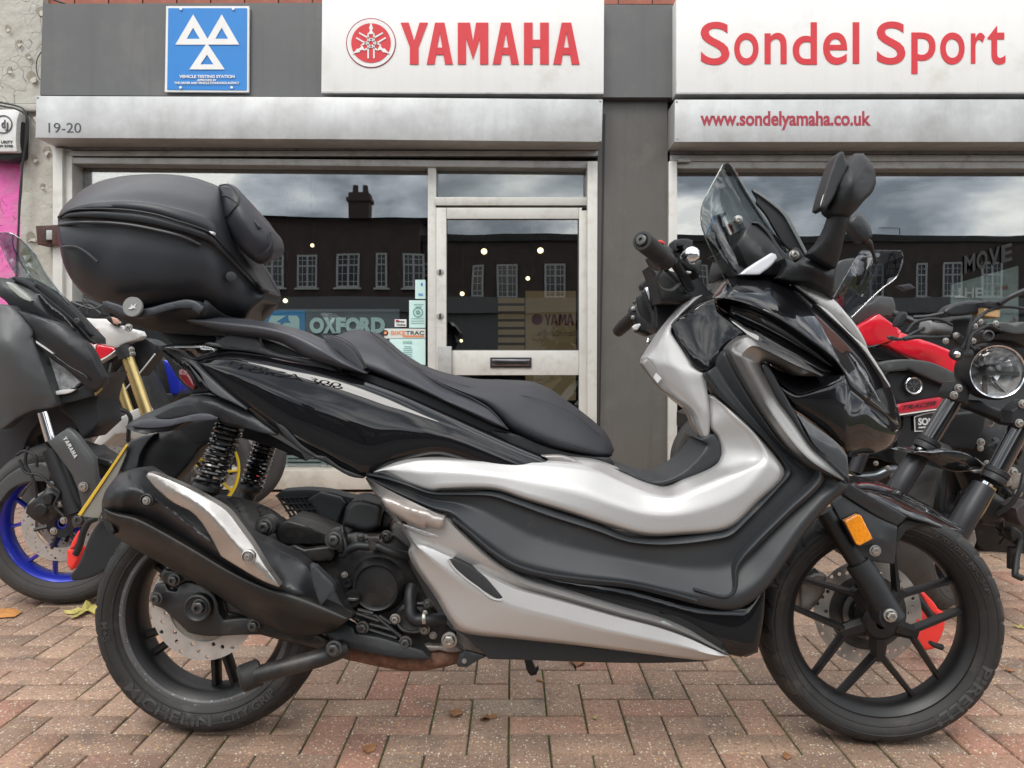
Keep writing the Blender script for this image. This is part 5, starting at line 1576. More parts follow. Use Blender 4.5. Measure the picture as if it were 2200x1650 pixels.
relief('lamp_strip', za((460, 250), (560, 330), (620, 420), (690, 440), (660, 350), (720, 350), (860, 520), (920, 600), (960, 680), (820, 640), (700, 440), (620, 370)), m_gloss, s_, w=.155, skirt=.02, er=3)
relief('tail_trim', za((650, 320), (720, 345), (790, 365), (850, 430), (1000, 570), (1200, 740), (1340, 850), (1335, 862), (1200, 790), (1030, 710), (960, 660), (850, 480), (720, 360)), M('mid_grey_trim', (.075, .078, .083), .42, spec=.5), s_, w=.182, skirt=.02, er=3)
relief('tail_strake', za((900, 185), (945, 168), (1100, 185), (1300, 215), (1300, 235), (1250, 237), (960, 200)), M('grey_strake', (.09, .09, .095), .35, spec=.5), s_, w=.15, skirt=.02, er=3, sp=6)

# glossy black side panel
fr_s = lambda x, y, w=0: B(x, y, w)
loft('side_panel', [((414, 774), (416, 778), .150), ((445, 762), (440, 806), .160), ((489, 754), (480, 845), .168), ((560, 763), (530, 880), .177), ((626, 777), (580, 918), .186), ((680, 789), (630, 953), .193), ((730, 803), (690, 982), .199), ((780, 819), (735, 1005), .204), ((827, 836), (784, 1024), .208), ((875, 855), (843, 1001), .211),
    ((925, 877), (891, 987), .214), ((985, 903), (945, 981), .216), ((1050, 932), (1010, 1001), .216), ((1115, 960), (1085, 1030), .215), ((1180, 987), (1150, 1052), .212), ((1240, 1015), (1215, 1056), .208), ((1295, 1042), (1292, 1047), .200)],
    [0, .13, .3, .55, .8, .93, 1], [-.014, .002, .007, .010, .005, -.003, -.014], m_gloss, s_, cross='smooth', er=3, ed=.003, soft=2, skirt=.05)
# raised letters on it
m_letter = M('black_chrome_letters', (.05, .05, .05), .15, metal=.9)
lx = za((1150, 350), (2200, 640))
def wl(u, v):
    xs = 1150 + (2310 - 1150) * u; base = 405 + (xs - 1150) * .205 - 8
    q = za((xs, base - 42 * v))[0]
    return q
lettering('panel_lettering', 'FORZA 300', 0, 0, 0, 0, m_letter, s_, lambda x, y, w=0: B(x, y, w + (x - 490) / 240 * .009), .0015, bold=.0, w=.1995, warp=lambda u, v: wl(u, v), shear=.03)
# panel below the black one: lower edge trim
relief('side_trim_lower', za((1640, 1000), (1700, 1020), (1800, 1110), (1880, 1200), (2060, 1330)) + z5((0, 1195), (100, 1268), (260, 1332), (255, 1345), (200, 1340), (0, 1240)) + za((2000, 1340), (1800, 1200), (1700, 1100)), m_matt2, s_, w=.195, skirt=.05, er=3)

# grab rail and seat side
loft2('grab_rail', Zs(z1, ((1243, 1085), (1250, 1098), .15, .15), ((1300, 1073), (1330, 1130), .155, .165), ((1500, 1076), (1500, 1180), .16, .175), ((1750, 1097), (1750, 1214), .165, .185), ((1950, 1140), (1890, 1244), .17, .19), ((2060, 1176), (1975, 1290), .175, .195), ((2200, 1245), (2080, 1350), .18, .20)) + Zs(z5, ((80, 505), (60, 592), .18, .20), ((160, 565), (150, 615), .182, .20), ((266, 632), (258, 641), .185, .19)),
    [0, .2, .4, .75, 1], [0, .7, 1, .9, .4], [0, .006, .010, .006, 0], M('satin_grey_rail', (.042, .044, .052), .38, spec=.5), s_, cross='smooth', er=3, ed=.004, soft=1, skirt=.035)
relief('rail_lower', z1((1740, 1200), (1750, 1235), (1775, 1275), (1850, 1310), (2060, 1350), (2200, 1375)) + z5((100, 620), (0, 640), (-20, 640)) + z1((2050, 1395), (1850, 1345), (1700, 1310), (1500, 1290), (1450, 1240), (1560, 1170)), M('rail_black', (.03, .031, .035), .4, spec=.5), s_, w=.15, skirt=.05, sp=6, er=5, ed=.006)
relief('under_seat', z1((1450, 1180), (1750, 1210), (2060, 1330), (2200, 1400)) + z5((270, 630), (420, 680), (700, 780), (1000, 920), (1200, 1010), (1450, 1110), (1700, 1180), (1925, 1225), (1945, 1270), (1900, 1280), (1450, 1192), (1200, 1100), (800, 925), (400, 760), (200, 690), (100, 650), (0, 610)) + z1((2000, 1400), (1700, 1330), (1480, 1290)), m_matt2, s_, w=.125, skirt=.12, sp=8)

# seat
loft2('pillion_seat', Zs(z5, ((-20, 380), (0, 402), .07, .13), ((60, 381), (90, 470), .07, .14), ((200, 338), (262, 602), .06, .15), ((280, 352), (350, 640), .06, .152), ((360, 405), (450, 678), .07, .155), ((460, 490), (560, 722), .08, .156), ((600, 580), (680, 776), .09, .158), ((760, 695), (830, 846), .10, .16), ((960, 785), (1000, 922), .12, .162), ((1100, 865), (1120, 978), .14, .162), ((1200, 970), (1230, 1020), .15, .16)),
    [0, .15, .4, .85, 1], [0, .4, .75, 1, 1], [0, 0, 0, 0, -.008], m_vinyl_s, s_, cross='smooth', er=5, ed=.008, soft=1, skirt=.14)
relief('pillion_side', z5((0, 395), (60, 400), (150, 450), (200, 500), (240, 560), (262, 600), (255, 622), (150, 550), (60, 480), (0, 445)), m_vinyl, s_, w=.155, skirt=.05, er=2, sp=5)
for pts in (((0, 388), (60, 395), (130, 425), (190, 470), (230, 530), (268, 600)), ((0, 380), (70, 385), (150, 420), (205, 470), (245, 535), (275, 600))):
    tubep('seam', z5(*[(a, b, .152) for a, b in pts]), .0012, m_dark, s_, seg=6)
loft2('rider_seat', Zs(z5, ((600, 578), (604, 586), .08, .10), ((700, 618), (720, 682), .06, .12), ((850, 658), (860, 752), .05, .13), ((1000, 684), (960, 797), .05, .14), ((1200, 690), (1080, 857), .05, .148), ((1400, 704), (1180, 952), .05, .152), ((1520, 750), (1255, 1022), .05, .155), ((1640, 830), (1450, 1114), .06, .158), ((1800, 950), (1660, 1168), .07, .155), ((1900, 1050), (1850, 1204), .08, .14), ((1948, 1150), (1930, 1196), .10, .12)),
    [0, .12, .35, .8, 1], [0, .38, .72, 1, .97], [0, 0, 0, 0, -.012], m_vinyl, s_, cross='smooth', er=6, ed=.012, soft=1, skirt=.16)
tubep('seam', z5((300, 355, .07), (380, 415, .09), (600, 590, .12), (760, 700, .135), (1000, 810, .14), (1100, 870, .148), (1170, 940, .152), (1230, 1015, .156)), .0014, m_dark, s_, seg=6)
relief('seat_base', z5((1300, 1050), (1450, 1112), (1700, 1180), (1920, 1205), (1948, 1245), (1935, 1275), (1700, 1230), (1450, 1190), (1200, 1090), (1100, 1020)), m_matt2, s_, w=.135, skirt=.2, sp=8)

# ---------------------------------------------------------------- silver side + leg shield
loft('side_fairing', [0] * 19, [0] * 5, 0, m_silver, s_, rows=[
    [(804, 1012, .200), (803.5, 1013.5, .203), (803, 1014.5, .204), (802.5, 1015.5, .203), (802, 1017, .200)],
    [(823, 1004, .205), (826, 1006, .212), (829, 1010, .214), (832, 1014, .212), (826, 1021, .203)],
    [(854, 991, .205), (862, 998, .217), (868, 1012, .222), (876, 1035, .222), (873, 1042, .210)],
    [(892, 983, .205), (900, 990, .220), (908, 1015, .230), (922, 1050, .232), (926, 1058, .218)],
    [(949, 981, .205), (955, 988, .222), (958, 1012, .236), (952, 1047, .238), (950, 1054, .226)],
    [(1060, 985, .205), (1060, 993, .222), (1058, 1020, .240), (1056, 1046, .242), (1060, 1054, .230)],
    [(1161, 984, .195), (1160, 995, .220), (1150, 1035, .242), (1130, 1068, .245), (1128, 1075, .232)],
    [(1273, 990, .185), (1262, 1005, .218), (1250, 1055, .244), (1225, 1096, .246), (1223, 1103, .233)],
    [(1345, 1014, .180), (1325, 1032, .222), (1320, 1080, .246), (1310, 1123, .246), (1308, 1131, .233)],
    [(1400, 1036, .180), (1385, 1056, .228), (1385, 1100, .247), (1388, 1143, .246), (1386, 1151, .233)],
    [(1432, 1043, .182), (1443, 1067, .236), (1450, 1105, .248), (1462, 1142, .246), (1462, 1150, .233)],
    [(1465, 1029, .186), (1498, 1048, .238), (1520, 1090, .248), (1560, 1129, .245), (1567, 1136, .232)],
    [(1504, 1016, .190), (1560, 1024, .238), (1590, 1060, .246), (1624, 1072, .242), (1632, 1078, .230)],
    [(1540, 998, .193), (1612, 1004, .237), (1635, 1012, .241), (1672, 1028, .238), (1680, 1032, .226)],
    [(1551, 975, .193), (1637, 984, .234), (1650, 989, .238), (1675, 1003, .236), (1684, 1007, .224)],
    [(1545, 943, .190), (1620, 942, .226), (1630, 944, .230), (1640, 953, .226), (1648, 958, .214)],
    [(1526, 915, .185), (1575, 897, .214), (1584, 897, .217), (1600, 905, .213), (1608, 910, .203)],
    [(1521, 875, .180), (1545, 866, .200), (1549, 866, .203), (1556, 868, .200), (1562, 873, .190)],
    [(1518, 855, .176), (1524, 852, .190), (1527, 851, .192), (1531, 850, .190), (1536, 849, .182)]], er=2, ed=.002, soft=1, angle=60)
relief('fairing_shade_strip', z5((1455, 1192), (1600, 1193), (1800, 1280), (1945, 1375), (1930, 1392), (1870, 1396), (1700, 1310), (1500, 1215)), M('shadow_silver', (.33, .31, .295), .35, metal=.5), s_, w=.205, skirt=.02, er=3, sp=6)  # strip in darkened silver, shade put into the colour
loft2('leg_shield', [((1508, 633), (1509, 635), .12, .12), ((1487, 641), (1492, 649), .125, .14), ((1468, 654), (1475, 665), .13, .15), ((1442, 684), (1454, 686), .13, .16), ((1419, 713), (1443, 708), .135, .17), ((1400, 742), (1447, 723), .135, .175), ((1391, 757), (1462, 745), .138, .18), ((1382, 775), (1491, 787), .14, .188), ((1392, 800), (1514, 803), .145, .192), ((1410, 824), (1518, 830), .15, .192), ((1446, 857), (1522, 858), .16, .192), ((1483, 888), (1525, 885), .168, .192), ((1496, 918), (1526, 910), .172, .19), ((1510, 945), (1524, 938), .175, .188)],
    [0, .2, .5, 1], [0, .45, .8, 1], [0, 0, .003, 0], m_silver, s_, er=3, ed=.004, soft=1, cross='smooth')
relief('leg_shield_inner', z7((245, 410), (290, 370), (350, 450), (480, 600), (590, 720), (660, 730), (700, 850), (660, 930), (600, 840), (560, 745), (340, 545)), M('satin_grey_inner', (.24, .225, .215), .4, metal=.5), s_, w=.165, skirt=.03, sp=6, er=4)
relief('sticker', z7((325, 505), (345, 474), (382, 510), (355, 545)), m_white2, s_, w=.175, skirt=.001, er=.5, ed=0, sp=5)
relief('floor_well', z7((640, 925), (700, 885), (740, 890), (775, 940), (790, 1020), (775, 1070), (640, 1150), (380, 1240), (250, 1215), (150, 1160), (65, 1120), (200, 1160), (330, 1205), (420, 1190), (560, 1110), (640, 1030), (690, 960)), m_matt, s_, w=.19, skirt=.16, sp=7, er=5, ed=.01)

# dark floorboard panel
loft('floorboard_panel', [((786, 1020), (787, 1025), .0), ((830, 1027), (822, 1045), .0), ((873, 1039), (880, 1073), .0), ((927, 1057), (930, 1095), 0), ((990, 1058), (968, 1109), 0), ((1060, 1057), (1000, 1146), 0), ((1110, 1070), (1045, 1184), 0),
    ((1191, 1097), (1100, 1224), 0), ((1286, 1128), (1220, 1251), 0), ((1348, 1153), (1350, 1263), 0), ((1405, 1158), (1440, 1284), 0), ((1459, 1154), (1520, 1304), 0), ((1520, 1145), (1585, 1308), 0), ((1562, 1137), (1640, 1272), 0), ((1600, 1105), (1690, 1205), 0),
    ((1634, 1073), (1730, 1145), -.003), ((1665, 1040), (1785, 1080), -.008), ((1684, 1015), (1823, 1043), -.012), ((1682, 998), (1790, 1024), -.010), ((1648, 952), (1700, 968), -.012), ((1584, 889), (1640, 889), -.020), ((1540, 847), (1592, 808), -.030), ((1510, 806), (1562, 748), -.036)],
    [0, .09, .13, .45, .86, 1], [.232, .246, .232, .226, .250, .238], m_matt, s_, er=2, ed=.003, soft=1, skirt=.05, angle=60)
loft('mat_step', [((975, 1112), (970, 1118)), ((1010, 1138), (1003, 1145)), ((1060, 1180), (1052, 1188)), ((1110, 1210), (1104, 1219)), ((1170, 1228), (1166, 1237)), ((1260, 1241), (1258, 1249)), ((1350, 1251), (1349, 1258)), ((1430, 1268), (1428, 1276)), ((1500, 1286), (1497, 1296))], [0, .5, 1], [.250, .258, .250], m_matt, s_, er=2, ed=.002, skirt=.02)
loft('fairing_step', [((1490, 1262), (1492, 1272)), ((1555, 1278), (1558, 1288)), ((1572, 1268), (1582, 1274)), ((1578, 1215), (1590, 1220)), ((1610, 1170), (1624, 1180)), ((1690, 1090), (1702, 1102)), ((1752, 1030), (1768, 1038)), ((1755, 1010), (1768, 1005)), ((1725, 985), (1733, 978))], [0, .5, 1], [.246, .256, .244], m_matt, s_, er=3, ed=.003, skirt=.02)
pass
pass

# belly: silver
SLOT = z4((985, 790), (1030, 785), (1120, 830), (1220, 900), (1300, 985), (1350, 1045), (1345, 1062), (1310, 1060), (1180, 975), (1080, 900), (1010, 830))
_n = 16
loft('belly_fairing', [((788, 1025), (785, 1028), -.012), ((828, 1047), (803, 1057), -.008), ((900, 1082), (822, 1079), -.004), ((935, 1097), (849, 1119), 0), ((966, 1112), (881, 1166), 0), ((1010, 1153), (877, 1187), 0), ((1064, 1201), (892, 1221), 0), ((1108, 1230), (936, 1284), 0), ((1146, 1248), (970, 1341), 0),
    ((1200, 1264), (1003, 1361), 0), ((1255, 1282), (1100, 1372), 0), ((1350, 1312), (1250, 1388), 0), ((1420, 1332), (1380, 1404), 0), ((1480, 1357), (1470, 1415), -.002), ((1530, 1386), (1525, 1419), -.006), ((1564, 1406), (1558, 1413), -.010)],
    [0, .085, [.80, .82, .84, .86, .88, .62, .36, .22, .16, .14, .14, .16, .18, .2, .2, .2], [.83, .85, .87, .89, .91, .67, .41, .27, .20, .18, .18, .20, .22, .24, .24, .24], [.88, .89, .90, .91, .925, .80, .70, .58, .45, .45, .48, .55, .6, .6, .6, .6], .94, 1],
    [.226, .247, .230, .242, .246, .229, .206], m_silver, s_, er=2, ed=.002, soft=0, angle=60)
relief('dark_slot_inset', SLOT, m_dark, s_, w=.246, skirt=.02, er=2, ed=.002)  # proud dark piece stands in for the shade inside an open slot
tubep('slot_lip', [p + (.246,) for p in z4((985, 792), (1010, 835), (1080, 905), (1180, 980), (1310, 1064), (1347, 1066))], .0025, m_silver, s_, seg=8)
pass
# folded pillion peg in its recess
relief('peg_recess', z4((640, 540), (830, 480), (860, 462), (985, 505), (990, 520), (955, 625), (930, 640), (880, 625), (700, 560)), M('recess_black', (.015, .015, .015), .5), s_, w=.232, skirt=.01, er=3)
relief('pillion_peg', z4((530, 385), (545, 370), (600, 385), (700, 430), (850, 470), (890, 495), (960, 510), (950, 560), (930, 590), (840, 565), (830, 590), (700, 540), (620, 490), (560, 440)), m_peg, s_, w=.245, skirt=.03, sp=6, er=4, ed=.006, corner=14, dome=.01, domer=10, ridges=[z4((560, 400, .252), (640, 410, .262), (900, 530, .262))], crisp=20, smooth=1)
relief('recess_lip', z4((632, 538), (700, 555), (880, 615), (930, 632), (950, 610), (960, 600), (985, 520), (992, 525), (965, 620), (935, 646), (900, 645), (690, 572)), m_silver, s_, w=.238, skirt=.01, er=2, sp=5)
relief('belly_badge', [(1411, 1334), (1428, 1334), (1454, 1348), (1448, 1354), (1420, 1345)], M('badge_greenish', (.30, .33, .32), .3, metal=.4), s_, w=.235, skirt=.004, er=2, sp=4)
relief('belly_inner', [(1100, 1215), (1350, 1255), (1500, 1295), (1600, 1300), (1646, 1256), (1640, 1330), (1628, 1400), (1592, 1412), (1560, 1405), (1450, 1345), (1350, 1320), (1150, 1260)], m_gloss, s_, w=.20, skirt=.12, sp=10, dome=.01, domer=60)
relief('splash_guard', z8((235, 770), (300, 720), (375, 655), (345, 760), (330, 980), (325, 1020), (260, 1045), (220, 1035), (215, 900)), m_matt2, s_, w=.08, skirt=.12, sp=8)

# ---------------------------------------------------------------- front cowl
CW = zd((-90, 200), (-40, 160), (0, 128), (90, 105), (200, 100), (330, 110), (420, 140), (500, 192), (640, 300), (900, 540), (1010, 650), (1110, 800), (1170, 900), (1210, 1020), (1238, 1130), (1242, 1175), (1230, 1235), (1190, 1310), (1050, 1368), (930, 1372), (870, 1400), (880, 1560), (800, 1500), (640, 1350), (520, 1160), (400, 950), (280, 720), (180, 620), (100, 480), (-20, 360), (-110, 270))
loft2('front_cowl', Zs(zd, ((-105, 250), (-100, 275), .13, .15), ((0, 130), (0, 275), .10, .185), ((90, 105), (110, 300), .09, .20), ((200, 100), (230, 345), .085, .215), ((330, 112), (370, 415), .085, .228), ((440, 155), (500, 498), .09, .235),
    ((520, 205), (600, 570), .095, .237), ((640, 300), (720, 660), .10, .234), ((780, 430), (790, 730), .105, .226), ((900, 545), (838, 805), .11, .215), ((1010, 660), (880, 900), .11, .205), ((1110, 800), (980, 985), .10, .185), ((1170, 900), (1080, 1060), .085, .15), ((1215, 1030), (1170, 1130), .06, .11), ((1241, 1150), (1238, 1172), .03, .045)),
    [0, .12, .3, .6, .85, 1], [0, .22, .47, .78, .95, 1], [0] * 6, m_gloss, s_, cross='smooth', er=3, ed=.003, soft=2, skirt=.05)
loft2('cowl_recess', Zs(zd, ((-90, 275), (-60, 335), .15, .15), ((0, 278), (30, 440), .183, .183), ((110, 303), (120, 520), .198, .198), ((230, 348), (230, 580), .213, .213), ((370, 418), (360, 650), .226, .22), ((500, 500), (480, 710), .233, .225), ((600, 573), (590, 770), .235, .228), ((720, 663), (690, 820), .232, .225), ((800, 745), (780, 822), .224, .22), ((838, 805), (836, 822), .213, .213)),
    [0, .10, .5, .60, .68, 1], [0, .1, .5, .6, .7, 1], [-.002, -.036, -.045, -.022, -.038, -.030], m_gloss, s_, er=2, ed=.001, soft=2, skirt=.05)
loft2('cowl_shelf', Zs(zd, ((285, 722), (288, 730), .205, .210), ((340, 750), (385, 870), .195, .228), ((420, 785), (480, 942), .190, .236), ((520, 814), (532, 950), .190, .239), ((620, 818), (640, 917), .195, .238), ((700, 815), (745, 882), .205, .234), ((838, 808), (846, 838), .213, .217)),
    [0, .5, .9, 1], [0, .55, .98, 1], [0, 0, 0, -.002], m_gloss, s_, er=2, ed=.002, skirt=.05)
loft2('cowl_nose', Zs(zd, ((300, 750), (300, 768), .222, .215), ((378, 872), (385, 925), .226, .215), ((480, 942), (470, 1060), .234, .215), ((532, 950), (530, 1105), .237, .213), ((640, 916), (620, 1180), .236, .212), ((745, 881), (720, 1255), .232, .208), ((846, 836), (820, 1338), .216, .200), ((882, 898), (862, 1388), .204, .19), ((980, 984), (950, 1374), .184, .165), ((1080, 1059), (1060, 1366), .149, .135), ((1170, 1129), (1180, 1312), .109, .095), ((1238, 1171), (1234, 1215), .044, .04)),
    [0, .15, .45, .75, .92, 1], [0, .15, .45, .75, .92, 1], [0, .004, .008, .004, -.01, -.03], m_gloss, s_, cross='smooth', er=3, ed=.003, soft=1, skirt=.05)
# lower side of the cowl closes towards the middle
relief('cowl_underside', zd((860, 1250), (1000, 1200), (1240, 1170), (1232, 1230), (1180, 1315), (1040, 1370), (900, 1375), (850, 1370)), m_gloss, s_, ridges=[], w=.02, skirt=.05, sp=7)
for i, (a, b, mm, wv) in enumerate((
        (zd((865, 652), (900, 680), (960, 770), (1040, 900), (1100, 1010), (1070, 985), (1010, 930), (960, 850), (910, 750)), 0, m_lens, .19),
        (zd((900, 700), (960, 790), (1030, 900), (1060, 965), (1010, 900), (950, 810)), 0, m_amber, .175))):
    relief('indicator_lens' if i == 0 else 'indicator_bulb', a, mm, s_, w=wv - .01, skirt=.008, er=2, sp=5, ed=.001) if i == 0 else None
relief('indicator', zd((872, 662), (900, 690), (960, 780), (1040, 905), (1090, 1000), (1060, 978), (1010, 930), (960, 850), (912, 752)), M('dark_amber', (.16, .065, .02), .15, coat=1), s_, w=.18, skirt=.02, er=3, sp=5, fr=lambda x, y, w=0: B(x, y, w - (x - 1820) * .0006))
relief('silver_brow', zd((470, 164), (540, 165), (620, 180), (680, 215), (760, 272), (850, 370), (930, 470), (990, 580), (1012, 645), (960, 595), (900, 538), (780, 420), (640, 300), (560, 240)), m_silver, s_, w=.10, skirt=.12, sp=6, er=4, ed=.01, ridges=[zd((560, 200, .115), (760, 330, .125), (930, 530, .11))])
relief('brow_highlight', zd((1000, 625), (1020, 655), (1110, 795), (1165, 890), (1160, 900), (1080, 780), (980, 640), (640, 305), (660, 315), (900, 535)), m_silver, s_, w=.145, skirt=.02, sp=5, er=2, ed=.002)  # thin silver strip stands in for the highlight running down the nose
# gunmetal arrow trim
loft('arrow_trim', [(zd(a)[0], zd(b)[0]) for a, b in (((685, 820), (683, 823)), ((655, 795), (640, 820)), ((480, 690), (520, 817)), ((230, 567), (430, 770)), ((150, 530), (310, 716)), ((105, 540), (265, 713)), ((30, 605), (248, 733)), ((15, 642), (246, 745)), ((100, 820), (262, 792)), ((240, 1060), (360, 980)), ((400, 1290), (470, 1130)), ((520, 1410), (600, 1320)), ((620, 1480), (710, 1425)), ((825, 1562), (842, 1552)))],
    [0, .1, .40, .5, .8, 1], [.238, .252, .270, .264, .252, .240], m_gun, s_, er=3, ed=.004, soft=0, skirt=.04)
relief('arrow_gap', zd((248, 735), (275, 722), (290, 735), (390, 900), (480, 1060), (600, 1270), (700, 1370), (870, 1530), (875, 1575), (840, 1555), (600, 1325), (470, 1135), (360, 980), (262, 790)), M('gap_black', (.008, .008, .009), .35), s_, w=.235, skirt=.03, sp=6, er=5, ed=.006)
relief('arrow_lower', zd((480, 1060), (520, 1090), (640, 1180), (820, 1330), (860, 1390), (872, 1540), (700, 1385), (620, 1300), (560, 1190)), M('grey_gloss', (.05, .052, .055), .3, coat=.6, coat_r=.1), s_, w=.225, skirt=.03, sp=6, er=3, ridges=[zd((520, 1100, .232), (640, 1260, .24), (860, 1450, .23))])

# inner black cockpit side
relief('glovebox_panel', z7((448, 150), (470, 120), (560, 70), (640, 10), (690, -10), (800, -40)) + zc((1390, 960)) + zd((-60, 360), (100, 480), (150, 520), (100, 540), (20, 610)) + z7((830, 320), (760, 420), (685, 468), (640, 455), (600, 425), (540, 330), (470, 215)),
       m_gloss, s_, w=.175, skirt=.05, sp=7, er=5, ed=.008, ridges=[z7((500, 200, .18), (620, 380, .195), (690, 430, .20))])
relief('cockpit_side', zc((615, 660), (690, 600), (800, 600), (1000, 640), (1150, 600), (1200, 700), (1310, 850), (1360, 830), (1480, 700), (1540, 690), (1380, 870), (1370, 930), (1230, 1030), (1000, 1100), (850, 1240), (700, 1380), (640, 1330), (640, 1150), (625, 900)), m_matt2, s_, w=.02, skirt=.12, sp=7, er=4)
relief('cockpit_edge', zc((615, 660), (640, 660), (645, 900), (670, 1260), (720, 1340), (690, 1370), (640, 1330), (600, 1150), (500, 900), (480, 860), (510, 830), (610, 1110), (635, 980)), m_matt, s_, w=.0, skirt=.03, er=2, sp=5)
relief('cockpit_far_panel', zc((500, 820), (615, 770), (635, 985), (595, 1105)), M('lilac_silver', (.52, .54, .60), .3, metal=.3), s_, w=-.05, skirt=.01, er=2)
relief('cockpit_far_black', zc((410, 930), (480, 870), (600, 1150), (635, 1330), (560, 1270), (460, 1170), (420, 1050)), m_matt2, s_, w=-.06, skirt=.02, er=3)

# ---------------------------------------------------------------- screen and cockpit
relief('windscreen', z6((965, 940), (900, 800), (840, 670), (805, 560), (808, 460), (860, 340), (920, 230), (950, 172), (975, 160), (1005, 170), (1060, 270), (1150, 420), (1250, 580), (1330, 690), (1395, 770), (1330, 790), (1200, 860), (1080, 910)), m_smoke, s_, w=.10, skirt=.004, sp=9, er=3, ed=.002, smooth=10,
       ridges=[z6((960, 200, .02), (1060, 400, .02), (1200, 620, .02), (1350, 770, .02)), z6((850, 500, .16), (900, 700, .17), (1000, 900, .15))])
tubep('screen_edge', z6((965, 940, .11), (900, 800, .115), (840, 670, .115), (805, 560, .115), (808, 460, .11), (860, 340, .09), (920, 230, .06), (950, 172, .03)), .0014, M('screen_edge_pale', (.42, .45, .40), .2), s_, seg=6)
tubep('screen_rib', z6((975, 165, .02), (1010, 200, .02), (1080, 320, .02), (1200, 500, .02), (1300, 640, .02), (1390, 765, .02)), .006, m_smoke, s_, seg=8)
relief('screen_deflector', z6((1152, 340), (1170, 335), (1250, 390), (1380, 500), (1420, 580), (1480, 690), (1530, 790), (1500, 810), (1430, 760), (1380, 720), (1300, 600), (1240, 500), (1180, 430), (1185, 400)), m_matt2, s_, w=.07, skirt=.01, sp=6, er=3)
relief('deflector_edge', z6((1150, 342), (1165, 336), (1250, 388), (1385, 500), (1430, 580), (1535, 785), (1520, 795), (1410, 590), (1370, 520), (1250, 410)), M('edge_grey', (.16, .17, .17), .35), s_, w=.078, skirt=.004, er=1, sp=5, ed=.0005)
relief('screen_mount', z6((1380, 780), (1440, 725), (1470, 740), (1510, 800), (1440, 830)), m_matt2, s_, w=.09, skirt=.03, er=3)
MB().bolt(B(*z6((1434, 778))[0], .10), axv, .0085, .006).build('screen_bolt', m_steel, s_)
relief('dash_cowl', z6((975, 900), (985, 830), (1010, 760), (1080, 650), (1120, 580), (1150, 562), (1190, 560), (1240, 610), (1300, 700), (1340, 780), (1400, 800), (1390, 850), (1330, 920), (1060, 915), (1000, 925)), M('dash_black', (.008, .008, .009), .35), s_, w=.09, skirt=.16, sp=7, er=4, ridges=[z6((1100, 640, .11), (1250, 780, .12), (1300, 850, .12))])
relief('dash_rim', z6((1150, 562), (1170, 552), (1200, 556), (1260, 610), (1340, 730), (1410, 800), (1440, 830), (1390, 850), (1330, 770), (1240, 620), (1190, 570)), m_matt, s_, w=.105, skirt=.03, er=4, sp=6)
relief('dash_trim', z6((1060, 912), (1130, 860), (1280, 765), (1310, 775), (1318, 800), (1290, 840), (1200, 912)), M('pale_silver_trim', (.62, .63, .66), .3, metal=.25), s_, w=.135, skirt=.02, er=4, sp=5)
relief('mirror_base', z6((1290, 935), (1340, 920), (1380, 850), (1370, 800), (1440, 830), (1500, 810), (1560, 760), (1650, 750), (1700, 830), (1715, 870), (1700, 1000), (1695, 1080), (1600, 1000), (1560, 980), (1420, 960)), m_matt2, s_, w=.13, skirt=.05, sp=7, er=5, ed=.01,
       ridges=[z6((1330, 930, .14), (1430, 860, .16), (1560, 860, .19), (1680, 930, .17))], crisp=20, smooth=1)
relief('mirror_stalk', z6((1530, 770), (1600, 700), (1650, 620), (1690, 520), (1700, 480), (1830, 480), (1800, 560), (1770, 680), (1740, 800), (1715, 870), (1650, 840), (1560, 790)), m_matt2, s_, w=.20, skirt=.03, sp=7, er=8, ed=.012, ridges=[z6((1600, 770, .215), (1690, 680, .235), (1760, 500, .26))])
relief('mirror_housing', z6((1840, 95), (1900, 92), (1950, 150), (1980, 220), (1988, 290), (1965, 350), (1900, 420), (1850, 480), (1810, 520), (1700, 520), (1660, 490), (1650, 460), (1665, 440), (1720, 300), (1770, 200), (1800, 160)), m_matt2, s_, w=.25, skirt=.03, sp=6, er=10, ed=.022, ridges=[z6((1860, 120, .27), (1850, 250, .30), (1800, 400, .29), (1760, 490, .27)), z6((1905, 150, .275), (1890, 350, .28))], smooth=5)
relief('mirror_rim', z6((1745, 82), (1762, 80), (1772, 95), (1775, 120), (1790, 160), (1800, 165), (1790, 200), (1740, 310), (1690, 410), (1660, 450), (1630, 478), (1605, 465), (1610, 440), (1640, 330), (1690, 180), (1720, 110)), m_matt2, s_, w=.285, skirt=.04, sp=5, er=5, ed=.01)
relief('mirror_glass', z6((1735, 110), (1738, 130), (1700, 240), (1640, 400), (1615, 455), (1612, 440), (1645, 330), (1690, 190)), m_mirror, s_, w=.289, skirt=.003, sp=5, er=1, ed=.0005, fr=lambda x, y, w=0: B(x, y, w - (x - 1765) * .001))
# phone holder inside the screen
relief('phone_mount_arm', z6((955, 650), (1000, 560), (1060, 535), (1090, 560), (1100, 600), (1070, 640), (1020, 640), (1060, 650), (1000, 740), (985, 720)), m_matt2, s_, w=.03, skirt=.03, dome=.01, domer=6, sp=5)
relief('phone_clamp', z6((880, 620), (900, 560), (925, 540), (925, 500), (970, 492), (972, 515), (945, 530), (950, 580), (970, 600), (940, 640), (905, 655), (890, 645)), m_matt2, s_, w=.05, skirt=.03, er=3, sp=4)
relief('blue_strap', z6((845, 635), (870, 570), (885, 515), (910, 507), (905, 560), (880, 580), (850, 640)), m_bluep, s_, w=.06, skirt=.01, er=2, sp=4)
MB().bolt(B(*z6((1056, 542))[0], .06), axv, .008, .005).build('bolt', m_steel, s_)

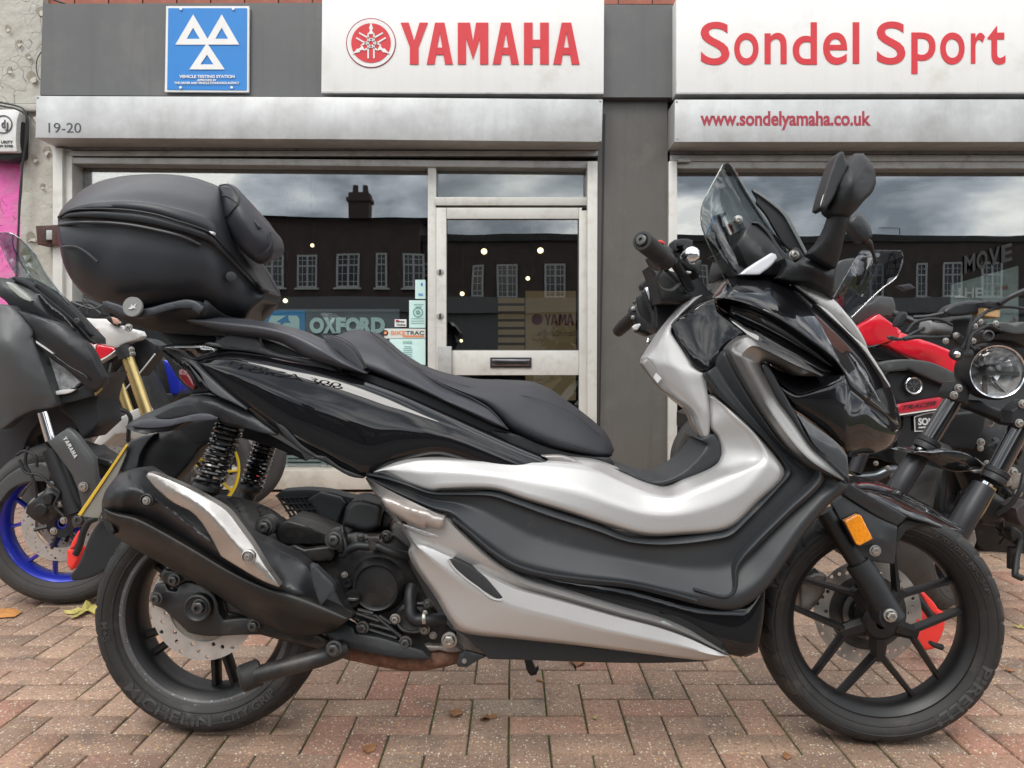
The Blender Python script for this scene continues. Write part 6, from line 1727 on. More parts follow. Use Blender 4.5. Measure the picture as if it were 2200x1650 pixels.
# ---------------------------------------------------------------- handlebar
def Bw(q): return B(q[0], q[1], q[2])
gp = [Bw(q) for q in zc((478, 226, .40), (560, 290, .375), (690, 400, .33), (780, 480, .30))]
gr = MB().tube(gp, [.0185, .0185, .0175, .0185], 24)
dg_ = (gp[0] - gp[1]).normalized()
gr.lathe(gp[0], dg_, [(.0185, -.004), (.0195, 0), (.0185, .004), (.0135, .005), (.013, .002), (0, .002)], 28)
grip = gr.build('grip', m_rubber, s_)
MB().lathe(gp[0], dg_, [(.0105, .001), (.0105, .009), (.009, .010), (.004, .010), (.003, .006), (0, .006)], 24).build('bar_end', m_dkbolt, grip)
mg = MB()
for k in range(14):
    p = gp[0].lerp(gp[2], .06 + .065 * k)
    mg.lathe(p, dg_, [(.0183, -.002), (.0192, -.001), (.0192, .001), (.0183, .002)], 24)
mg.build('grip_rings', m_rubber, grip)
relief('throttle_housing', zc((680, 330), (780, 270), (850, 330), (890, 470), (860, 520), (760, 580), (680, 560), (600, 500), (560, 420)), m_matt2, s_, w=.29, skirt=.05, dome=.012, domer=8, sp=5)
relief('stop_switch', zc((640, 235), (680, 212), (720, 213), (760, 245), (750, 262), (690, 240)), m_redsw, s_, w=.30, skirt=.02, er=3, sp=4)
relief('brake_reservoir', zc((868, 225), (880, 205), (1045, 195), (1112, 215), (1112, 350), (1040, 370), (1020, 340), (990, 340), (985, 285), (915, 285), (905, 350), (868, 340)), m_matt2, s_, w=.25, skirt=.05, er=3, sp=5)
relief('switch_block', zc((850, 330), (1000, 340), (1100, 420), (1150, 470), (1220, 460), (1215, 560), (1180, 690), (1120, 600), (1000, 560), (900, 480)), m_matt2, s_, w=.22, skirt=.06, er=4, sp=5, dome=.01, domer=8)
MB().tube([Bw(q) for q in zc((1010, 420, .27), (1050, 400, .29), (1100, 395, .30))], [.010, .013, .016], 16).lathe(Bw(zc((1100, 395, .30))[0]), (0, -1, 0), [(.0165, -.01), (.0165, .002), (.014, .008), (.008, .012), (0, .013)], 24).build('brake_lever', m_chrome, s_)
tubep('lever_blade', zc((1000, 440, .27), (1060, 470, .28), (1125, 495, .28), (1130, 470, .28)), .005, m_chrome, s_, seg=10)
tubep('brake_master', zc((860, 480, .28), (930, 580, .25), (1000, 700, .20), (1080, 820, .15)), .010, m_matt2, s_)
tubep('throttle_cable', zc((720, 590, .30), (670, 650, .30), (655, 740, .29), (700, 820, .28), (780, 850, .27), (860, 840, .26), (900, 800, .25), (940, 760, .22)), .0040, M('cable_grey', (.05, .052, .048), .5), s_)
tubep('throttle_cable', zc((770, 590, .29), (840, 660, .26), (920, 740, .22), (1040, 880, .12)), .0045, m_matt2, s_)
relief('bar_cover', zc((560, 540), (620, 560), (760, 600), (900, 700), (1040, 860), (1120, 930), (1000, 1000), (700, 1000), (640, 760), (600, 640)), m_matt2, s_, w=.12, skirt=.1, dome=.015, domer=12, sp=7)
relief('switch_chip', zc((1030, 600), (1090, 610), (1085, 635), (1035, 628)), m_white2, s_, w=.235, skirt=.01, er=1, sp=4)
relief('ignition_cover', zc((1150, 480), (1215, 460), (1220, 560), (1180, 680), (1165, 650), (1190, 560)), m_matt, s_, w=.2, skirt=.03, er=2, sp=4)
relief('cockpit_hood', zc((1310, 430), (1400, 400), (1480, 390), (1535, 400), (1530, 640), (1500, 660), (1440, 560), (1400, 440)), m_matt2, s_, w=-.02, skirt=.03, er=3, sp=6)
# far grip and switches
fg = [Bw(q) for q in zc((165, 1365, -.37), (240, 1290, -.33), (320, 1220, -.30), (420, 1130, -.25))]
MB().tube(fg, [.0165, .0185, .0185, .018], 20).lathe(fg[0], (fg[0] - fg[1]).normalized(), [(.0165, 0), (.012, .006), (0, .008)], 20).build('grip', m_rubber, s_)
relief('far_switchgear', zc((330, 1080), (350, 1040), (410, 1060), (430, 1130), (520, 1190), (600, 1270), (640, 1340), (600, 1410), (540, 1430), (480, 1400), (400, 1370), (410, 1300), (360, 1230), (320, 1160)), m_matt2, s_, w=-.24, skirt=.05, dome=.012, domer=8, sp=5)
relief('far_switch', zc((345, 1310), (380, 1280), (440, 1268), (452, 1290), (410, 1350), (370, 1350)), m_white2, s_, w=-.22, skirt=.015, er=3, sp=4)
relief('far_switch', zc((330, 1060), (378, 1040), (385, 1100), (335, 1105)), m_badge, s_, w=-.22, skirt=.015, er=3, sp=4)
relief('far_switch', zc((335, 1165), (372, 1165), (372, 1210), (338, 1205)), m_badge, s_, w=-.22, skirt=.015, er=3, sp=4)
relief('far_switch', zc((355, 990), (395, 960), (405, 985), (375, 1030)), m_matt, s_, w=-.23, skirt=.015, er=2, sp=4)
relief('far_lever_mount', zc((445, 790), (480, 730), (540, 700), (600, 660), (610, 700), (560, 770), (500, 790), (495, 850), (460, 840)), m_matt2, s_, w=-.2, skirt=.03, er=3, sp=5)
relief('bag_hook', zc((520, 1500), (550, 1440), (560, 1480), (600, 1490), (545, 1550)), m_chrome, s_, w=.0, skirt=.01, er=2, sp=4)

# ---------------------------------------------------------------- front fork and mudguard
tubep('fork_tube', z8((690, 250, .085), (800, 420, .088), (880, 540, .09)), .0205, m_wheel, s_, seg=24)
tubep('fork_leg', z8((870, 530, .09), (930, 620, .093), (1000, 740, .095), (1060, 840, .097)), .0275, m_matt2, s_, seg=24)
relief('fork_foot', z8((990, 760), (1080, 750), (1112, 850), (1095, 880), (1010, 885), (985, 840)), m_matt2, s_, w=.115, skirt=.05, er=4, sp=5, ed=.006)
MB().bolt(B(*z8((1048, 818))[0], .128), axv, .0105, .012).build('axle_bolt', m_steel, s_)
relief('fork_leg', z8((870, 530), (900, 520), (940, 540), (1080, 760), (1110, 860), (1000, 870), (900, 620)), m_matt2, s_, w=-.115, skirt=.04, er=4, sp=8)
relief('fender_side', z8((725, 205), (790, 160), (850, 200), (950, 260), (1085, 330), (1078, 440), (1072, 540), (950, 520), (890, 500), (820, 380)), m_matt, s_, w=.105, skirt=.012, sp=6, er=4, ridges=[z8((800, 190, .10), (1070, 350, .115)), z8((1070, 530, .095), (1000, 400, .115))], crisp=30, smooth=0)
relief('fender_rib', z8((800, 130), (830, 100), (1000, 200), (1140, 280), (1085, 330), (950, 265), (850, 200), (790, 160)), m_matt, s_, w=.11, skirt=.02, sp=5, er=4, ridges=[z8((815, 120, .112), (1000, 225, .124), (1110, 300, .12)), z8((800, 150, .108), (980, 262, .116))], smooth=0, crisp=30)
loft2('front_fender', Zs(z8, ((820, 98), (828, 112), .03, .06), ((850, 82), (870, 135), .0, .09), ((905, 77), (935, 172), -.02, .095), ((985, 90), (1010, 212), -.03, .098), ((1100, 135), (1095, 258), -.03, .098), ((1190, 180), (1160, 290), -.03, .09), ((1270, 225), (1245, 314), -.02, .08), ((1360, 285), (1330, 342), -.01, .065), ((1450, 350), (1440, 359), .02, .04)),
    [0, .2, .5, .8, 1], [0, .4, .75, .95, 1], [0] * 5, m_gloss, s_, cross='smooth', er=2, ed=.002, soft=1, skirt=.06)
relief('fender_inner', z8((1085, 340), (1140, 290), (1240, 310), (1330, 340), (1200, 330), (1130, 360), (1090, 420), (1078, 540), (1072, 440)), M('fender_inner_black', (.012, .012, .012), .6), s_, w=.07, skirt=.08, sp=6)
rf_ = relief('reflector_frame', z8((787, 300), (880, 260), (905, 280), (960, 400), (950, 425), (880, 448), (860, 440)), m_dark, s_, w=.125, skirt=.015, er=3, sp=5, corner=12)
relief('reflector', z8((797, 303), (872, 266), (890, 275), (952, 400), (880, 438), (862, 430)), m_amber, s_, w=.132, skirt=.01, er=2, sp=5, corner=12)
MB().bolt(B(*z8((966, 465))[0], .122), axv, .009, .005).build('fender_bolt', m_steel, s_)
relief('fork_shroud', z8((640, 320), (720, 240), (850, 480), (800, 500), (740, 440)), m_matt2, s_, w=.03, skirt=.05, er=3)

# ---------------------------------------------------------------- top case
case = loft2('top_case', Zs(z1, ((390, 404), (392, 470), .25, .25), ((408, 388), (398, 560), .268, .255), ((470, 359), (428, 710), .29, .25), ((600, 346), (500, 845), .30, .25), ((760, 347), (610, 945), .30, .24), ((900, 358), (730, 985), .30, .24), ((1050, 384), (900, 1010), .295, .23), ((1200, 428), (1080, 1000), .285, .22), ((1330, 470), (1250, 992), .27, .205), ((1428, 514), (1350, 1005), .25, .19), ((1500, 587), (1450, 1035), .22, .17), ((1600, 694), (1550, 1072), .17, .13), ((1720, 832), (1665, 1086), .12, .09), ((1792, 908), (1770, 985), .09, .06)),
    [0, .10, .15, .45, .75, 1], [0, .1, .15, .45, .75, 1], [0, .002, -.010, .004, .004, -.03], m_case, s_, cross='smooth', er=4, ed=.006, soft=2, skirt=.12)
lid = loft2('lid', Zs(z1, ((391, 397), (392, 401), .24, .25), ((400, 372), (410, 384), .23, .268), ((440, 312), (470, 355), .20, .29), ((560, 210), (600, 342), .17, .30), ((690, 149), (760, 343), .16, .30), ((860, 116), (900, 354), .15, .30), ((1010, 107), (1050, 380), .15, .295), ((1150, 109), (1200, 424), .15, .285), ((1280, 125), (1330, 466), .15, .27), ((1400, 160), (1430, 510), .16, .25), ((1492, 215), (1500, 583), .17, .22), ((1590, 560), (1600, 690), .15, .17), ((1712, 735), (1720, 828), .10, .12), ((1785, 870), (1793, 906), .08, .09)),
    [0, .12, .4, .70, .76, 1], [0, .25, .68, .93, .99, 1], [0, 0, .004, 0, .002, .002], m_case, case, cross='smooth', er=4, ed=.006, soft=2, skirt=.12)
tubep('case_seam', z1((393, 398, .268), (470, 355, .292), (600, 342, .300), (760, 343, .302), (900, 354, .302), (1050, 380, .297), (1200, 424, .287), (1330, 465, .27), (1430, 510, .248), (1500, 580, .222), (1600, 690, .17), (1720, 828, .12), (1792, 908, .10)), .0022, m_dark, case, seg=6)
tubep('case_moulding', z1((402, 450, .262), (480, 438, .288), (640, 434, .295), (850, 448, .295), (1050, 484, .288), (1250, 538, .273), (1350, 585, .25)), .004, m_case, case, seg=8)
tubep('case_moulding', z1((420, 600, .272), (470, 595, .283), (520, 600, .289), (570, 625, .292), (620, 665, .292), (660, 700, .29)), .003, m_case, case, seg=8)
pass
relief('latch_end', z1((1410, 490), (1445, 498), (1440, 518), (1425, 510)), m_white2, case, w=.262, skirt=.01, er=1, sp=4)
relief('latch', z1((1330, 905), (1350, 895), (1350, 905), (1335, 915)), m_matt, case, w=.2, skirt=.02, er=1, sp=4)
relief('hinge', z1((1730, 835), (1750, 832), (1800, 890), (1795, 905), (1780, 905)), m_matt2, case, w=.125, skirt=.02, er=2, sp=4)
pad = relief('backrest_pad', z1((1470, 195), (1490, 175), (1540, 170), (1580, 185), (1640, 240), (1740, 380), (1820, 480), (1848, 560), (1852, 620), (1835, 680), (1790, 715), (1740, 712), (1680, 670), (1600, 580), (1520, 450), (1490, 400), (1500, 300), (1490, 240)), m_vinyl_s, case, w=.17, skirt=0.16, sp=7, er=12, ed=.035, smooth=6,
             ridges=[z1((1560, 230, .20), (1600, 350, .215), (1680, 480, .21), (1760, 600, .19), (1790, 680, .17))], shrink=0.55)
for pts in (((1480, 185, .185), (1530, 178, .195), (1580, 205, .20), (1608, 250, .208), (1605, 300, .212), (1570, 350, .21), (1520, 395, .195), (1488, 402, .18)), ((1500, 248, .19), (1550, 262, .205), (1598, 302, .211)), ((1735, 665, .18), (1790, 640, .19), (1830, 580, .185), (1825, 500, .185))):
    tubep('piping', z1(*pts), .0015, m_dark, pad, seg=6)
relief('pad_mark', z1((1710, 420), (1722, 415), (1765, 470), (1750, 478)), m_case, pad, w=.203, skirt=.004, er=1, sp=4)
# carrier
relief('carrier_plate', z1((688, 968), (720, 960), (800, 985), (900, 1022), (1000, 1010), (1150, 972), (1290, 956), (1340, 972), (1372, 1002), (1380, 958), (1400, 960), (1460, 1020), (1530, 1062), (1700, 1085), (1690, 1100), (1560, 1205), (1300, 1195), (1100, 1178), (900, 1128), (780, 1062), (700, 1010)), m_matt2, s_, w=.16, skirt=0.1, sp=7, er=4,
       ridges=[z1((720, 990, .19), (860, 1060, .20), (1000, 1060, .20), (1280, 1000, .20), (1370, 1060, .19)), z1((900, 1110, .16), (1200, 1120, .15), (1500, 1130, .14))], shrink=0.8)
relief('carrier_rail', z1((690, 966), (720, 960), (800, 985), (900, 1025), (1000, 1012), (1150, 972), (1290, 955), (1335, 970), (1374, 1003), (1365, 1030), (1345, 1055), (1290, 1015), (1200, 1015), (1080, 1045), (950, 1075), (850, 1075), (760, 1035), (700, 1005)), m_case, s_, w=.268, skirt=.03, sp=6, er=5, ed=.006)
bd = MB().lathe(B(*z1((893, 1003))[0], .282), axv, [(.0205, -.006), (.0205, 0), (.0195, .0015), (0, .0015)], 40).build('badge', m_badge, s_)
relief('badge_mark', z1((862, 1012), (880, 1008), (888, 985), (896, 1000), (925, 975), (908, 1005), (925, 1015), (900, 1012), (880, 1020)), m_white2, bd, w=.2855, skirt=.001, er=.3, ed=0, sp=4)
relief('under_carrier', z1((1060, 1170), (1300, 1190), (1560, 1200), (1760, 1230), (1780, 1300), (1640, 1290), (1400, 1250), (1300, 1262), (1180, 1262)), M('deep_black', (.010, .010, .012), .5), s_, w=.08, skirt=0.08, sp=8)

# small fixings and marks on the bodywork
tubep('seam', z5((620, 590, .10), (760, 660, .115), (950, 720, .118), (1150, 760, .12), (1400, 800, .12), (1650, 900, .125), (1850, 1050, .12)), .0007, m_dark, s_, seg=6)
lk = MB().lathe(B(*z1((1560, 800))[0], .185), (.5, -1, 0), [(.011, -.004), (.011, .002), (.008, .003), (0, .003)], 20).build('case_lock', m_matt, case)
# ================================================================== the other motorcycles
m_bluer = M('blue_rim_paint', (.02, .035, .42), .3, metal=.3, coat=.6)
m_yellowr = M('yellow_rim_paint', (.72, .50, .03), .35, coat=.4)
m_gold = M('gold_fork_anodised', (.62, .47, .20), .28, metal=.75, var=.06, vs=20)
m_greyp = M('matt_grey_paint', (.065, .068, .07), .42, spec=.45, var=.04, vs=4)
m_charc = M('charcoal_paint', (.018, .019, .022), .4, spec=.5, var=.05, vs=5)
m_whitep = M('white_fairing_paint', (.74, .73, .70), .3, coat=.6, var=.02)
m_redp = M('red_fairing_paint', (.70, .012, .03), .25, coat=.8)
m_redl = M('lock_red', (.80, .045, .035), .45)
m_tint = glassy('tinted_screen', (.58, .60, .64), .08)
m_tint2 = glassy('clear_screen', (.68, .74, .74), .12)
m_glossb = M('plain_gloss_black', (.008, .008, .009), .12, coat=1, coat_r=.02)
m_tyre2 = M('dusty_tyre', (.040, .038, .036), .68, var=.15, vs=12, bump=.15, bs=300, bdist=.001)
m_eng = M('engine_black', (.009, .009, .0095), .45, var=.25, vs=30, dirt=(.08, .07, .06), dirt_amt=.25, ds=30)
m_tanres = M('brake_fluid_tan', (.50, .32, .16), .35)
m_greygrip = M('grey_grip', (.20, .20, .20), .6, bump=.3, bs=300)
m_ylamp = M('gold_edge', (.5, .38, .12), .4)

def groove_road(t, h):
    x = (t * 34 + 1.3 * abs(h)) % 1
    return .003 if (.1 < abs(h) < .9 and abs(x - .5) < .06) else 0

def bike_wheel(t, c, ang, r_out, r_rim, half, mrim, name='front_wheel', spokes=5, disc=True, y_split=True, a0=-90, tilt=None, mt=None, disc_side=1, seg=200, dr=(.105, .155)):
    o = rim(c, ang, r_rim, r_rim - .022, half * .72, name, t, mrim, hub=.035, hub_w=.04)
    tyre('tyre', c, r_out, r_rim + .002, half, mt or m_tyre2, o, ang, groove=groove_road, seg=seg)
    for k in range(spokes):
        a = a0 + 360 / spokes * k
        ms = MB()
        if y_split:
            spoke_bar(ms, c, ang, (.03, a), (.10, a), .012, .009, .018, .014, .014)
            for s in (-1, 1): spoke_bar(ms, c, ang, (.095, a + 3 * s), (r_rim - .02, a + 15 * s), .008, .007, .014, .010, .012)
        else:
            spoke_bar(ms, c, ang, (.03, a), (r_rim - .02, a + 6), .012, .009, .016, .010, .014)
        ms.build('spoke', mrim, o)
    if disc:
        for s in ((1, -1) if disc == 2 else (disc_side,)):
            brake_disc('brake_disc', c, ang, dr[0], dr[1], s * (half * .95), o, n=48, rows=4, hr=.0042)
            ax = Vector((math.sin(ang), -math.cos(ang), 0))
            mc_ = MB().lathe(c, ax, [(.02, s * half * .8), (.048, s * half * .9), (.048, s * half * .8), (.02, s * half * .6)], 30)
            e1_ = Vector((math.cos(ang), math.sin(ang), 0))
            for q in range(6):
                a_ = q * math.pi / 3 + .2
                dv = e1_ * math.cos(a_) + Vector((0, 0, math.sin(a_)))
                mc_.tube([c + ax * (s * half * .85) + dv * .044, c + ax * (s * half * .92) + dv * (dr[0] + .006)], .007, 6)
            mc_.build('disc_carrier', m_eng, o)
    return o

# ------------------------------------------------ grey touring bike with the blue rims, far left
g1 = plane(2.72)
bt = thing('touring_motorcycle', P(100, 1302, 2.72), 'dark grey touring motorcycle with blue wheel rims at the left edge', 'motorcycle')
c1 = P(145, 1125, 2.76); c1.z = .288
W1 = bike_wheel(bt, c1, .10, .286, .208, .058, m_bluer, spokes=5, a0=-118, disc=2, dr=(.082, .127))
def rl(name, pts, mat, w=0, skirt=.03, fr=g1, parent=None, **k): return relief(name, pts, mat, parent or bt, w=w, skirt=skirt, fr=fr, sp=k.pop('sp', 9), **k)
rl('fork_leg', z2((300, 470), (350, 520), (470, 780), (560, 900), (545, 960), (480, 960), (440, 880), (380, 700)), m_charc, w=.10, skirt=.04, er=6, ed=.015)
tubep('fork_tube', z2((290, 270, .10), (345, 460, .10)), .018, m_chrome, bt, fr=g1)
tubep('fork_leg', z2((350, 520, .10), (510, 950, .11)), .030, m_matt2, bt, fr=g1)
tubep('fork_leg', z2((240, 430, -.10), (330, 900, -.10)), .028, m_matt2, bt, fr=g1)
rl('fork_foot', z2((480, 950), (560, 945), (582, 990), (580, 1030), (500, 1052), (485, 1010)), m_greyp, w=.12, skirt=.05)
MB().bolt(g1(*z2((535, 995))[0], .125), (0, -1, 0), .018, .012).build('axle_bolt', m_dkbolt, bt)
fc = rl('fork_cover', z2((322, 468), (455, 376), (500, 405), (560, 480), (635, 585), (650, 700), (648, 860), (600, 960), (560, 975), (548, 880), (490, 700), (400, 570)), m_greyp, w=.13, skirt=.02, ridges=[z2((350, 480, .14), (470, 430, .155), (560, 560, .16), (600, 760, .155), (580, 900, .14))])
MB().bolt(g1(*z2((562, 772))[0], .158), (0, -1, 0), .012, .006).build('cover_screw', m_steel, fc)
def yv(u, v):
    a = Vector((422, 445)); b = Vector((500, 582)); d = b - a; n_ = Vector((d.y, -d.x)).normalized()
    q = a + d * u + n_ * (2 + 27 * v)
    return z2((q.x, q.y))[0]
vs_, fs_ = [], []
for i, ch in enumerate('YAMAHA'):
    v, f = BL[ch]
    b0 = len(vs_); vs_ += [((i + .08 + .84 * x) / 6, y) for x, y in v]; fs_ += [tuple(b0 + q for q in p) for p in f]
lettering('cover_lettering', 'x', 0, 0, 0, 0, m_white2, fc, g1, .001, w=.160, warp=yv, poly=(np.array(vs_), fs_))
rl('mudguard', z2((-40, 900), (0, 880), (60, 800), (150, 750), (250, 735), (330, 740), (345, 690), (310, 610), (200, 620), (100, 665), (0, 745), (-40, 790)), m_greyp, w=.05, skirt=.12, er=3)
rl('mudguard', z2((580, 510), (640, 560), (760, 600), (750, 640), (640, 600), (600, 580)), m_charc, w=.05, skirt=.12, er=3)
rl('caliper', z2((180, 900), (240, 850), (300, 800), (330, 740), (400, 770), (430, 850), (400, 960), (350, 1000), (290, 1030), (220, 990), (175, 950)), m_eng, w=.10, skirt=.04, sp=5, ridges=[z2((240, 900, .13), (330, 850, .135), (330, 940, .13))])
for x, y, r_ in ((290, 925, .022), (335, 855, .019)):
    MB().lathe(g1(*z2((x, y))[0], .125), (0, -1, 0), [(r_, -.02), (r_, .01), (r_ * .8, .015), (0, .015)], 20).build('caliper_piston_cover', m_eng, bt)
for x, y in ((340, 757), (402, 890), (362, 1072), (430, 1000)):
    MB().bolt(g1(*z2((x, y))[0], .13), (0, -1, 0), .009, .006).build('bolt', m_steel, bt)
for pts in (((130, 590), (180, 680), (260, 690), (340, 760), (400, 810), (370, 900), (430, 970)), ((190, 500), (170, 600), (230, 740), (245, 850)), ((110, 560), (160, 530), (240, 570), (250, 640))):
    tubep('brake_hose', z2(*[(a, b, .14) for a, b in pts]), .005, m_matt2, bt, fr=g1, seg=8)
rl('lower_cowl', z2((240, 262), (390, 225), (500, 235), (545, 300), (520, 400), (430, 470), (330, 440), (290, 300), (200, 420), (120, 620), (60, 690), (-30, 760), (-30, 380), (30, 370), (120, 310)), m_dark, w=-.02, skirt=.2, sp=10)
rl('side_panel', z2((390, 150), (640, 120), (685, 40), (700, 0), (640, 20), (500, -10), (350, -20), (330, 60)), m_charc, w=.03, skirt=.15)
rl('side_panel', z2((385, 215), (400, 160), (640, 125), (690, 50), (715, 0), (660, 180), (675, 345), (560, 450), (500, 330), (400, 240)), m_charc, w=.02, skirt=.15)
rl('large_grey_panel', zh((-160, 690), (0, 680), (80, 692), (180, 780), (300, 902), (272, 960), (330, 1100), (400, 1300), (482, 1530), (440, 1560), (280, 1580), (150, 1640), (20, 1740), (-160, 1700)), m_greyp, w=.10, skirt=.05, sp=10, ridges=[zh((-100, 1000, .16), (60, 1000, .16), (200, 1200, .15), (300, 1450, .13)), zh((60, 740, .11), (220, 900, .12), (260, 1000, .12))])
rl('side_fairing', zh((95, 715), (200, 750), (350, 800), (500, 850), (640, 965), (700, 1000), (770, 1095), (830, 1225), (878, 1310), (868, 1355), (800, 1425), (700, 1355), (560, 1232), (420, 1130), (305, 1005), (290, 905), (200, 800)), m_charc, w=.09, skirt=.04, ridges=[zh((250, 800, .12), (500, 960, .135), (700, 1120, .13), (830, 1310, .11))])
hl_ = rl('headlight', zh((345, 1105), (430, 1110), (500, 1150), (600, 1225), (712, 1310), (700, 1345), (630, 1400), (460, 1452), (425, 1385)), glassy('clear_lamp_glass', (.93, .94, .95), .03), w=.08, skirt=.006, er=3, sp=6)
rl('reflector', zh((350, 1120), (480, 1140), (600, 1240), (700, 1320), (620, 1390), (460, 1445), (430, 1370)), M('faceted_reflector', (.85, .80, .77), .2, metal=.3, var=.5, vs=45), w=.06, skirt=.01, er=2, sp=5, parent=hl_,
   wf=lambda v: .010 * np.sin(v[:, 0] * .35 + v[:, 1] * .2) * np.cos(v[:, 1] * .28))
rl('headlight_strip', zh((300, 995), (420, 1080), (600, 1210), (740, 1300), (760, 1330), (700, 1300), (560, 1215), (400, 1105), (310, 1030)), m_glossb, w=.115, skirt=.02, er=2, sp=6)
rl('chrome_line', zh((300, 990), (380, 1045), (460, 1100), (440, 1100), (380, 1060), (305, 1010)), m_white2, w=.12, skirt=.006, er=1, sp=5)
rl('edge_piece', zh((800, 1425), (868, 1355), (880, 1320), (850, 1400), (800, 1450)), m_ylamp, w=.08, skirt=.01, er=1, sp=4)
rl('headlight_base', zh((440, 1460), (640, 1405), (720, 1350), (800, 1420), (790, 1460), (640, 1500), (480, 1530)), m_matt2, w=.07, skirt=.05, sp=7)
rl('lamp_silver', zh((455, 1420), (520, 1405), (640, 1400), (600, 1425), (460, 1450)), m_white2, w=.085, skirt=.01, er=2, sp=5)
rl('upper_fairing', zh((-60, 450), (0, 455), (60, 470), (110, 450), (180, 452), (280, 505), (430, 600), (560, 720), (660, 830), (790, 965), (795, 1015), (700, 990), (660, 960), (640, 930), (500, 860), (350, 820), (200, 760), (100, 712), (30, 640), (-60, 590)), m_charc, w=.02, skirt=.08, ridges=[zh((0, 520, .06), (200, 640, .07), (400, 760, .06), (640, 900, .05)), zh((120, 470, .03), (300, 560, .04), (600, 800, .03))])
rl('fairing_window', zh((300, 590), (340, 600), (440, 700), (520, 760), (600, 850), (640, 905), (600, 900), (480, 830), (400, 760)), m_glossb, w=.075, skirt=.01, er=2, sp=6)
rl('indicator_lens', zh((52, 492), (90, 500), (150, 545), (220, 600), (268, 650), (255, 660), (200, 640), (120, 580), (70, 530)), M('pale_lens', (.42, .44, .40), .15, coat=1), w=.075, skirt=.02, er=2, sp=5)
rl('windscreen', zh((-60, 90), (0, 80), (60, 78), (110, 92), (190, 150), (250, 215), (310, 290), (360, 385), (470, 540), (600, 705), (700, 830), (660, 810), (560, 710), (430, 590), (280, 500), (200, 465), (120, 420), (60, 320), (0, 190), (-60, 110)), m_tint2, w=-.02, skirt=.005, er=2, ed=.001, ridges=[zh((0, 140, -.06), (120, 330, -.06)), zh((110, 130, .02), (300, 420, .03), (560, 700, .03))])
for pts in (((0, 80), (60, 78), (110, 92), (190, 150), (250, 215), (310, 290), (360, 385), (470, 540), (600, 705), (700, 830)), ((110, 92), (108, 170), (160, 300), (250, 440), (340, 540))):
    tubep('screen_edge', zh(*[(a, b, .0) for a, b in pts]), .0028, m_tint, bt, fr=g1, seg=6)
rl('screen_arm', zh((100, 470), (120, 450), (250, 510), (420, 640), (600, 790), (790, 1005), (780, 1020), (620, 850), (400, 680), (240, 540)), m_matt2, w=.05, skirt=.02, er=2, sp=6)
rl('screen_arm', zh((285, 505), (320, 500), (440, 580), (560, 680), (680, 800), (790, 945), (770, 950), (640, 850), (480, 690), (330, 560)), m_matt2, w=.04, skirt=.02, er=2, sp=6)
MB().lathe(g1(*zh((652, 822))[0], .06), (0, -1, 0), [(.010, 0), (.010, .004), (.006, .005), (.004, .002), (0, .002)], 16).build('bolt', m_dkbolt, bt)

def u_lock(label, fr, pts_bar, red1, red2, red3, w):
    t = thing('disc_lock', fr(*red1[0], w), label, 'lock')
    relief('lock_body', red1, m_redl, t, w=w, skirt=.05, fr=fr, sp=5, er=4, ed=.012)
    relief('rubber_sleeve', red2, m_redl, t, w=w + .005, skirt=.015, fr=fr, sp=5, er=3, ed=.006)
    if red3: relief('lock_end', red3, m_redl, t, w=w - .02, skirt=.03, fr=fr, sp=5, er=3)
    tubep('shackle', [(a, b, w) for a, b in pts_bar], .011, m_matt2, t, fr=fr)
    return t
u_lock('red ended U-lock with black shackle on the blue rimmed wheel', g1, z2((650, 985), (610, 1000), (570, 1060), (530, 1190), (510, 1230)), z2((452, 1200), (480, 1190), (545, 1198), (548, 1215), (520, 1270), (482, 1338), (455, 1300)),
       z2((472, 1190), (490, 1140), (530, 1070), (550, 1062), (562, 1072), (550, 1110), (525, 1140), (500, 1190)), z2((545, 1400), (580, 1375), (625, 1360), (610, 1385), (560, 1400)), .16)

# ------------------------------------------------ white and red bike with gold forks
g2 = plane(3.3)
bw2 = thing('trail_motorcycle', P(270, 1208, 3.3), 'white and red motorcycle with gold fork legs, left behind the top case', 'motorcycle')
def rw(name, pts, mat, w=0, skirt=.03, **k): return relief(name, pts, mat, bw2, w=w, skirt=skirt, fr=g2, sp=k.pop('sp', 8), **k)
c2 = P(236, 1035, 3.4); c2.z = .33
bike_wheel(bw2, c2, .5, .33, .25, .05, m_matt2, spokes=8, y_split=False, disc=1)
rw('fairing', zh((690, 792), (760, 802), (880, 805), (960, 850), (1050, 880), (1160, 908), (1182, 948), (1150, 982), (1080, 1002), (980, 1052), (900, 1035), (800, 1010), (760, 900)), m_whitep, w=.10, skirt=.06, ridges=[zh((780, 850, .12), (950, 920, .14), (1120, 950, .12))])
rw('red_flash', zh((665, 985), (700, 985), (795, 1022), (790, 1060), (770, 1115), (740, 1050), (690, 1020)), m_redp, w=.12, skirt=.06, er=3)
rw('red_flash', zh((812, 1020), (975, 1052), (930, 1095), (818, 1168), (788, 1110)), m_redp, w=.12, skirt=.06, er=3)
rw('white_line', zh((795, 1012), (815, 1015), (788, 1120), (770, 1115)), m_whitep, w=.125, skirt=.05, er=1, sp=5)
rw('white_line', zh((800, 1172), (930, 1100), (1000, 1040), (1010, 1045), (940, 1108), (815, 1182)), m_whitep, w=.122, skirt=.05, er=1, sp=5)
rw('maker_badge', zh((762, 882), (822, 888), (812, 922), (780, 915)), M('badge_pink', (.6, .2, .25), .4), w=.135, skirt=.004, er=1, sp=4)
lettering('print', 'YZ', 176, 706, 189, 714, m_dark, bw2, g2, .001, w=.142, bold=.03)
rw('indicator', zh((885, 790), (930, 785), (1010, 835), (1005, 860), (970, 865), (920, 830)), m_matt2, w=.16, skirt=.03, er=3, sp=5)
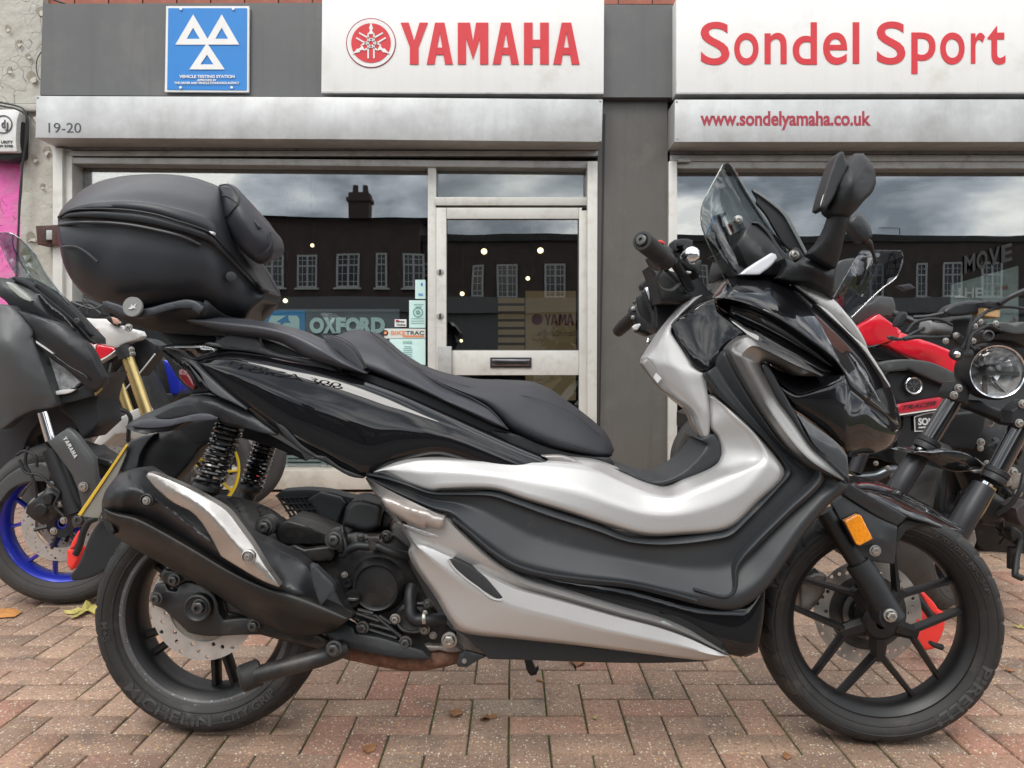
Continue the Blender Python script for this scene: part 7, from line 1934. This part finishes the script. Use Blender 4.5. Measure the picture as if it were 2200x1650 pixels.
rw('indicator_lens', zh((940, 790), (970, 800), (1005, 835), (985, 855), (955, 840)), M('clear_amber', (.55, .30, .22), .15, coat=1), w=.17, skirt=.02, er=2, sp=4)
MB().bolt(g2(*zh((1085, 880))[0], .15), (0, -1, 0), .012, .008).build('bolt', m_steel, bw2)
rw('side_body', zh((820, 1172), (980, 1055), (1180, 965), (1250, 980), (1340, 1035), (1300, 1110), (1230, 1200), (1165, 1290), (1060, 1110), (1000, 1120), (900, 1230), (850, 1300)), m_charc, w=.05, skirt=.1)
rw('dark_mechanics', zh((860, 1240), (1000, 1130), (1040, 1160), (1160, 1300), (1300, 1650), (1000, 1660), (900, 1620), (840, 1400)), m_eng, w=-.12, skirt=.2)
tubep('fork_leg', zh((1075, 1125, .1), (1240, 1600, .1)), .0235, m_gold, bw2, fr=g2, seg=24)
tubep('fork_leg', zh((1000, 1330, -.1), (1100, 1610, -.1)), .021, m_gold, bw2, fr=g2, seg=24)
MB().tube([g2(*zh((1040, 1040))[0], .1), g2(*zh((1078, 1135))[0], .1)], .034, 20).build('fork_clamp', m_matt2, bw2)
for x, y in ((1110, 1065), (1118, 1100)): MB().bolt(g2(*zh((x, y))[0], .15), (0, -1, 0), .009, .006).build('bolt', m_steel, bw2)
rw('front_mudguard', z2((608, 535), (640, 470), (700, 395), (780, 320), (850, 285), (900, 255), (960, 235), (975, 260), (965, 310), (1000, 420), (950, 440), (900, 460), (870, 410), (780, 420), (700, 490), (640, 550)), m_whitep, w=.08, skirt=.08, er=4, ridges=[z2((640, 520, .10), (760, 380, .11), (920, 290, .11))])
tubep('brake_hose', zh((940, 1180, .12), (920, 1300, .14), (930, 1420, .15), (1000, 1560, .16), (1050, 1590, .16)), .006, m_matt2, bw2, fr=g2, seg=8)
tubep('brake_hose', z2((740, 170, .16), (790, 240, .16), (860, 270, .16), (880, 300, .16), (870, 380, .16), (865, 470, .16)), .009, m_matt2, bw2, fr=g2, seg=8)
tubep('wire', zh((1310, 1100, .1), (1230, 1200, .1), (1060, 1400, .1)), .003, m_white2, bw2, fr=g2, seg=6)
for i, pts in enumerate((((580, 690), (600, 660), (640, 655), (665, 700), (640, 740), (600, 720)), ((690, 700), (730, 640), (800, 670), (860, 700), (880, 770), (800, 800), (720, 790), (660, 745)))):
    rw('handlebar_controls', zh(*pts), m_matt2, w=.05, skirt=.05, sp=5)
for pts in (((600, 660), (700, 700), (800, 720), (880, 690)), ((640, 740), (740, 690), (850, 760)), ((700, 640), (730, 660), (740, 760))):
    tubep('control_cable', zh(*[(a, b, .11) for a, b in pts]), .005, m_matt, bw2, fr=g2, seg=6)

# ------------------------------------------------ blue bike with yellow rims, and one more wheel beyond
b3 = thing('naked_motorcycle', P(430, 1132, 4.0), 'blue motorcycle with yellow wheel rims seen past the scooter springs', 'motorcycle')
c3 = P(420, 1006, 4.0); c3.z = .298
bike_wheel(b3, c3, .1, .298, .232, .045, m_yellowr, spokes=5, disc=2, dr=(.10, .16))
g3 = plane(3.7)
relief('tank_cover', za((480, 350), (520, 360), (600, 430), (650, 540), (665, 660), (620, 705), (560, 700), (530, 560)), m_bluer, b3, fr=g3, w=.0, skirt=.15, sp=6)
tubep('fork_leg', za((300, 420, 0), (350, 600, 0), (450, 850, 0)), .027, m_matt2, b3, fr=g3, seg=20)
MB().tube([g3(*za((330, 560))[0]), g3(*za((370, 640))[0])], .036, 20).build('fork_collar', m_dark, b3)
relief('dark_frame', za((400, 300), (480, 350), (540, 560), (620, 700), (500, 800), (440, 700), (420, 480)), m_eng, b3, fr=g3, w=-.1, skirt=.2, sp=7)
relief('fork_cover', za((470, 700), (640, 700), (560, 780), (500, 820), (430, 860)), m_greyp, b3, fr=g3, w=-.02, skirt=.05, sp=6)
tubep('fork_leg', za((640, 1040, 0), (560, 1500, 0)), .027, m_matt2, b3, fr=plane(3.85), seg=20)
relief('mechanics', za((700, 1500), (790, 1450), (840, 1520), (830, 1650), (640, 1700), (620, 1600)), m_alloy, b3, fr=plane(3.86), w=0, skirt=.05, sp=5)
for x, y, r_ in ((740, 1490, .02), (690, 1560, .028), (780, 1600, .018)):
    MB().bolt(plane(3.84)(*za((x, y))[0]), (0, -1, 0), r_ * .7, r_ * .5).build('bolt', m_steel, b3)
b4 = thing('parked_motorcycle', P(497, 1099, 4.4), 'black wheeled motorcycle in front of the left window, mostly hidden', 'motorcycle')
c4 = P(494, 984, 4.42); c4.z = .31
bike_wheel(b4, c4, .25, .308, .225, .055, m_matt2, spokes=5, disc=2, dr=(.10, .16))
tubep('fork_leg', [(540, 900, .1), (505, 985, .1)], .027, m_matt2, b4, fr=plane(4.4), seg=16)
g4 = plane(4.3)
relief('caliper', za((1230, 1280), (1300, 1290), (1360, 1340), (1340, 1420), (1260, 1380)), m_eng, b4, fr=g4, w=.06, skirt=.04, sp=5)
b4l = thing('disc_lock', P(560, 1035, 4.25), 'small red lock on the black wheel beyond the scooter springs', 'lock')
relief('lock_body', za((1420, 1545), (1500, 1530), (1525, 1560), (1500, 1600), (1440, 1580)), m_redl, b4l, fr=plane(4.22), w=0, skirt=.04, sp=4, er=3, ed=.01)
relief('lock_end', za((1340, 1380), (1380, 1375), (1380, 1420), (1345, 1430)), m_redl, b4l, fr=plane(4.22), w=0, skirt=.04, sp=4, er=2)
b5 = thing('parked_motorcycle', P(1560, 1115, 4.2), 'motorcycle behind the leg shield, only its tyre showing at the pillar', 'motorcycle')
c5 = P(1562, 1010, 4.2); c5.z = .302
bike_wheel(b5, c5, -.3, .302, .22, .07, m_matt2, name='rear_wheel', spokes=5, disc=1)
tubep('strut', z7((590, 740, 0), (520, 930, 0)), .006, m_white2, b5, fr=plane(4.3), seg=8)
relief('tail_unit', z7((560, 760), (700, 700), (760, 820), (640, 900), (560, 860)), m_eng, b5, fr=plane(4.3), w=0, skirt=.3, sp=8)

# ------------------------------------------------ red touring bike on the right
gr_ = plane(3.3)
br_ = thing('touring_motorcycle', P(1980, 1208, 3.3), 'red and black touring motorcycle with a tinted screen behind the scooter nose', 'motorcycle')
def rr_(name, pts, mat, w=0, skirt=.04, parent=None, **k): return relief(name, pts, mat, parent or br_, w=w, skirt=skirt, fr=gr_, sp=k.pop('sp', 9), **k)
rr_('windscreen', zg((330, 84), (430, 86), (520, 86), (526, 110), (518, 160), (500, 205), (430, 262), (340, 345), (285, 400), (240, 380), (200, 305), (230, 250), (290, 150)), m_tint, w=.05, skirt=.006, er=2, ed=.001, ridges=[zg((330, 100, .10), (260, 260, .12), (220, 300, .12)), zg((430, 100, .02), (330, 300, .02))])
for pts in (((330, 84), (520, 86), (526, 110), (518, 160), (500, 205), (430, 262), (285, 400)), ((430, 86), (360, 240), (260, 380)), ((330, 84), (290, 150), (200, 305)), ((400, 90), (330, 240), (235, 370))):
    tubep('screen_edge', zg(*[(a, b, .13) for a, b in pts]), .003, m_tint, br_, fr=gr_, seg=6)
rr_('handguard', zg((200, 160), (240, 130), (300, 118), (300, 200), (270, 250), (210, 280)), m_greyp, w=-.1, skirt=.05)
rr_('cockpit_surround', zg((285, 405), (340, 345), (380, 330), (420, 300), (480, 305), (492, 345), (484, 400), (420, 395), (310, 445)), m_greyp, w=.06, skirt=.08, ridges=[zg((330, 400, .08), (420, 340, .10), (480, 340, .08))])
rr_('upper_red_panel', zg((313, 446), (415, 384), (470, 425), (520, 465), (500, 500), (440, 522), (362, 536), (330, 490)), m_redp, w=.12, skirt=.05, ridges=[zg((350, 480, .13), (420, 430, .15), (500, 470, .13))])
rr_('red_side_panel', zg((500, 465), (600, 500), (700, 535), (800, 585), (832, 612), (825, 650), (815, 674), (700, 640), (570, 590), (440, 525), (500, 500)), m_redp, w=.11, skirt=.05, ridges=[zg((520, 510, .13), (650, 560, .14), (800, 610, .12)), zg((640, 600, .12), (800, 640, .13))])
rr_('inner_black_panel', zg((365, 542), (440, 525), (520, 565), (580, 605), (420, 618), (380, 580)), m_glossb, w=.06, skirt=.04)
rr_('grey_side_panel', zg((410, 618), (430, 612), (580, 600), (650, 610), (780, 665), (800, 700), (770, 735), (680, 700), (560, 645), (480, 655), (440, 660)), m_greyp, w=.12, skirt=.04, ridges=[zg((450, 635, .13), (600, 620, .15), (760, 690, .13))])
rr_('black_side_panel', zg((445, 680), (480, 655), (560, 648), (680, 704), (760, 738), (745, 772), (620, 790), (500, 808), (470, 750)), m_charc, w=.09, skirt=.05)
rr_('red_stripe', zg((498, 812), (620, 790), (750, 770), (738, 824), (620, 838), (515, 856)), M('red_stripe_paint', (.50, .02, .04), .35, coat=.3), w=.10, skirt=.04, er=2)
rr_('white_line', zg((515, 858), (720, 828), (718, 834), (516, 864)), m_whitep, w=.105, skirt=.02, er=1, sp=5)
def trw(u, v): return zg((527 + 160 * u, 838 - 20 * v - 24 * u))[0]
lettering('side_lettering', 'TRACER', 0, 0, 0, 0, m_dark, br_, gr_, .001, w=.102, warp=trw, shear=.1, bold=.01)
eb = MB().lathe(gr_(*zg((580, 722))[0], .115), (0, -1, 0), [(.036, -.01), (.036, .002), (.033, .004), (.029, .002), (.028, 0), (0, .0)], 40).build('maker_emblem', m_chrome, br_)
me_ = MB()
for k in range(3):
    a = math.radians(90 + 120 * k)
    for off in (-3.2, 0, 3.2):
        f_ = [Vector((u * math.cos(a) - v * math.sin(a), -u * math.sin(a) - v * math.cos(a))) for u, v in ((30 if off == 0 else 12, off - 1), (30 if off == 0 else 12, off + 1), (-26, off + 1), (-26, off - 1))]
        pf = [gr_(*zg((580 + q.x, 722 + q.y))[0], .119) for q in f_]
        me_.prism(pf, [p + Vector((0, .004, 0)) for p in pf])
MB().lathe(gr_(*zg((580, 722))[0], .116), (0, -1, 0), [(.027, 0), (0, .0)], 30).build('emblem_field', m_dark, eb)
me_.build('tuning_fork_mark', m_chrome, eb, smooth=False)
rr_('lower_side_cover', zg((512, 864), (620, 848), (760, 825), (720, 920), (640, 1010), (560, 1120), (520, 1110), (420, 1070), (300, 1055), (270, 1040), (470, 1000), (515, 900)), m_glossb, w=.07, skirt=.2)
stk = rr_('dealer_sticker', zg((580, 868), (645, 850), (730, 843), (700, 938), (583, 940)), m_white2, w=.085, skirt=.001, er=.5, ed=0, sp=6)
rr_('sticker_field', zg((586, 873), (646, 856), (726, 849), (698, 933), (588, 935)), m_dark, w=.0862, skirt=.001, er=.5, ed=0, sp=6, parent=stk)
p_ = zg((600, 873), (715, 912))
lettering('sticker_lettering', 'SONDEL', p_[0][0], p_[0][1] + 1, p_[1][0] + 12, p_[1][1] - 1, m_white2, stk, gr_, .001, w=.0875, bold=.035)
p_ = zg((645, 915), (720, 928))
lettering('sticker_lettering', 'DEMO BIKE', p_[0][0], p_[0][1], p_[1][0] + 14, p_[1][1], m_white2, stk, gr_, .001, w=.0875, bold=.01)
slab('sticker_bar', zg((602, 918), (638, 916), (638, 922), (602, 924)), 0, .001, m_white2, stk, fr=lambda x, y: gr_(x, y, .0875))
rr_('lower_mechanics', zg((250, 1060), (300, 1055), (440, 1075), (560, 1125), (520, 1180), (430, 1160), (300, 1150)), m_eng, w=-.02, skirt=.2)
rr_('engine_mass', [(1900, 960), (2000, 930), (2100, 900), (2300, 880), (2300, 1150), (2100, 1170), (1960, 1150), (1900, 1080)], m_eng, w=-.15, skirt=.1, sp=14)
tubep('lower_pipe', zg((300, 1160, .05), (400, 1150, .06), (480, 1120, .06), (540, 1130, .04)), .022, M('dark_steel_pipe', (.12, .13, .14), .3, metal=.8), br_, fr=gr_)
tubep('fork_leg', zg((350, 1000, .05), (300, 1130, .05)), .03, m_charc, br_, fr=gr_)
for x, y in ((455, 1112), (480, 1150), (400, 1090)): MB().bolt(gr_(*zg((x, y))[0], .08), (0, -1, 0), .008, .006).build('bolt', m_steel, br_)
rr_('mirror', z6((1795, 545), (1830, 515), (1862, 500), (1895, 512), (1930, 560), (1955, 610), (1960, 655), (1925, 690), (1890, 692), (1840, 640), (1805, 590)), m_charc, w=.2, skirt=.05, er=8, ed=.03, sp=6, ridges=[z6((1850, 560, .235), (1910, 640, .23))])
MB().tube([gr_(*z6((1905, 680))[0], .18), gr_(*z6((1945, 700))[0], .18), gr_(*z6((1965, 760))[0], .15), gr_(*z6((1990, 840))[0], .12)], [.022, .012, .007, .006], 12).build('mirror_stem', m_charc, br_)
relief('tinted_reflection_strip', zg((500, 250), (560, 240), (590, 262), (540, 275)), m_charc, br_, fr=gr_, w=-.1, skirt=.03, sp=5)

# ------------------------------------------------ black bike with the round headlamp
gn = plane(2.62)
bn_ = thing('retro_motorcycle', P(2100, 1322, 2.62), 'black motorcycle with a round chrome ringed headlamp at the right edge', 'motorcycle')
def rn(name, pts, mat, w=0, skirt=.04, parent=None, **k): return relief(name, pts, mat, parent or bn_, w=w, skirt=skirt, fr=gn, sp=k.pop('sp', 8), **k)
hc = gn(2139, 798, .22); dh = Vector((-.12, -1, -.02)).normalized()
hr_ = 62 / F * hc.y
hb = MB().lathe(hc, dh, [(0, -.16), (hr_ * .5, -.15), (hr_ * .85, -.11), (hr_ * 1.0, -.05), (hr_ * 1.0, .0), (hr_ * .93, .012), (hr_ * .90, .006)], 56).build('headlamp', m_charc, bn_)
MB().lathe(hc, dh, [(hr_ * .92, .004), (hr_ * .91, .014), (hr_ * .87, .012), (hr_ * .87, .0)], 56).build('chrome_ring', m_chrome, hb)
m_refl = M('lamp_bowl', (.96, .96, .97), .16, metal=.55, var=.3, vs=90)
rb = MB().lathe(hc, dh, [(hr_ * .88, .002), (hr_ * .75, -.035), (hr_ * .5, -.06), (hr_ * .22, -.07), (hr_ * .2, -.075), (0, -.08)], 26)
uu = dh.cross(Vector((0, 0, 1))).normalized(); vv = dh.cross(uu)
rb.build('reflector_bowl', m_refl, hb, smooth=False)
rbb = MB()
for k in range(7):
    a = .3 + 2 * math.pi * k / 7
    rv_ = uu * math.cos(a) + vv * math.sin(a); tv = dh.cross(rv_)
    q_ = [hc + rv_ * hr_ * .22 + tv * .004 - dh * .05, hc + rv_ * hr_ * .82 + tv * (.004 + .005 * (k % 2)) - dh * .008, hc + rv_ * hr_ * .82 - tv * .004 - dh * .008, hc + rv_ * hr_ * .22 - tv * .004 - dh * .05]
    rbb.prism(q_, [p - dh * .012 for p in q_])
rbb.build('reflector_vane', m_glossb if False else m_dkbolt, hb, smooth=False)
MB().lathe(hc, dh, [(hr_ * .2, -.07), (hr_ * .2, -.025), (hr_ * .12, -.018), (0, -.016)], 20).build('bulb_shield', m_dkbolt, hb)
m_hglass = glassy('headlamp_glass', (.92, .93, .94), .05)
MB().lathe(hc, dh, [(hr_ * .88, .006), (hr_ * .7, .018), (hr_ * .4, .026), (0, .03)], 40).build('headlamp_glass', m_hglass, hb)
# forks
tubep('fork_tube', ze((460, 620, .16), (300, 880, .16)), .0275, m_glossb, bn_, fr=gn, seg=28)
tubep('fork_tube', ze((830, 790, .28), (690, 1050, .28)), .0285, m_glossb, bn_, fr=gn, seg=28)
for pts, w_ in ((((330, 872), (262, 912)), .16), (((640, 1035), (735, 1105)), .28)):
    a, b = ze(*pts)
    mid = gn((a[0] + b[0]) / 2, (a[1] + b[1]) / 2, w_)
    d_ = (gn(*ze((300, 880))[0], .16) - gn(*ze((460, 620))[0], .16)).normalized()
    MB().lathe(mid, d_, [(.030, -.02), (.036, -.018), (.036, -.004), (.033, -.002), (.036, .002), (.036, .018), (.030, .02)], 32).build('fork_seal', m_matt2, bn_)
MB().tube([gn(*ze((275, 920))[0], .16), gn(*ze((262, 945))[0], .16)], .018, 20).build('fork_slider', m_chrome, bn_)
MB().tube([gn(*ze((640, 1110))[0], .28), gn(*ze((625, 1135))[0], .28)], .018, 20).build('fork_slider', m_chrome, bn_)
tubep('fork_leg', ze((255, 945, .16), (150, 1110, .17), (60, 1260, .17)), [.031, .033, .033], m_charc, bn_, fr=gn, seg=24)
tubep('fork_leg', ze((620, 1130, .28), (520, 1300, .29), (440, 1440, .29)), [.033, .035, .035], m_charc, bn_, fr=gn, seg=24)
rn('fork_clamp', ze((455, 535), (490, 530), (545, 570), (530, 660), (470, 650), (428, 625), (425, 590)), m_charc, w=.20, skirt=.06, er=6, ed=.012)
rn('lower_yoke', ze((520, 640), (600, 640), (700, 690), (820, 700), (880, 690), (880, 790), (800, 790), (720, 750), (540, 680)), m_charc, w=.17, skirt=.08)
rn('fork_clamp', ze((780, 700), (852, 640), (900, 640), (900, 800), (820, 790), (780, 770)), m_charc, w=.32, skirt=.05, er=5, ed=.01)
for x, y, w_ in ((478, 570, .205), (452, 610, .205), (826, 770, .325), (845, 660, .325)):
    MB().bolt(gn(*ze((x, y))[0], w_), (0, -1, 0), .0095, .007).build('bolt', m_steel, bn_)
# tyre
cn = P(2015, 1150, 2.72); cn.z = .297
bike_wheel(bn_, cn, .75, .297, .215, .062, m_matt2, spokes=7, y_split=False, disc=1, disc_side=-1, mt=M('grey_worn_tyre', (.062, .058, .055), .7, var=.15, vs=9, bump=.1, bs=200, bdist=.001))
rn('front_mudguard', ze((198, 940), (260, 930), (330, 935), (400, 925), (480, 930), (560, 960), (640, 1020), (660, 1045), (620, 1050), (560, 1045), (480, 1050), (400, 1035), (330, 985), (260, 955)), m_glossb, w=.22, skirt=.12, ridges=[ze((260, 940, .23), (420, 960, .26), (560, 1000, .25))], sp=5)
rn('mudguard_fixing', ze((550, 1040), (600, 1035), (640, 1045), (620, 1060), (570, 1055)), m_steel, w=.25, skirt=.02, er=2, sp=4)
# handlebar etc.
tubep('handlebar', ze((100, 140, .10), (200, 180, .12), (260, 200, .14), (330, 240, .2)), .012, m_charc, bn_, fr=gn)
rn('bar_clamp', ze((130, 180), (160, 130), (185, 140), (180, 170), (150, 220), (125, 215)), m_charc, w=.15, skirt=.03, er=3, sp=5)
gp2 = [gn(*q) for q in ze((300, 222, .3), (415, 232, .24))]
MB().tube(gp2, .0165, 24).lathe(gp2[0], gp2[0] - gp2[1], [(.0165, -.004), (.022, -.002), (.022, .008), (.018, .012), (.01, .013), (0, .013)], 24).build('grip', m_greygrip, bn_)
rn('switchgear', ze((412, 185), (440, 165), (520, 155), (600, 160), (640, 200), (620, 250), (560, 300), (500, 290), (430, 270), (415, 250)), m_matt2, w=.22, skirt=.08, sp=5, dome=.015, domer=10)
rn('mirror', ze((388, 135), (410, 110), (460, 85), (530, 70), (600, 72), (635, 90), (640, 110), (600, 140), (500, 155), (420, 158)), m_charc, w=.3, skirt=.03, er=6, ed=.02, sp=5)
tubep('mirror_stem', ze((220, 165, .28), (300, 160, .29), (390, 142, .3)), .006, m_charc, bn_, fr=gn)
tubep('lever', ze((80, 275, .3), (140, 290, .31), (230, 250, .31), (300, 215, .3)), .0045, m_charc, bn_, fr=gn)
tubep('lever', ze((165, 290, .33), (230, 278, .33), (330, 280, .32), (460, 275, .28)), .006, m_charc, bn_, fr=gn)
rn('lever_tip', ze((75, 275), (95, 268), (140, 285), (135, 300), (90, 292)), m_charc, w=.33, skirt=.012, er=2, sp=4)
for i, pts in enumerate((((500, 360), (520, 300), (560, 200), (640, 130), (740, 105), (860, 115)), ((600, 345), (540, 330), (530, 280), (580, 230), (650, 215), (720, 240)),
                         ((180, 250), (220, 200), (300, 175), (380, 180), (440, 210)), ((560, 160), (540, 220), (520, 300), (500, 340)), ((620, 150), (560, 200), (540, 320), (570, 350)), ((650, 210), (560, 260), (520, 380)))):
    tubep('control_cable', ze(*[(a, b, .33 + .01 * i) for a, b in pts]), .0045, m_matt2, bn_, fr=gn, seg=8)
rn('reservoir', ze((622, 108), (716, 118), (712, 168), (625, 158)), m_tanres, w=.33, skirt=.06, er=3, sp=5)
rn('reservoir_lid', ze((626, 78), (640, 68), (736, 78), (738, 108), (715, 118), (624, 106)), m_charc, w=.335, skirt=.07, er=3, sp=5)
tubep('mirror_stem', ze((715, 85, .34), (760, 55, .35), (860, 10, .36)), .008, m_charc, bn_, fr=gn)
MB().lathe(gn(*ze((650, 268))[0], .34), dh, [(.016, -.05), (.016, 0), (.012, .002), (.010, -.01), (0, -.01)], 20).build('bar_end', m_greyp, bn_)
MB().lathe(gn(*ze((470, 376))[0], .33), dh, [(0, -.03), (.016, -.02), (.019, 0), (.017, .004), (.012, .005), (.010, .003), (0, .006)], 24).build('indicator', m_dark, bn_)
MB().lathe(gn(*ze((470, 376))[0], .337), dh, [(.010, 0), (.006, .004), (0, .005)], 20).build('indicator_lens', m_chrome, bn_)
tubep('indicator_stem', ze((480, 376, .31), (540, 370, .28)), .013, m_matt2, bn_, fr=gn)
rn('switchgear', ze((440, 260), (480, 250), (520, 290), (490, 330), (450, 300)), m_eng, w=.3, skirt=.03, sp=4)
for x, y in ((465, 268), (405, 300), (570, 215), (600, 190), (560, 300), (690, 200)): MB().bolt(gn(*ze((x, y))[0], .345), (0, -1, 0), .007, .005).build('bolt', m_steel, bn_)
rn('instrument', ze((690, 200), (740, 190), (800, 210), (852, 190), (900, 190), (900, 250), (800, 260), (720, 240)), m_greyp, w=.25, skirt=.08, sp=6)
rn('fuel_tank', ze((660, 300), (700, 260), (780, 235), (860, 225), (920, 225), (920, 340), (860, 330), (760, 300)), m_charc, w=.2, skirt=.2, sp=7, ridges=[ze((700, 285, .22), (900, 260, .25))])
rn('headlamp_bracket', ze((520, 300), (600, 330), (640, 350), (560, 420), (540, 520), (560, 600), (500, 560), (500, 420)), m_eng, w=.12, skirt=.02, sp=7)
# engine and frame mass
rn('engine_block', ze((470, 650), (600, 660), (900, 760), (900, 1520), (600, 1500), (560, 1400), (560, 1200), (480, 1000), (340, 900), (420, 780)), m_eng, w=-.10, skirt=.06, sp=12, ridges=[ze((600, 800, -.06), (700, 1000, -.05), (820, 1200, -.05))])
rn('radiator', ze((440, 720), (640, 700), (600, 860), (560, 920), (390, 905), (380, 850)), m_dark, w=-.02, skirt=.05)
rn('crankcase_cover', ze((600, 1190), (680, 1160), (760, 1220), (750, 1300), (700, 1360), (600, 1350), (570, 1280)), m_eng, w=.10, skirt=.12, dome=.02, domer=14, sp=6)
for x, y, r_ in ((606, 880, .010), (604, 912, .008), (660, 770, .009), (790, 1050, .012), (752, 1090, .012), (760, 1110, .009), (700, 980, .008), (820, 1170, .01), (640, 1000, .008)):
    MB().bolt(gn(*ze((x, y))[0], .06), (0, -1, 0), r_, r_ * .7).build('bolt', m_steel, bn_)
rs = random.Random(11)
for i in range(12):
    x0, y0 = rs.uniform(620, 850), rs.uniform(830, 1350)
    tubep('engine_hose', ze((x0, y0, .03), (x0 + rs.uniform(-60, 60), y0 + rs.uniform(20, 80), .07), (x0 + rs.uniform(-80, 80), y0 + rs.uniform(80, 170), .03)), rs.uniform(.004, .012), m_eng if i % 3 else m_matt, bn_, fr=gn, seg=8)
rn('bracket', ze((650, 900), (700, 870), (720, 900), (690, 920)), m_greyp, w=.06, skirt=.01, er=1, sp=4)
rn('finned_cover', ze((760, 1060), (852, 1060), (852, 1130), (780, 1150)), m_alloy, w=.02, skirt=.03, sp=5)
tubep('exhaust_strut', ze((680, 1140, .26), (620, 1260, .26), (560, 1350, .25), (525, 1415, .25)), .008, m_gold, bn_, fr=gn, seg=10)
rn('lower_fitting', ze((520, 1400), (570, 1380), (580, 1440), (560, 1500), (530, 1480)), m_alloy, w=.2, skirt=.04, sp=5)
tubep('brake_hose', ze((852, 1060, .30), (830, 1150, .31), (780, 1230, .3), (700, 1290, .28)), .007, m_matt2, bn_, fr=gn, seg=8)
rn('footrest_hanger', ze((775, 1380), (810, 1370), (840, 1400), (850, 1460), (815, 1470), (780, 1440)), m_eng, w=.12, skirt=.04, sp=5)
tubep('side_stand', ze((790, 1480, .12), (790, 1600, .12)), .018, m_eng, bn_, fr=gn, seg=12)
tubep('side_stand', [(2191, 1160, .12), (2184, 1200, .14), (2180, 1236, .16), (2196, 1242, .16)], .010, m_matt2, bn_, fr=gn, seg=12)
rn('leg_cover', ze((805, 1260), (860, 1220), (900, 1220), (900, 1380), (840, 1360), (815, 1320)), M('brown_dark', (.04, .03, .03), .6), w=.2, skirt=.08)
u_lock('red ended U-lock with black shackle seen through the front wheel spokes', plane(2.2), z8((1110, 620), (1160, 680), (1240, 780), (1290, 850)), z8((1180, 940), (1215, 900), (1235, 850), (1270, 810), (1340, 800), (1345, 860), (1310, 960), (1285, 1000), (1240, 1008), (1190, 990)),
       z8((1210, 690), (1225, 685), (1300, 770), (1320, 810), (1290, 815), (1250, 760)), z8((1165, 880), (1180, 870), (1215, 915), (1195, 925)), .0)
